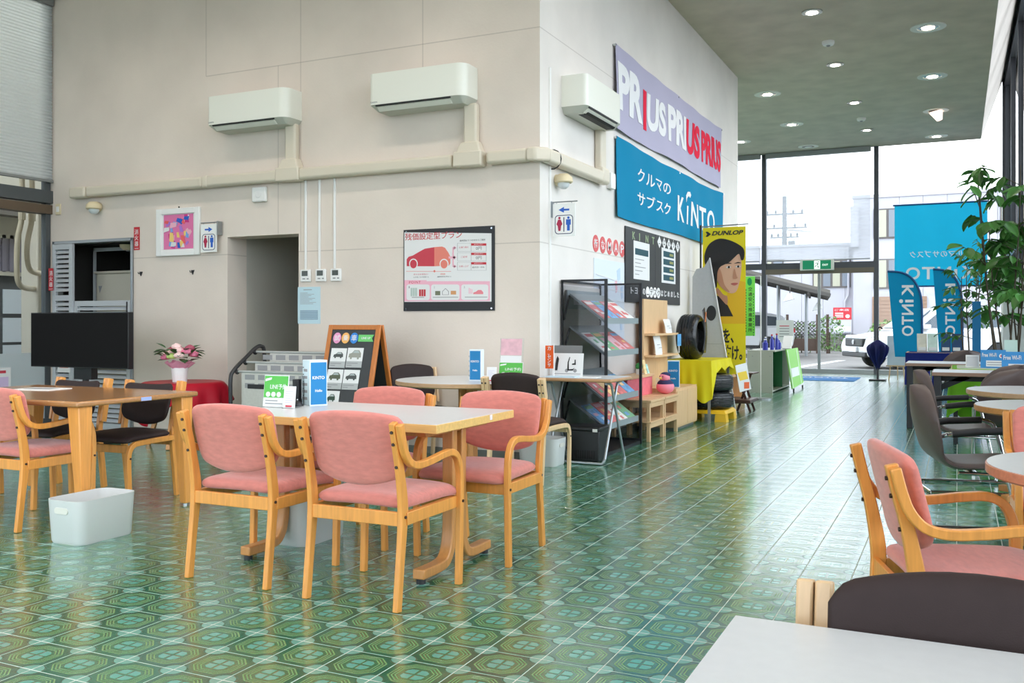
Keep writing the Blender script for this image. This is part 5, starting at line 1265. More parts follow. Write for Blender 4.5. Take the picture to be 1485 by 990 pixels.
MB().hexa([(-.27,-.29,.09),(.27,-.29,.09),(.27,.29,.09),(-.27,.29,.09),(-.24,-.26,.135),(.24,-.26,.135),(.24,.26,.135),(-.24,.26,.135)]).build('top', mat('platform_yellow', (246, 194, 36), .4), t, bevel=.008)
for sx in (-1, 1):
    for sy in (-1, 1): MB().hexa([(sx*.20-.07,sy*.22-.07,0),(sx*.20+.07,sy*.22-.07,0),(sx*.20+.07,sy*.22+.07,0),(sx*.20-.07,sy*.22+.07,0),(sx*.20-.06,sy*.22-.06,.095),(sx*.20+.06,sy*.22-.06,.095),(sx*.20+.06,sy*.22+.06,.095),(sx*.20-.06,sy*.22+.06,.095)]).build('foot', mat('platform_yellow', (246, 194, 36), .4), t)
text('lettering', 'DUNLOP', .05, M_INK, t, frame((.262, -.15, .092), (0, 1, 0), Vector((-.03, 0, .045)).normalized()), width=.30, height=.030, bold=.03, shear=.25)
tyre('plastic wrapped tyre lying lowest on the yellow step', (-2.73, 11.30, .245), (0, 0, 0), .29, .20); tyre('plastic wrapped tyre lying on top of another tyre on the yellow step', (-2.73, 11.30, .455), (0, 0, 0), .285, .20)
t = thing('price_leaflet', 'white and yellow price leaflet hanging beside the stacked tyres', 'leaflet', (-2.415, 11.55, .32)); M = frame((0, 0, 0), (.5, 1, 0), (.0, 0, 1)); MB().prism([(0, 0), (.22, .03), (.13, .36), (-.09, .33)], 0, .003, M).build('sheet', M_PAPER, t); flat('yellow_print', [(.0, .14), (.16, .16), (.12, .26), (-.05, .24)], mat('print_yell', (236, 200, 60), .5), t, MT(M, 0, 0, .003)); flat('red_print', rect(.08, .18, .04, .12), mat('print_oran', (226, 96, 40), .5), t, MT(M, 0, 0, .003))
# ---- yellow advertising flag with a portrait
t = thing('advertising_flag', 'tall yellow flag with a dark haired portrait and black lettering', 'flag', (-3.06, 12.3, 0))
M_FY = mat('flag_yellow', (240, 218, 30), .7); M_FO = mat('flag_amber', (240, 190, 40), .7)
MB().cyl((-.03, .01, .02), (-.03, .01, 2.47), .013, n=10).build('pole', M_INK, t); MB().cyl((-.05, .01, 2.445), (.60, .01, 2.46), .008, n=8).build('top_rod', M_STEEL, t); MB().lathe([(.0, 0), (.12, 0), (.12, .03), (.03, .05), (0, .05)], 20).build('base', M_STEEL, t, loc=(-.03, .01, 0))
MB().box(0, .565, 0, .004, .50, 2.43).build('cloth', M_FY, t)
flat('amber_glow', [(.18, 1.16), (.56, 1.16), (.56, 1.70), (.40, 1.75)], M_FO, t, FY(0, 0, -.0002)); flat('lower_field', rect(0, .565, .50, 1.16), M_FY, t, FY(0, 0, -.0012))
M_SKIN = mat('print_skin', (226, 178, 148), .6); M_SKINS = mat('print_skin_deep', (196, 140, 110), .6); M_HAIR = mat('print_hair', (32, 28, 28), .6)
def px(a, b): return ((a-80)/245*.565, .50+(905-b)/(905-45)*1.93)      # crop pixels -> flag metres
def fpoly(nm, pts, m, lv): return flat(nm, [px(a, b) for a, b in pts][::-1], m, t, FY(0, 0, -.002-.0014*lv), .0012)
def sm(pts, n=5): return [(p[0], p[1]) for p in bez([(a, b, 0) for a, b in pts], n, closed=True)]
fpoly('jacket', [(150, 440), (185, 455), (225, 505), (255, 568), (130, 568), (105, 500)], mat('print_jacket', (40, 38, 40), .6), 0)
fpoly('neck', sm([(165, 400), (200, 440), (222, 452), (220, 500), (190, 470), (160, 430)]), M_SKINS, 1)
fpoly('face', sm([(150, 250), (180, 215), (240, 190), (290, 200), (302, 260), (298, 330), (288, 380), (270, 425), (235, 432), (195, 405), (165, 360), (152, 310)]), M_SKIN, 2)
fpoly('cheek_tone', sm([(160, 280), (185, 300), (205, 380), (235, 425), (200, 410), (168, 365)]), M_SKINS, 3)
fpoly('hair', sm([(92, 245), (95, 190), (120, 140), (175, 112), (240, 125), (300, 160), (318, 190), (315, 235), (300, 240), (288, 205), (262, 225), (235, 250), (205, 265), (180, 280), (165, 315), (160, 400), (130, 360), (110, 300)]), M_HAIR, 4)
for cx, cy in ((230, 280), (283, 278)):
    fpoly('eye_white', sm([(cx-15, cy+2), (cx, cy-7), (cx+14, cy+1), (cx, cy+6)]), M_PAPER, 5); fpoly('iris', ellipse(cx+1, cy, 6, 7, 12)[::-1], M_HAIR, 6); fpoly('eyebrow', sm([(cx-22, cy-18), (cx, cy-26), (cx+18, cy-20), (cx, cy-20)]), M_HAIR, 5)
fpoly('nose', sm([(262, 290), (274, 330), (280, 345), (262, 350), (254, 342)]), M_SKINS, 5); fpoly('lips', sm([(242, 378), (262, 372), (284, 376), (264, 388)]), mat('print_lips', (196, 104, 96), .6), 5)
def ftext(s, a0, a1, b0, b1, **k):
    x0, z0 = px(a0, b1); x1, z1 = px(a1, b0); return text('lettering', s, .05, M_INK, t, FY(x0, z0, -.0034), width=x1-x0, height=z1-z0, **k)
ftext('DUNLOP', 132, 312, 66, 92, bold=.035, shear=.3); fpoly('logo_arrow', [(97, 68), (110, 68), (128, 83), (110, 98), (97, 98), (106, 83)], M_INK, 1)
ftext('を、', 196, 258, 640, 725, bold=.03); ftext('い抜け。', 158, 306, 735, 825, bold=.03)
# ---- grey standee seen from behind, leaning in front of the flag
t = thing('standee_board', 'grey back of a leaning cardboard standee in front of the yellow flag', 'display board', (-2.98, 12.02, 0))
MB().prism([(-.17, .0), (.42, .0), (.05, 2.02), (-.02, 1.90), (-.12, 1.88), (-.17, 1.78)], 0, .012, frame((0, 0, 0), (1, 0, 0), Vector((0, .06, 1)).normalized())).build('board', mat('standee_grey', (178, 180, 182), .5, noise=.03), t)
MB().prism(ellipse(.085, 1.30, .065, .10, 20), 0, .002, frame((0, -.014, 0), (1, 0, 0), Vector((0, .06, 1)).normalized())).build('notch', M_INK, t)
MB().beam((.425, -.012, 0), (.055, .11, 2.02), .012, .02, (0, 1, 0)).build('white_edge', M_PAPER, t); MB().beam((-.10, .0, .9), (.24, .0, .9), .004, .006).build('fold_line', mat('fold_grey', (150, 152, 154), .6), t)
# ---- dark folding stand, bookcase, green banner
t = thing('folding_stand', 'small dark wooden folding stand at the foot of the yellow flag', 'stand', (-2.55, 12.55, 0))
M_DKW = wood('dark_walnut', (82, 50, 40), .8, axis=2)
MB().box(-.12, .14, -.20, .20, .50, .515).build('tabletop', M_DKW, t); MB().beam((-.09, -.12, .5), (.09, -.12, 0), .03, .02, (0, 1, 0)).build('leg', M_DKW, t); MB().beam((.09, -.08, .5), (-.09, -.08, 0), .03, .02, (0, 1, 0)).build('leg', M_DKW, t)
MB().beam((-.09, .16, .5), (.09, .16, 0), .03, .02, (0, 1, 0)).build('leg', M_DKW, t); MB().box(-.20, .12, -.28, .22, .12, .17).build('stretcher', M_DKW, t, bevel=.01)
t = thing('bookcase', 'pale wooden bookcase against the corridor wall behind the yellow flag', 'bookcase', (-3.05, 13.75, 0))
for y in (-.55, .55): MB().box(-.15, .14, y-.012, y+.012, 0, 1.30).build('side', M_PINEV, t)
for z in (.03, .40, .72, 1.05, 1.29): MB().box(-.15, .14, -.54, .54, z-.01, z+.01).build('shelf', M_PINE, t)
MB().box(-.155, -.145, -.54, .54, 0, 1.3).build('back', M_PINEV, t)
t = thing('cactus_pot', 'small dark cactus in a terracotta pot on the bookcase', 'plant', (-2.96, 13.40, .41)); MB().lathe([(.035, 0), (.055, .10), (.045, .10)], 16).build('pot', mat('terracotta', (206, 120, 84), .7), t); MB().ball((0, 0, .15), (.06, .06, .07), 12, 8).build('cactus', mat('cactus_green', (52, 84, 60), .7, noise=.3, nscale=60), t, smooth=60)
t = thing('vertical_banner', 'bright green vertical traffic safety banner on a pole', 'banner', (-2.965, 14.5, 0))
MB().box(0, .165, 0, .004, .97, 1.88).build('cloth', mat('banner_lime', (128, 238, 96), .6, ), t); MB().cyl((.24, .06, .02), (.24, .06, 1.55), .007, n=8).build('pole', M_WHITEP, t); MB().cyl((-.01, .01, 1.885), (.245, .06, 1.885), .005, n=8).build('top_rod', M_WHITEP, t); MB().cyl((.24, .06, 1.5), (.24, .06, 1.885), .007, n=8).build('pole', M_WHITEP, t); MB().lathe([(0, 0), (.16, 0), (.16, .02), (0, .025)], 20).build('base', M_STEEL, t, loc=(.24, .06, 0))
for k, ch in enumerate('交通安全推進事業所'): text('lettering', ch, .06, M_INK, t, FY(.062, 1.655-.078*k, -.001), width=.062, bold=.006)
for k in range(16): flat('fine_print', rect(.018, .034, 1.66-.042*k, 1.685-.042*k), M_INK, t, FY(0, 0, -.0004)); flat('fine_print', rect(.138, .148, 1.60-.042*k, 1.62-.042*k), M_NAVYP, t, FY(0, 0, -.0004))
flat('emblem', ellipse(.083, 1.80, .035, .06, 16), mat('emblem_green', (20, 160, 90), .6), t, FY(0, 0, -.0004))
# ---- counter
t = thing('service_counter', 'grey steel counter with open green compartment near the glass door', 'counter', (-2.98, 16.75, 0))
M_CTR = mat('counter_grey', (176, 176, 166), .5); M_CGR = mat('counter_green', (86, 160, 118), .6)
MB().box(-.22, .20, -.86, -.83, 0, .685).build('end_panel', M_CTR, t); MB().box(-.22, .20, .83, .86, 0, .685).build('end_panel', M_CTR, t); MB().box(-.22, -.19, -.83, .83, 0, .685).build('back_panel', M_CGR, t); MB().box(-.19, .20, -.83, .83, .02, .04).build('bottom_board', M_CTR, t)
MB().box(-.22, .24, -.86, .86, .685, .71).build('worktop', M_CTR, t, bevel=.003); MB().box(-.19, .18, .2, .22, .04, .68).build('divider', M_CGR, t)
for z in (.09, .61):
    for x in (-.13, .16): MB().cyl((x, -.865, z), (x, -.86, z), .01, n=8).build('screw', M_INKG, t)
t = thing('notice_trolley', 'lime green panel on castors leaning at the counter front', 'panel', (-2.58, 16.78, 0))
MB().hexa([(.06,-.62,.06),(.08,-.62,.06),(.08,.62,.10),(.06,.62,.10),(-.04,-.62,.72),(-.02,-.62,.72),(-.02,.62,.72),(-.04,.62,.72)]).build('panel', mat('panel_lime', (150, 206, 110), .6), t)
Mg = frame((.082, -.62, .07), (0, 1, 0), Vector((-.1, 0, .66)).normalized()); flat('white_stripe', rect(.02, .10, 0, .64), mat('lime_pale', (206, 232, 190), .6), t, Mg); flat('white_stripe', rect(.98, 1.06, 0, .64), mat('lime_pale', (206, 232, 190), .6), t, Mg); flat('white_card', rect(.12, .92, .18, .33), M_PAPER, t, MT(Mg, 0, 0, .002))
for y in (-.5, .5): MB().cyl((.07, y, .03), (.09, y, .03), .03, n=12).build('castor', M_BLACKP, t)
M_BOT = mat('bottle_blue', (40, 50, 160), .3)
for k, (x, y, r, h) in enumerate(((-2.93, 16.05, .045, .17), (-2.85, 16.22, .032, .24), (-2.80, 16.40, .032, .25), (-2.90, 16.55, .03, .22), (-2.80, 16.62, .035, .16), (-2.98, 16.35, .03, .20))):
    t = thing('spray_bottle', ('squat blue canister at the near end of the counter', 'first tall blue bottle on the counter', 'tallest blue bottle on the counter', 'blue bottle at the far end of the counter row', 'short blue bottle at the counter edge', 'blue bottle at the back of the counter')[k], 'bottle', (x, y, .71), 0, 'blue bottles on the counter')
    MB().lathe([(r, 0), (r, h*.7), (r*.45, h*.82), (r*.4, h)], 16).build('body', M_BOT, t, smooth=40); MB().lathe([(r*.5, h), (r*.5, h*1.1), (0, h*1.1)], 12).build('cap', M_RED if k in (1, 2) else M_WHITEP, t)
t = thing('card_terminal', 'white tilted desk device on the counter', 'device', (-2.70, 16.9, .71)); MB().beam((0, -.1, 0), (0, .1, .22), .16, .03, (0, 0, 1)).build('body', M_WHITEP, t, bevel=.006); MB().beam((0, .1, 0), (0, .08, .2), .03, .03, (0, 1, 0)).build('prop', M_WHITEP, t)
t = thing('sign_holder', 'white sheet on a slim pole behind the counter', 'sign', (-3.05, 18.3, 0)); MB().cyl((.09, 0, .02), (.09, 0, 1.30), .01, n=8).build('pole', M_WHITEP, t); MB().lathe([(0, 0), (.16, 0), (.14, .03), (0, .03)], 20).build('base', M_WHITEP, t, loc=(.09, 0, 0)); MB().box(-.08, .24, -.02, -.012, .80, 1.22).build('sheet', M_PAPER, t)
for k in range(5): flat('fine_print', rect(-.02, .16, .90+.05*k, .915+.05*k), M_CRIM if k == 4 else M_INKG, t, FY(0, 0, -.0205))
# ================================================================ right side and far end
M_BLKT = mat('table_black', (30, 30, 36), .5)
for (x0, x1, y0, y1, zt, lab) in ((-.53, .62, 11.25, 11.95, .725, 'long brown topped table on black legs, farther one beside the navy cloth'), (-.21, .74, 9.10, 9.70, .735, 'long brown topped table on black legs, nearer one behind the pleated chair')):
    t = thing('long_table', lab, 'table', ((x0+x1)/2, (y0+y1)/2, 0), 0, 'brown topped tables'); a, b = (x1-x0)/2, (y1-y0)/2
    MB().box(-a, a, -b, b, zt-.032, zt).build('tabletop', wood('top_walnut', (150, 116, 96), .85, axis=0), t, bevel=.003); MB().box(-a+.01, a-.01, -b+.01, b-.01, zt-.001, zt+.002).build('laminate', mat('grey_laminate', (196, 200, 204), .4), t)
    for sx in (-1, 1):
        for sy in (-1, 1): MB().box(sx*(a-.045)-.03, sx*(a-.045)+.03, sy*(b-.06)-.03, sy*(b-.06)+.03, 0, zt-.03).build('leg', M_BLKT, t, bevel=.004)
        MB().beam((sx*(a-.05), 0, zt-.16), (sx*(a-.30), 0, zt-.04), .05, .04, (0, 1, 0)).build('brace', M_BLKT, t)
    MB().box(-a+.05, a-.05, -.02, .02, zt-.09, zt-.033).build('beam', M_BLKT, t)
# ---- green cloth table with notices
t = thing('side_table', 'table under a green and white cloth near the plant', 'table', (.34, 10.45, 0)); MB().box(-.40, .40, -.45, .45, .70, .725).build('tabletop', M_PINE, t)
for sx in (-1, 1):
    for sy in (-1, 1): MB().box(sx*.36-.02, sx*.36+.02, sy*.41-.02, sy*.41+.02, 0, .70).build('leg', M_BLKT, t)
def gcl(u, v):
    a = 2*PI*u; c, s_ = math.cos(a), math.sin(a); k = 1/max(abs(c), abs(s_)); ex, ey = .41*c*k, .46*s_*k
    if v < .35: q = v/.35; return (ex*q, ey*q, .729)
    q = (v-.35)/.65; hang = .45+.15*math.sin(a*4); o = 1+.05*q+.03*q*math.sin(a*15); return (ex*o, ey*o, .729-.01*min(1, q*5)-hang*q)
o = MB().grid(gcl, 100, 18).build('tablecloth', cloth_mat('green_cloth', (112, 178, 44), .12), loc=(.34, 10.45, 0), smooth=70); tag(o, 'bright green cloth hanging over the table near the plant', 'tablecloth')
def gcl2(u, v): p = gcl(u, .35+v*.18) if v > .3 else gcl(u, v*1.16); return (p[0]*1.012, p[1]*1.012, p[2]+.003)
o = MB().grid(gcl2, 100, 12).build('table_runner', cloth_mat('sheer_white', (214, 220, 206), .3), loc=(.34, 10.45, 0), smooth=70); tag(o, 'pale sheer cover over the top of the green cloth', 'table cover')
def wifi(loc, w, h, lab, rz=0):
    t = thing('wifi_sign', lab, 'sign', loc, rz, 'blue wireless signs'); MB().beam((0, 0, 0), (0, .03, h), w, .008, (0, 1, 0)).build('board', mat('wifi_blue', (52, 138, 200), .5), t)
    M = frame((-w/2, -.006, .0), (1, 0, 0), Vector((0, .03, h)).normalized())
    text('lettering', 'Free Wi-Fi', .05, M_PAPER, t, MT(M, w*.06, h*.62, .001), width=w*.58, height=h*.22, bold=.02); flat('emblem', ellipse(w*.83, h*.68, w*.10, w*.10, 20), M_PAPER, t, M); flat('emblem_mark', ellipse(w*.83, h*.68, w*.05, w*.05, 14), M_CRIM, t, MT(M, 0, 0, .002))
    flat('info_field', rect(w*.22, w*.96, h*.08, h*.42), M_PAPER, t, M)
    for k in range(2): flat('fine_print', rect(w*.26, w*.85, h*(.16+.13*k), h*(.20+.13*k)), M_INKG, t, MT(M, 0, 0, .002))
wifi((.31, 10.2, .735), .22, .175, 'blue free Wi-Fi sign behind, left one of the two'); wifi((.47, 9.32, .738), .24, .18, 'blue free Wi-Fi sign in front, right one at the picture edge')
t = thing('menu_card', 'pale mint card with a dark car picture behind the Wi-Fi signs', 'card', (.47, 10.35, .735)); MB().beam((0, 0, 0), (0, .04, .27), .115, .006, (0, 1, 0)).build('card', mat('mint_card', (196, 222, 212), .6), t); MB().box(-.04, .04, -.012, -.004, .12, .14).build('car_picture', M_INK, t); MB().box(-.05, .05, 0, .05, 0, .004).build('foot', M_PAPER, t)
t = thing('table_mirror', 'small white framed tablet beside the green cloth', 'stand', (.13, 10.25, .735)); MB().beam((0, 0, 0), (0, .03, .12), .12, .008, (0, 1, 0)).build('frame', M_WHITEP, t); MB().beam((0, -.006, .015), (0, .019, .108), .10, .004, (0, 1, 0)).build('screen', mat('tablet_grey', (200, 200, 204), .3), t)
# ---- plants
M_LEAF2 = mat('ficus_leaf', (70, 128, 52), .42, noise=.30, nscale=6); M_BARK = mat('bark_brown', (70, 62, 48), .8, noise=.2)
big = MB().grid(lambda u, v: ((2*u-1)*.052*math.sin(PI*min(1, v*1.02+.0))**.7*(1-.25*v) if 0 < v < 1 else 0, v*.17, .014*abs(2*u-1)-.05*v*v), 4, 6).mesh('leaf', 80); big.materials.append(M_LEAF2)
def plant(name, label, loc, n_stem, h, spread, n_leaf, scale, seed, z0, lean=0):
    t = thing(name, label, 'plant', loc); r = random.Random(seed)
    MB().lathe([(.0, 0), (.14, 0), (.19, .34), (.17, .34), (.16, .30), (0, .30)], 28).build('pot', mat('pot_white', (226, 226, 220), .4), t, smooth=40); MB().lathe([(0, .0), (.16, 0)], 20).build('soil', mat('soil', (70, 54, 42), .9), t, loc=(0, 0, .305))
    for s in range(n_stem):
        a = 2*PI*s/n_stem+r.random(); hh = h*r.uniform(.72, 1); tip = Vector((math.cos(a)*spread*r.uniform(.3, .8)+lean, math.sin(a)*spread*r.uniform(.3, .8), hh))
        base = Vector((math.cos(a)*.06, math.sin(a)*.06, .28)); P = [base.lerp(tip, q)+Vector((math.sin(q*5+s)*.02, math.cos(q*4+s)*.02, 0)) for q in [i/8 for i in range(9)]]
        MB().tube(P, [.014-.009*i/8 for i in range(9)], 7).build('stem', M_BARK, t, smooth=60)
        nb = max(3, n_leaf//n_stem//6)
        for i in range(nb):
            q = z0+(1-z0)*(i+r.random()*.8)/nb; p = base.lerp(tip, min(1, q)); aa = r.uniform(0, 2*PI); L = spread*r.uniform(.45, 1.0)*(.55+.45*math.sin(PI*min(1, q)))
            e = p+Vector((math.cos(aa)*L, math.sin(aa)*L, r.uniform(-.02, .26))); m_ = p.lerp(e, .5)+Vector((0, 0, .06))
            MB().tube([p, m_, e], [.006, .005, .003], 5).build('twig', M_BARK, t)
            for j in range(6):
                w_ = .35+.65*j/5; c_ = (p.lerp(m_, w_*2) if w_ < .5 else m_.lerp(e, w_*2-1)); da = (j % 2*2-1)*r.uniform(.5, 1.1) if j < 5 else 0
                leaf(t, c_, (r.uniform(-.75, .15), r.uniform(-.4, .4), aa-PI/2+da), scale*r.uniform(.75, 1.2), big)
    return t
plant('ficus_tree', 'tall indoor tree with broad green leaves near the right glazing', (.52, 11.75+.6, 0), 6, 3.05, .50, 216, 1.2, 4, .42, -.03)
plant('small_tree', 'slender indoor tree with small leaves in front of the blue window banner', (.14, 15.2, 0), 4, 2.30, .42, 168, .70, 9, .40)
plant('ficus_tree', 'leafy plant cut by the right edge close to the glazing', (.70, 13.15, 0), 4, 2.9, .30, 96, 1.2, 14, .45, -.03)
# ---- white cabinet and blue roll-up at the right
t = thing('tall_cabinet', 'pale grey tall cabinet behind the indoor tree', 'cabinet', (.70, 14.2, 0)); MB().box(-.16, .20, -.35, .35, 0, 1.86).build('body', mat('cab_pale', (206, 212, 208), .5), t, bevel=.006); MB().box(-.165, -.16, -.30, .30, .1, 1.7).build('door', M_WHITEP, t); MB().box(-.175, -.165, .2, .22, .9, 1.05).build('handle', M_STEEL, t)
t = thing('roll_up_sign', 'narrow blue standing sign behind the indoor tree', 'sign', (.22, 13.6, 0)); MB().box(-.05, .05, -.01, .01, .03, 1.45).build('panel', M_KINTO, t); MB().box(-.06, .06, -.1, .1, 0, .03).build('base', M_STEEL, t)
# ---- navy cloth table with brochures
t = thing('display_table', 'low table under the navy cloth at the far end', 'table', (-.47, 18.8+.36, 0)); MB().box(-.40, .40, -.34, .34, .60, .62).build('tabletop', M_PINE, t)
for sx in (-1, 1):
    for sy in (-1, 1): MB().box(sx*.37-.02, sx*.37+.02, sy*.31-.02, sy*.31+.02, 0, .60).build('leg', M_STEEL, t)
def ncl(u, v):
    a = 2*PI*u; c, s_ = math.cos(a), math.sin(a); k = 1/max(abs(c), abs(s_)); ex, ey = .41*c*k, .35*s_*k
    if v < .3: q = v/.3; return (ex*q, ey*q, .624)
    q = (v-.3)/.7; o = 1+.03*q+.025*q*math.sin(a*14); return (ex*o, ey*o, .624-.008*min(1, q*5)-.60*q)
o = MB().grid(ncl, 120, 16).build('tablecloth', cloth_mat('navy_cloth', (24, 36, 110), .08), loc=(-.47, 19.16, 0), smooth=70); tag(o, 'navy blue cloth hanging to the floor over the low table', 'tablecloth')
for k, (x, w_, c, lab) in enumerate(((-.60, .17, (214, 208, 196), 'pale brochure with a car standing on the navy cloth'), (-.42, .17, (196, 214, 206), 'greenish brochure standing on the navy cloth'), (-.20, .16, (24, 62, 104), 'dark blue leaflet holder, left one on the navy cloth'), (-.02, .16, (24, 62, 104), 'dark blue leaflet holder, right one on the navy cloth'))):
    t = thing('brochure_stand', lab, 'brochure', (x, 18.98, .626), .1 if k < 2 else 0, 'brochures on the navy cloth'); MB().beam((0, 0, 0), (0, .05, .34), w_, .012, (0, 1, 0)).build('cover', mat('broch_%d' % min(k, 2), c, .5, noise=.12, nscale=9), t)
    MB().box(-w_/2+.02, w_/2-.02, -.02, -.008, .03, .09).build('caption', M_PAPER, t)
# ---- two feather flags (printed side faces outdoors, lettering shows reversed)
M_FLAG = cloth_mat('feather_blue', (40, 172, 206), .6); M_FLAGD = mat('feather_sleeve', (10, 74, 124), .7)
def feather(x, y, z0, w, h, lab):
    t = thing('feather_flag', lab, 'flag', (x, y, 0), 0, 'blue feather flags')
    # outline: straight left edge slightly leaning, curved top to the right-hand pole
    out = [(.22*w, z0), (w, z0), (w, z0+h*.55), (w*.93, z0+h*.76), (w*.72, z0+h*.91), (w*.42, z0+h*.98), (0, z0+h)]
    edge = [p[:2] for p in bez([(a, b, 0) for a, b in out[1:]], 5)]
    MB().prism([out[0]]+edge, 0, .006, FY(0, 0, 0)).build('cloth', M_FLAG, t)
    MB().tube([(a, -.003, b) for a, b in edge], .022, 8).build('pole_sleeve', M_FLAGD, t, smooth=60); MB().cyl((w, -.003, .03), (w, -.003, z0), .014, n=8).build('pole', M_STEEL, t)
    for a in (0, PI/2): MB().beam((w-.28*math.cos(a), -.28*math.sin(a), .015), (w+.28*math.cos(a), .28*math.sin(a), .015), .03, .02).build('foot', M_STEEL, t)
    # letters run down the flag, read from outdoors
    for k, (ch, s0, hh) in enumerate((('K', .70, .135), ('ı', .635, .03), ('N', .49, .12), ('T', .375, .10), ('O', .245, .12))):
        Mx = frame((w*.42+.10*w*(1-k*.0), .004, z0+h*s0), (0, 0, 1), (-1, 0, 0))
        me_ = text('lettering', ch, .3, M_LETW, t, frame((w*.76, -.0075, z0+h*(s0+hh)), (0, 0, -1), (-1, 0, 0)), width=h*hh, height=w*.34 if ch != 'ı' else w*.24, bold=.02)
    flat('dot', ellipse(w*.40, z0+h*.65, w*.06, w*.06, 12), M_LETW, t, FY(0, 0, -.008))
    return t
feather(-1.25, 19.8, .50, .62, 1.68, 'blue feather flag beside the umbrella stand'); feather(-.44, 20.15, .48, .52, 1.74, 'blue feather flag partly hidden by the slender tree')
# ---- poster easel
t = thing('poster_easel', 'pale poster on a wooden easel left of the navy cloth', 'easel', (-1.12, 20.55, 0))
for sx in (-1, 1): MB().beam((sx*.15, -.06, 0), (sx*.05, .05, 1.0), .025, .02, (0, 1, 0)).build('leg', M_PINEV, t)
MB().beam((0, .30, 0), (0, .06, .95), .025, .02, (1, 0, 0)).build('rear_leg', M_PINEV, t); MB().box(-.20, .20, -.07, -.03, .28, .305).build('ledge', M_PINE, t); MB().beam((0, -.06, .30), (0, .0, .90), .36, .01, (0, 1, 0)).build('poster', mat('poster_pale', (196, 204, 210), .5, noise=.08, nscale=5), t)
# ---- umbrella stand, blue mat
t = thing('umbrella', 'navy umbrella hanging point down from a black pole stand by the door', 'umbrella', (-1.46, 20.2, 0))
def umb(u, v):
    a = 2*PI*u; r = (.05+.17*math.sin(PI*min(1, v*.9+.1))**1.2*(1-.35*v))*(1+.28*math.cos(8*a)*(1-.5*v)); r = max(.015, r*(1.25-v*1.1)) if v > .15 else .03+.14*v/.15*1.1; return (r*math.cos(a), r*.6*math.sin(a), .82-.68*v)
MB().grid(umb, 48, 14).build('canopy', cloth_mat('umbrella_navy', (26, 30, 84), .05, .4), t, smooth=60)
MB().cyl((0, 0, .02), (0, 0, 1.0), .022, n=10).build('pole', M_BLACKP, t); MB().box(-.16, .16, -.12, .12, 0, .03).build('base', M_BLACKP, t, bevel=.008); MB().tube(bez([(0, 0, .98), (0, 0, 1.05), (.05, 0, 1.08), (.09, 0, 1.04)], 4), .014, 8).build('hook_handle', M_BLACKP, t, smooth=60)
t = thing('door_mat', 'blue lettered door mat on the tiles by the glass door', 'mat', (-2.52, 20.4, 0)); MB().box(-.72, .66, -.75, .65, 0, .010).build('pile', mat('mat_blue', (44, 112, 172), .95, noise=.1, nscale=80), t); text('lettering', 'TOYOTA', .2, M_PAPER, t, Matrix.Translation((.45, .35, .0104)) @ Matrix.Rotation(PI, 4, 'Z'), width=1.0, height=.22, bold=.02)
# ---- big banner hung on the far glass, printed for the street
t = thing('window_banner', 'large sky blue banner hung in the far window, lettering reversed', 'banner', (-1.27, 22.42, 1.97))
M_SKYB = cloth_mat('banner_sky', (76, 206, 228), .75)
def bb(x, y, z): return (x, z+.012*math.sin(x*9), y)
MB().shell(lambda u, v: bb(u*1.84, v*1.80, 0), lambda u, v: bb(u*1.84, v*1.80, .004), 48, 4).build('cloth', M_SKYB, t, smooth=60)
MB().cyl((-.03, 0, 1.80), (1.87, 0, 1.80), .018, n=10).build('top_rod', M_FLAGD, t); MB().cyl((-.03, 0, 0), (1.87, 0, 0), .018, n=10).build('bottom_rod', M_FLAGD, t)
for x in (.1, 1.74): MB().cyl((x, 0, 1.8), (x, 0, 3.15), .003, n=5).build('cord', M_WHITEP, t)
def bw(x0, y0): return lambda x, y, z: (x0-x, bb(x0-x, y, 0)[1]-.004+z*0-.002*(z > 0), y0+y)
text('lettering', 'クルマのサブスク', .2, M_LETW, t, None, width=1.22, height=.15, sub=.1, bold=.006, warp=bw(1.53, .63))
for ch, x0, w_ in (('K', 1.56, .24), ('ı', 1.26, .06), ('N', 1.14, .27), ('T', .81, .25), ('O', .52, .29)): text('lettering', ch, .3, M_LETW, t, None, width=w_, height=.27 if ch != 'ı' else .21, sub=.1, bold=.02, res=5, warp=bw(x0, .15))
# ---- exit sign, roller screens on far glass
t = thing('exit_sign', 'lit green running man exit sign above the glass door', 'sign', (-2.92, 22.40, 2.37)); MB().box(-.37, .37, -.06, .06, 0, .25).build('housing', mat('exit_housing', (214, 214, 204), .5), t, bevel=.006); MB().box(-.31, .31, -.064, -.06, .025, .225).build('panel', mat('exit_green', (0, 104, 70), .4, emit=.22), t)
M_EXW = mat('exit_white', (235, 245, 238), .4, emit=.3); flat('pictogram_field', rect(-.055, .075, .03, .22), M_EXW, t, FY(0, 0, -.0645))
for pl in ([(0, .12), (.02, .17), (.04, .16), (.03, .11)], [(.03, .11), (.05, .05), (.035, .045), (.012, .10)], [(.0, .12), (-.03, .07), (-.045, .08), (-.01, .13)], [(.02, .165), (-.03, .15), (-.035, .165), (.02, .18)]): flat('pictogram', pl, mat('exit_dark', (0, 90, 60), .5), t, FY(0, 0, -.0665))
flat('pictogram', ellipse(.04, .19, .014, .014, 12), mat('exit_dark', (0, 90, 60), .5), t, FY(0, 0, -.0665)); text('lettering', 'EXIT', .05, M_EXW, t, FY(.13, .10, -.0655), width=.12)
M_SCR = glass_mat('screen_fabric', (1, 1, 1), alpha=(.74, .76, .79, .5))
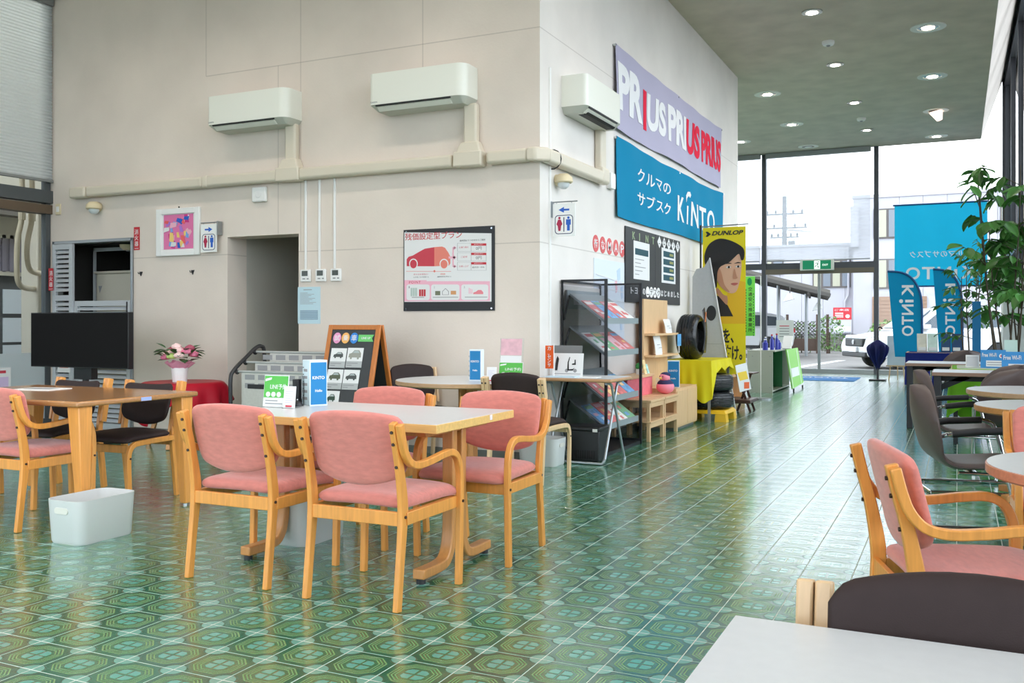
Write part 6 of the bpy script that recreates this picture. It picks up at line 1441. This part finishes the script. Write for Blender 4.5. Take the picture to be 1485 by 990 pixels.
for k, (x0, x1, zb) in enumerate(((-4.06, -1.78, 2.62), (-6.5, -4.22, 2.62))):
    t = thing('roller_blind', ('sheer white roller screen above the glass door', 'sheer white roller screen in the far window behind the wall end')[k], 'blind', (x0, 22.40, 0), 0, 'far window screens'); n = 60; vs_ = []
    for j in range(n+1):
        z = zb+(5.02-zb)*j/n; vs_ += [(0, .006*(j % 2), z), (x1-x0, .006*(j % 2), z)]
    MB().add(vs_, [(2*j, 2*j+1, 2*j+3, 2*j+2) for j in range(n)]).build('sheer_cloth', M_SCR, t); MB().box(0, x1-x0, -.012, .018, zb-.025, zb).build('bottom_bar', M_STEEL, t); MB().box(-.02, x1-x0+.02, -.04, .05, 5.02, 5.13).build('head_box', M_STEEL, t)
# ================================================================ ceiling fittings
M_LAMP = mat('lamp_glow', (255, 244, 226), .4, emit=6.0); M_RING = mat('lamp_ring', (226, 226, 216), .4); M_REFL = mat('lamp_reflector', (190, 188, 180), .25, .6)
def downlight(x, y, ring, lab, tilt=False, lit=True):
    t = thing('downlight', lab, 'light', (x, y, ZC), 0, 'ceiling downlights'); R_ = .225 if ring else .13
    MB().lathe([(R_, 0), (R_, -.012), (R_*.62, -.016), (R_*.60, -.004), (R_*.60, 0)], 32).build('ring', M_RING if ring else M_REFL, t, smooth=30)
    if tilt:
        MB().lathe([(.125, -.005), (.115, -.03), (.05, -.20), (0, -.21)], 24).build('tilted_lamp', mat('lamp_pink', (236, 206, 190), .4, emit=.6), t, smooth=40, rot=(.35, -.35, 0))
    else:
        MB().lathe([(R_*.60, -.010), (R_*.42, -.014), (0, -.014)], 28).build('reflector', M_REFL, t); MB().lathe([(R_*(.36 if ring else .55), -.020), (0, -.022)], 24).build('lamp', M_LAMP if lit else M_WHITEP, t)
        if lit:
            ld = bpy.data.lights.get('downlight_beam')
            if ld is None:
                ld = bpy.data.lights.new('downlight_beam', 'SPOT'); ld.energy = 14; ld.color = (1, .90, .80); ld.spot_size = 2.5; ld.spot_blend = .8; ld.shadow_soft_size = .08
            lo = bpy.data.objects.new('downlight_beam', ld); COL.objects.link(lo); lo.parent = t; lo.location = (0, 0, -.03)
for x, y, ring, lab, tilt, lit in ((-1.68, 12.41, 0, 'nearest lit downlight of the plain middle row', 0, 1), (-1.70, 15.09, 0, 'second lit downlight of the plain middle row', 0, 1), (-1.68, 17.84, 0, 'third lit downlight of the plain middle row', 0, 1), (-1.69, 20.50, 0, 'farthest lit downlight of the plain middle row', 0, 1),
    (-2.98, 16.54, 1, 'nearest ringed downlight of the row along the banner wall', 0, 1), (-3.0, 19.28, 1, 'second ringed downlight of the row along the banner wall', 0, 1), (-3.04, 21.86, 1, 'farthest unlit ringed downlight of the row along the banner wall', 0, 0),
    (-.36, 13.72, 1, 'largest ringed downlight, nearest of the row along the right soffit', 0, 1), (-.37, 16.48, 1, 'second ringed downlight along the right soffit', 0, 1), (-.37, 19.19, 1, 'tilted cone downlight along the right soffit', 1, 1), (-.41, 21.82, 1, 'farthest ringed downlight along the right soffit', 0, 1), (-4.3, 20.64, 1, 'small ringed downlight beyond the end of the banner wall', 0, 1),
    ): downlight(x, y, ring, lab, tilt, lit)
# extra downlights out of view, added in matching rows to brighten the seating area
places = {-.36: 'right soffit', -1.68: 'aisle', -2.98: 'near corner', -4.3: 'white table', -5.6: 'brown table', -6.9: 'passage', -8.2: 'left window'}
for x, nm in places.items():
    for k, y in enumerate((5.6, 2.9, .2, -2.3)):
        downlight(x, y, 1, 'added unseen ringed downlight brightening the seating area, %s row, %s' % (nm, ('first from the back wall', 'second from the back wall', 'third from the back wall', 'fourth from the back wall')[k]))
for y, nm in ((8.3, 'first'), (11.0, 'second')): downlight(-.36, y, 1, 'added unseen ringed downlight along the right soffit above the leather chairs, %s' % nm); downlight(-1.68, y-.2, 0, 'added unseen plain downlight over the aisle, %s' % nm)  # further corridor downlights out of view, likewise added for their light
for x, y, lab in ((-1.65, 13.82, 'white ceiling sensor between the nearest plain downlights'), (-1.69, 19.28, 'white ceiling sensor between the far plain downlights')):
    t = thing('ceiling_sensor', lab, 'sensor', (x, y, ZC), 0, 'ceiling sensors'); MB().lathe([(.085, 0), (.085, -.03), (.07, -.055), (0, -.06)], 24).build('housing', M_WHITEP, t, smooth=30); MB().lathe([(.03, -.06), (.02, -.072), (0, -.075)], 14).build('lens', M_INKG, t, smooth=40)
# ================================================================ outdoors
GZ = -.10
def asphalt():
    m, n, l, b = nodes('asphalt'); geo = n.new('ShaderNodeNewGeometry')
    a = n.new('ShaderNodeTexNoise'); a.inputs['Scale'].default_value = .35; a.inputs['Detail'].default_value = 6; c = n.new('ShaderNodeTexNoise'); c.inputs['Scale'].default_value = 30
    l.new(geo.outputs['Position'], a.inputs['Vector']); l.new(geo.outputs['Position'], c.inputs['Vector'])
    r = n.new('ShaderNodeValToRGB'); r.color_ramp.elements[0].position = .3; r.color_ramp.elements[1].position = .7; r.color_ramp.elements[0].color = (*srgb(104, 100, 97), 1); r.color_ramp.elements[1].color = (*srgb(126, 121, 117), 1)
    l.new(a.outputs['Fac'], r.inputs['Fac']); l.new(r.outputs['Color'], b.inputs['Base Color']); b.inputs['Roughness'].default_value = .9
    bp = n.new('ShaderNodeBump'); bp.inputs['Strength'].default_value = .3; bp.inputs['Distance'].default_value = .01; l.new(c.outputs['Fac'], bp.inputs['Height']); l.new(bp.outputs['Normal'], b.inputs['Normal'])
    return m
gm = MB(); g_ = lambda x0, x1, y0, y1: gm.box(x0, x1, y0, y1, GZ-.2, GZ)
g_(-120, 120, YG+.05, 140); g_(XR+.03, 120, -80, YG+.05); g_(-120, XL-.03, -80, YG+.05); g_(XL-.03, XR+.03, -80, YB-.03)
struct(gm.build('ground', asphalt()), 'grey asphalt forecourt outside the glass')
st = MB().box(-6, .6, YG+.03, YG+.35, GZ, -.01).build('door_sill', mat('sill_stone', (150, 146, 140), .7, noise=.08)); struct(st, 'stone sill outside the far glass')
M_LINE = mat('line_white', (190, 188, 184), .8)
for k, (p, q, w_) in enumerate((((-4.4, 24.0), (-3.5, 33.0), .25), ((-7.6, 24.2), (-6.6, 33.2), .22))):
    o = MB().beam((*p, GZ+.004), (*q, GZ+.004), w_, .008).build('parking_line', M_LINE); tag(o, ('white parking line running towards the white car', 'white parking line farther left on the forecourt')[k], 'road marking', 'parking lines')
# ---- pale office building
M_PANEL = mat('cladding_white', (180, 177, 184), .6, noise=.02, nscale=2); M_WINF = mat('winframe', (92, 84, 82), .5); M_PANE = mat('pane_cream', (176, 172, 152), .25); M_PANE2 = mat('pane_grey', (120, 126, 136), .2)
t = thing('office_building', 'pale panelled office building across the forecourt', 'building', (0, 44, GZ))
def wallp(x0, x1, z0, z1, y=0, w_=.95):
    x = x0
    while x < x1-.01:
        e = min(x+w_, x1); MB().box(x+.006, e-.006, y, y+.25, z0, z1).build('cladding_panel', M_PANEL, t); x = e
wallp(-4.2, 9.0, .75, 6.75, 0); wallp(-16, -4.2, .75, 4.75, .6); MB().box(-4.2, 9, .2, 8, .1, 6.7).build('core', M_PANEL, t); MB().box(-16, -4.2, .8, 8, .1, 4.7).build('core', M_PANEL, t)
MB().box(-4.25, 9.05, -.04, 8, 6.75, 6.90).build('parapet', M_PANEL, t); MB().box(-16, -4.2, .56, 8, 4.75, 4.87).build('parapet', M_PANEL, t); MB().box(-4.3, -3.95, -.3, 8.0, 4.6, 6.4).build('stair_tower', M_PANEL, t)
def win(x0, x1, z0, z1, y, n):
    f = MB().box(x0, x1, y-.06, y+.02, z0, z1).build('window', M_WINF, t); w_ = (x1-x0)/n
    for k in range(n): MB().box(x0+k*w_+.05, x0+(k+1)*w_-.05, y-.075, y-.055, z0+.06, z1-.06).build('pane', M_PANE if k % 2 == 0 else M_PANE2, f)
for x0 in (-3.35, -.9, 1.6, 4.2): win(x0, x0+1.15, 4.95, 6.25, 0, 2); win(x0, x0+1.15, 2.75, 4.05, 0, 2)
win(-6.0, -4.35, 2.85, 4.1, .6, 4); win(-8.3, -7.3, 3.5, 4.2, .6, 2); win(-11, -9.4, 2.85, 4.1, .6, 3)
sh = MB().box(-3.4, -1.2, -.05, .02, .75, 2.4).build('roller_shutter', mat('shutter_tan', (150, 120, 100), .6), t)
for k in range(10): MB().box(-3.4, -1.2, -.065, -.05, .78+.16*k, .88+.16*k).build('shutter_slat', mat('shutter_tan', (150, 120, 100), .6), sh)
MB().tube([(-4.6, .5, .8), (-4.6, .5, 2.2), (-4.45, .5, 2.5), (-4.45, .5, 4.7)], .05, 8).build('drainpipe', M_PANEL, t)
pl = thing('stone_plinth', 'low grey block wall at the foot of the office building', 'wall', (0, 43.6, GZ)); rnd = random.Random(2); bm_ = MB().box(-.30, .30, 0, .25, 0, .30).mesh('block'); bm_.materials.append(mat('block_grey', (112, 108, 102), .85, noise=.2, nscale=9))
for r_ in range(2):
    for k in range(22):
        o = bpy.data.objects.new('block', bm_); COL.objects.link(o); o.parent = pl; o.location = (-9.5+.62*k+.31*(r_ % 2), rnd.uniform(-.01, .01), .31*r_)
# ---- red notice on the wall
t = thing('wall_notice', 'red and white notice on the office building wall', 'notice', (-4.93, 43.0, GZ+.84)); MB().box(0, .76, 0, .03, .55, 1.08).build('red_panel', M_RED, t); MB().box(0, .76, 0, .03, 0, .54).build('white_panel', mat('notice_grey', (190, 188, 196), .6), t); MB().box(.03, .08, 0, .05, -.84, 0).build('post', M_STEEL, t); MB().box(.68, .73, 0, .05, -.84, 0).build('post', M_STEEL, t)
text('lettering', 'ご来店', .1, M_PAPER, t, FY(.06, .93, -.003), width=.6, height=.09)
for k in range(3): flat('fine_print', rect(.08, .42, .65+.08*k, .69+.08*k), M_PAPER, t, FY(0, 0, -.003))
flat('badge', ellipse(.60, .70, .09, .08, 14), M_PAPER, t, FY(0, 0, -.003)); flat('figure', ellipse(.24, .38, .07, .09, 14), M_INK, t, FY(0, 0, -.003)); flat('info_box', rect(.04, .72, .05, .25), M_PAPER, t, FY(0, 0, -.003))
# ---- carport
M_CP = mat('carport_grey', (96, 90, 84), .6, noise=.1); M_CPU = mat('carport_under', (70, 66, 62), .7)
t = thing('carport', 'sloping carport roof with posts and flood lamps at the left of the forecourt', 'carport', (0, 0, GZ))
A, B, C_, D = Vector((-10.5, 29.5, 4.05)), Vector((-3.9, 33.2, 2.25)), Vector((-4.6, 38.5, 2.25)), Vector((-11.5, 38.5, 4.05))
MB().hexa([A, B, C_, D, A+Vector((0, 0, .12)), B+Vector((0, 0, .12)), C_+Vector((0, 0, .12)), D+Vector((0, 0, .12))]).build('roof', M_CP, t)
for k in range(9):
    q = k/8; p0_, p1_ = A.lerp(D, q), B.lerp(C_, q); MB().beam(p0_-Vector((0, 0, .06)), p1_-Vector((0, 0, .06)), .08, .12).build('rafter', M_CPU, t)
for k in range(4):
    q = .15+.25*k; MB().beam(A.lerp(B, q)-Vector((0, 0, .16)), D.lerp(C_, q)-Vector((0, 0, .16)), .08, .10).build('purlin', M_CPU, t)
for (x, y, h) in ((-5.75, 34.0, 2.65), (-5.15, 36.5, 2.5), (-7.6, 34.0, 3.15), (-7.4, 37.5, 3.1)): MB().cyl((x, y, 0), (x, y, h), .06, n=10).build('post', M_STEEL, t)
for (x, y, z) in ((-6.5, 31.6, 2.65), (-5.1, 32.4, 2.25), (-4.3, 33.4, 1.95)):
    MB().hexa([(x-.06,y-.05,z),(x+.06,y-.05,z),(x+.06,y+.05,z),(x-.06,y+.05,z),(x-.20,y-.16,z-.28),(x+.14,y-.16,z-.20),(x+.14,y+.08,z-.20),(x-.20,y+.08,z-.28)]).build('flood_lamp', mat('lamp_body', (186, 186, 182), .4), t); MB().cyl((x, y, z), (x, y, z+.25), .015, n=6).build('lamp_arm', M_CPU, t)
# ---- lattice fence and hedge
t = thing('lattice_fence', 'dark lattice fence under the carport', 'fence', (-6.3, 40.0, GZ))
for k in range(15):
    for s in (-1, 1):
        x = -1.0+.14*k; MB().beam((x-.35*s, .01*s, .62), (x+.35*s, .01*s, 1.32), .03, .012, (0, 1, 0)).build('slat', M_CPU, t)
for x in (-1.2, -.1, 1.1, 1.5): MB().box(x-.05, x+.05, -.05, .05, 0, 1.6).build('post', mat('fence_brown', (84, 64, 54), .8), t)
MB().box(-1.2, 1.2, -.03, .03, .10, .60).build('lower_panel', mat('fence_brown', (84, 64, 54), .8), t)
M_HEDGE = mat('hedge_leaf', (104, 140, 72), .7, noise=.3, nscale=3)
def hedge(lab, loc, sx, sy, sz, n, seed):
    r = random.Random(seed); t = thing('shrub', lab, 'shrub', loc); mb = MB()
    for _ in range(n):
        a, b, rr = r.uniform(0, 2*PI), r.uniform(-.9, 1), r.random()**.33; c = Vector((math.cos(a)*sx*rr*math.sqrt(1-b*b*.8), math.sin(a)*sy*rr, sz*(1+b)*.5+.05)); u = Vector((r.uniform(-1, 1), r.uniform(-1, 1), r.uniform(-1, 1))).normalized(); v = u.cross(Vector((r.uniform(-1, 1), .3, r.uniform(-1, 1)))).normalized()
        s = r.uniform(.05, .09); mb.add([c, c+u*s+v*s*.5, c+u*s*2, c+u*s-v*s*.5], [(0, 1, 2, 3)])
    o = mb.build('foliage', M_HEDGE, t); MB().cyl((0, 0, 0), (0, 0, sz*.6), .03, n=6).build('stem', M_BARK, t)
hedge('green shrub in front of the office wall between the fence posts', (-4.75, 40.2, GZ), .6, .35, 1.45, 420, 1); hedge('green shrub behind the white car', (-2.2, 36.5, GZ), .9, .5, 1.25, 500, 6); hedge('light green shrub inside the lattice fence', (-5.9, 40.5, GZ), 1.0, .3, 1.2, 420, 8)
# ---- utility pole with wires
t = thing('utility_pole', 'distant utility pole with crossarms and wires', 'utility pole', (-10.1, 62, GZ)); M_UT = mat('pole_grey', (120, 122, 128), .7)
MB().cyl((0, 0, 0), (0, 0, 9.4), .20, .14, 12).build('pole', M_UT, t)
for z, w_ in ((8.2, 1.2), (7.3, 1.4), (6.7, .9)):
    MB().box(-w_, w_, -.06, .06, z, z+.1).build('crossarm', M_UT, t)
    for k in range(5): MB().lathe([(.05, 0), (.09, .08), (.05, .22), (0, .24)], 8).build('insulator', M_UT, t, loc=(-w_+.1+k*(2*w_-.2)/4, 0, z+.1))
MB().cyl((.45, 0, 5.5), (.45, 0, 6.5), .22, n=12).build('transformer', M_UT, t)
for k, (z, x1) in enumerate(((8.35, 30), (7.45, 32), (7.4, 28), (6.8, 30))):
    MB().tube([(x1*q, -.3*k, z-.2-1.8*math.sin(PI*q)*.5-1.2*q) for q in [i/14 for i in range(15)]], .022, 5).build('wire', M_UT, t)
# ---- cars
M_CARW = mat('car_white', (222, 222, 224), .18, coat=.8); M_CGLASS = mat('car_window', (74, 82, 90), .08); M_CTRIM = mat('car_trim', (34, 34, 36), .5)
def car(name, lab, loc, rz, paint=M_CARW):
    """front towards -x, length 4.6, width 1.85"""
    t = thing(name, lab, 'car', loc, rz)
    low = [(-2.28, .34), (-2.30, .62), (-2.24, .82), (-2.05, .90), (-1.1, 1.04), (1.9, 1.12), (2.24, 1.05), (2.28, .70), (2.22, .36), (1.75, .30), (1.70, .52), (1.50, .72), (1.22, .72), (1.02, .52), (.97, .30), (-.97, .30), (-1.02, .52), (-1.22, .72), (-1.50, .72), (-1.70, .52), (-1.75, .30)]
    P = [p[:2] for p in bez([(a, b, 0) for a, b in low], 2, closed=True)]
    MB().prism(low, -.90, .90, frame((0, 0, 0), (1, 0, 0), (0, 0, 1))).build('body', paint, t, bevel=.06, seg=3)
    cab = lambda x, w_, z: (x, w_, z)
    sec = [(-1.15, .84, 1.08), (-.35, .66, 1.62), (.1, .66, 1.68), (1.2, .66, 1.66), (1.85, .64, 1.52), (2.2, .80, 1.10)]
    vs_ = [(x, -w_, z) for x, w_, z in sec]+[(x, w_, z) for x, w_, z in sec]+[(-1.15, -.86, 1.04), (2.2, -.84, 1.04), (-1.15, .86, 1.04), (2.2, .84, 1.04)]
    MB().add(vs_, [(i, i+1, i+7, i+6) for i in range(5)]+[(0, 12, 13, 5, 4, 3, 2, 1), (6, 7, 8, 9, 10, 11, 15, 14), (0, 6, 14, 12), (5, 13, 15, 11)]).build('cabin', paint, t, bevel=.05)
    for s in (-1, 1):
        def sw(pts, nm='side_window'):
            n = len(pts); a = [(x, s*(.862-.20*(z-1.06)/.62+.012), z) for x, z in pts]; b = [(x, y-s*.02, z) for x, y, z in a]
            MB().add(a+b, [tuple(range(n)), tuple(range(2*n-1, n-1, -1))]+[(i, (i+1) % n, n+(i+1) % n, n+i) for i in range(n)]).build(nm, M_CGLASS, t)
        sw([(-.85, 1.13), (-.28, 1.53), (.10, 1.57), (.10, 1.13)]); sw([(.18, 1.13), (.18, 1.57), (1.02, 1.55), (1.02, 1.13)]); sw([(1.10, 1.15), (1.10, 1.54), (1.62, 1.48), (1.85, 1.16)])
        for x in (-1.36, 1.36):
            w_ = MB().lathe([(.20, -.11), (.33, -.10), (.355, -.06), (.355, .06), (.33, .10), (.20, .11)], 28).build('wheel', M_RUB, t, rot=(PI/2, 0, 0), loc=(x, s*.80, .355), smooth=40)
            MB().lathe([(.0, .06), (.05, .08), (.19, .07), (.21, .10)], 20).build('rim', M_STEEL, w_, smooth=40, rot=(PI if s > 0 else 0, 0, 0)); 
        MB().box(-2.20, -1.72, s*.62-.20, s*.62+.20, .80, .92).build('headlight', mat('headlight', (210, 214, 220), .1), t, bevel=.03); MB().box(2.18, 2.31, s*.66-.18, s*.66+.18, .88, 1.05).build('tail_light', mat('tail_red', (190, 30, 40), .2), t, bevel=.02)
        MB().box(-.85, -.62, s*.92-.09, s*.92+.09, 1.08, 1.22).build('mirror', paint, t, bevel=.03)
        MB().box(-1.0, 1.0, s*.90-.02, s*.90+.02, .28, .40).build('sill_trim', M_CTRIM, t)
    MB().add([(-1.10, -.74, 1.12), (-1.10, .74, 1.12), (-.40, .60, 1.605), (-.40, -.60, 1.605), (-1.14, -.74, 1.13), (-1.14, .74, 1.13), (-.44, .60, 1.62), (-.44, -.60, 1.62)], [(0, 1, 2, 3), (7, 6, 5, 4), (0, 4, 5, 1), (2, 6, 7, 3), (1, 5, 6, 2), (3, 7, 4, 0)]).build('windscreen', M_CGLASS, t)
    MB().box(-2.33, -2.20, -.56, .56, .60, .84).build('grille', M_CTRIM, t, bevel=.04); MB().box(-2.34, -2.2, -.74, .74, .32, .46).build('lower_grille', M_CTRIM, t, bevel=.03); MB().box(-2.36, -2.30, -.22, .22, .46, .59).build('number_plate', M_PAPER, t)
    MB().lathe([(.07, 0), (.07, .012)], 16).build('badge', M_CHROME, t, rot=(0, -PI/2, 0), loc=(-2.335, 0, .73), )
    return t
car('car', 'white sport utility car parked outside behind the umbrella stand', (-.60, 28.7, GZ), .52); car('car', 'white car parked under the carport at the left', (-8.0, 37.0, GZ), .2); car('car', 'white car behind the feather flags on the right', (2.6, 33.5, GZ), 2.5)
# ---- neighbouring house seen through the left glazing
M_HSE = mat('house_cream', (206, 200, 182), .7, noise=.05, nscale=3); M_CORR = mat('corrugated_mauve', (150, 144, 154), .6)
t = thing('neighbour_house', 'cream neighbouring house with corrugated band outside the left glazing', 'building', (-12.0, 9.2, GZ))
MB().box(-.4, 0, -8, 6, 2.45, 7.0).build('upper_wall', M_HSE, t); MB().box(-.4, 0, .04, 6, 0, 2.45).build('lower_wall', M_HSE, t); MB().box(-.4, -.15, -8, .04, 0, 1.95).build('lower_wall', mat('house_grey', (170, 172, 176), .6), t)
for k in range(70): MB().box(-.06, -.02 if k % 2 else .0, -4.0+.058*k, -4.0+.058*(k+1), 1.98, 2.50).build('corrugated_strip', M_CORR, t)
MB().box(-.2, .0, -8, .04, 1.93, 1.99).build('band_trim', M_HSE, t)
w_ = MB().box(-.16, -.05, -.52, -.06, .55, 1.93).build('window', mat('house_frame', (90, 92, 92), .5), t)
for z in (.62, 1.0, 1.40): MB().box(-.06, -.03, -.48, -.10, z, z+.34).build('pane', mat('house_pane', (220, 228, 232), .2), w_)
MB().box(-.25, .25, -8, 6, 2.75, 2.85).build('eave', mat('eave_grey', (128, 122, 112), .7), t)
t = thing('house_column', 'cream outdoor column next to the left window frame', 'column', (-10.9, 8.42, GZ)); MB().box(-.16, .16, -.16, .16, 0, 2.75).build('shaft', M_HSE, t, bevel=.02)
for k, (dy, z1) in enumerate(((-.02, 1.75), (.12, 1.95))):
    t = thing('drainpipe', ('cream drainpipe outside the left window, lower one', 'cream drainpipe outside the left window, shorter one')[k], 'pipe', (-10.5, 7.86+dy, GZ)); M_PIPE = mat('pipe_cream', (200, 188, 160), .6)
    MB().tube(bez([(0, .02, 3.1), (0, .02, 2.6), (.0, -.04, 2.3), (0, -.05, z1+.15), (-.02, .0, z1), (-.12, .16, z1-.04), (-.30, .42, z1-.04)], 4), .034, 10).build('pipe', M_PIPE, t, smooth=60); MB().tube([(0, .02, 2.55), (0, .02, 2.65)], .044, 10).build('collar', M_PIPE, t)
# small poster on the frosted glass at the left
t = thing('window_poster', 'small white poster on the frosted glass at the left edge', 'poster', (XL+.012, 6.55, .35)); MB().box(0, .003, 0, .26, 0, .34).build('sheet', M_PAPER, t); flat('print', rect(.03, .23, .06, .24), mat('print_lilac', (206, 186, 220), .6), t, FX(0, 0, .0032)); flat('title', rect(.03, .20, .28, .31), M_CRIM, t, FX(0, 0, .0032))
t = thing('wall_calendar', 'small red and white card on the louvre door below the black screen', 'card', (-8.99, YW-.052, .62)); MB().box(-.1, .1, -.003, 0, 0, .26).build('card', M_PAPER, t); flat('print', rect(-.07, .07, .05, .16), mat('print_rosy', (214, 150, 140), .6, noise=.3, nscale=40), t, FY(0, 0, -.0032)); flat('title', rect(-.1, .1, .22, .26), M_CRIM, t, FY(0, 0, -.0032))
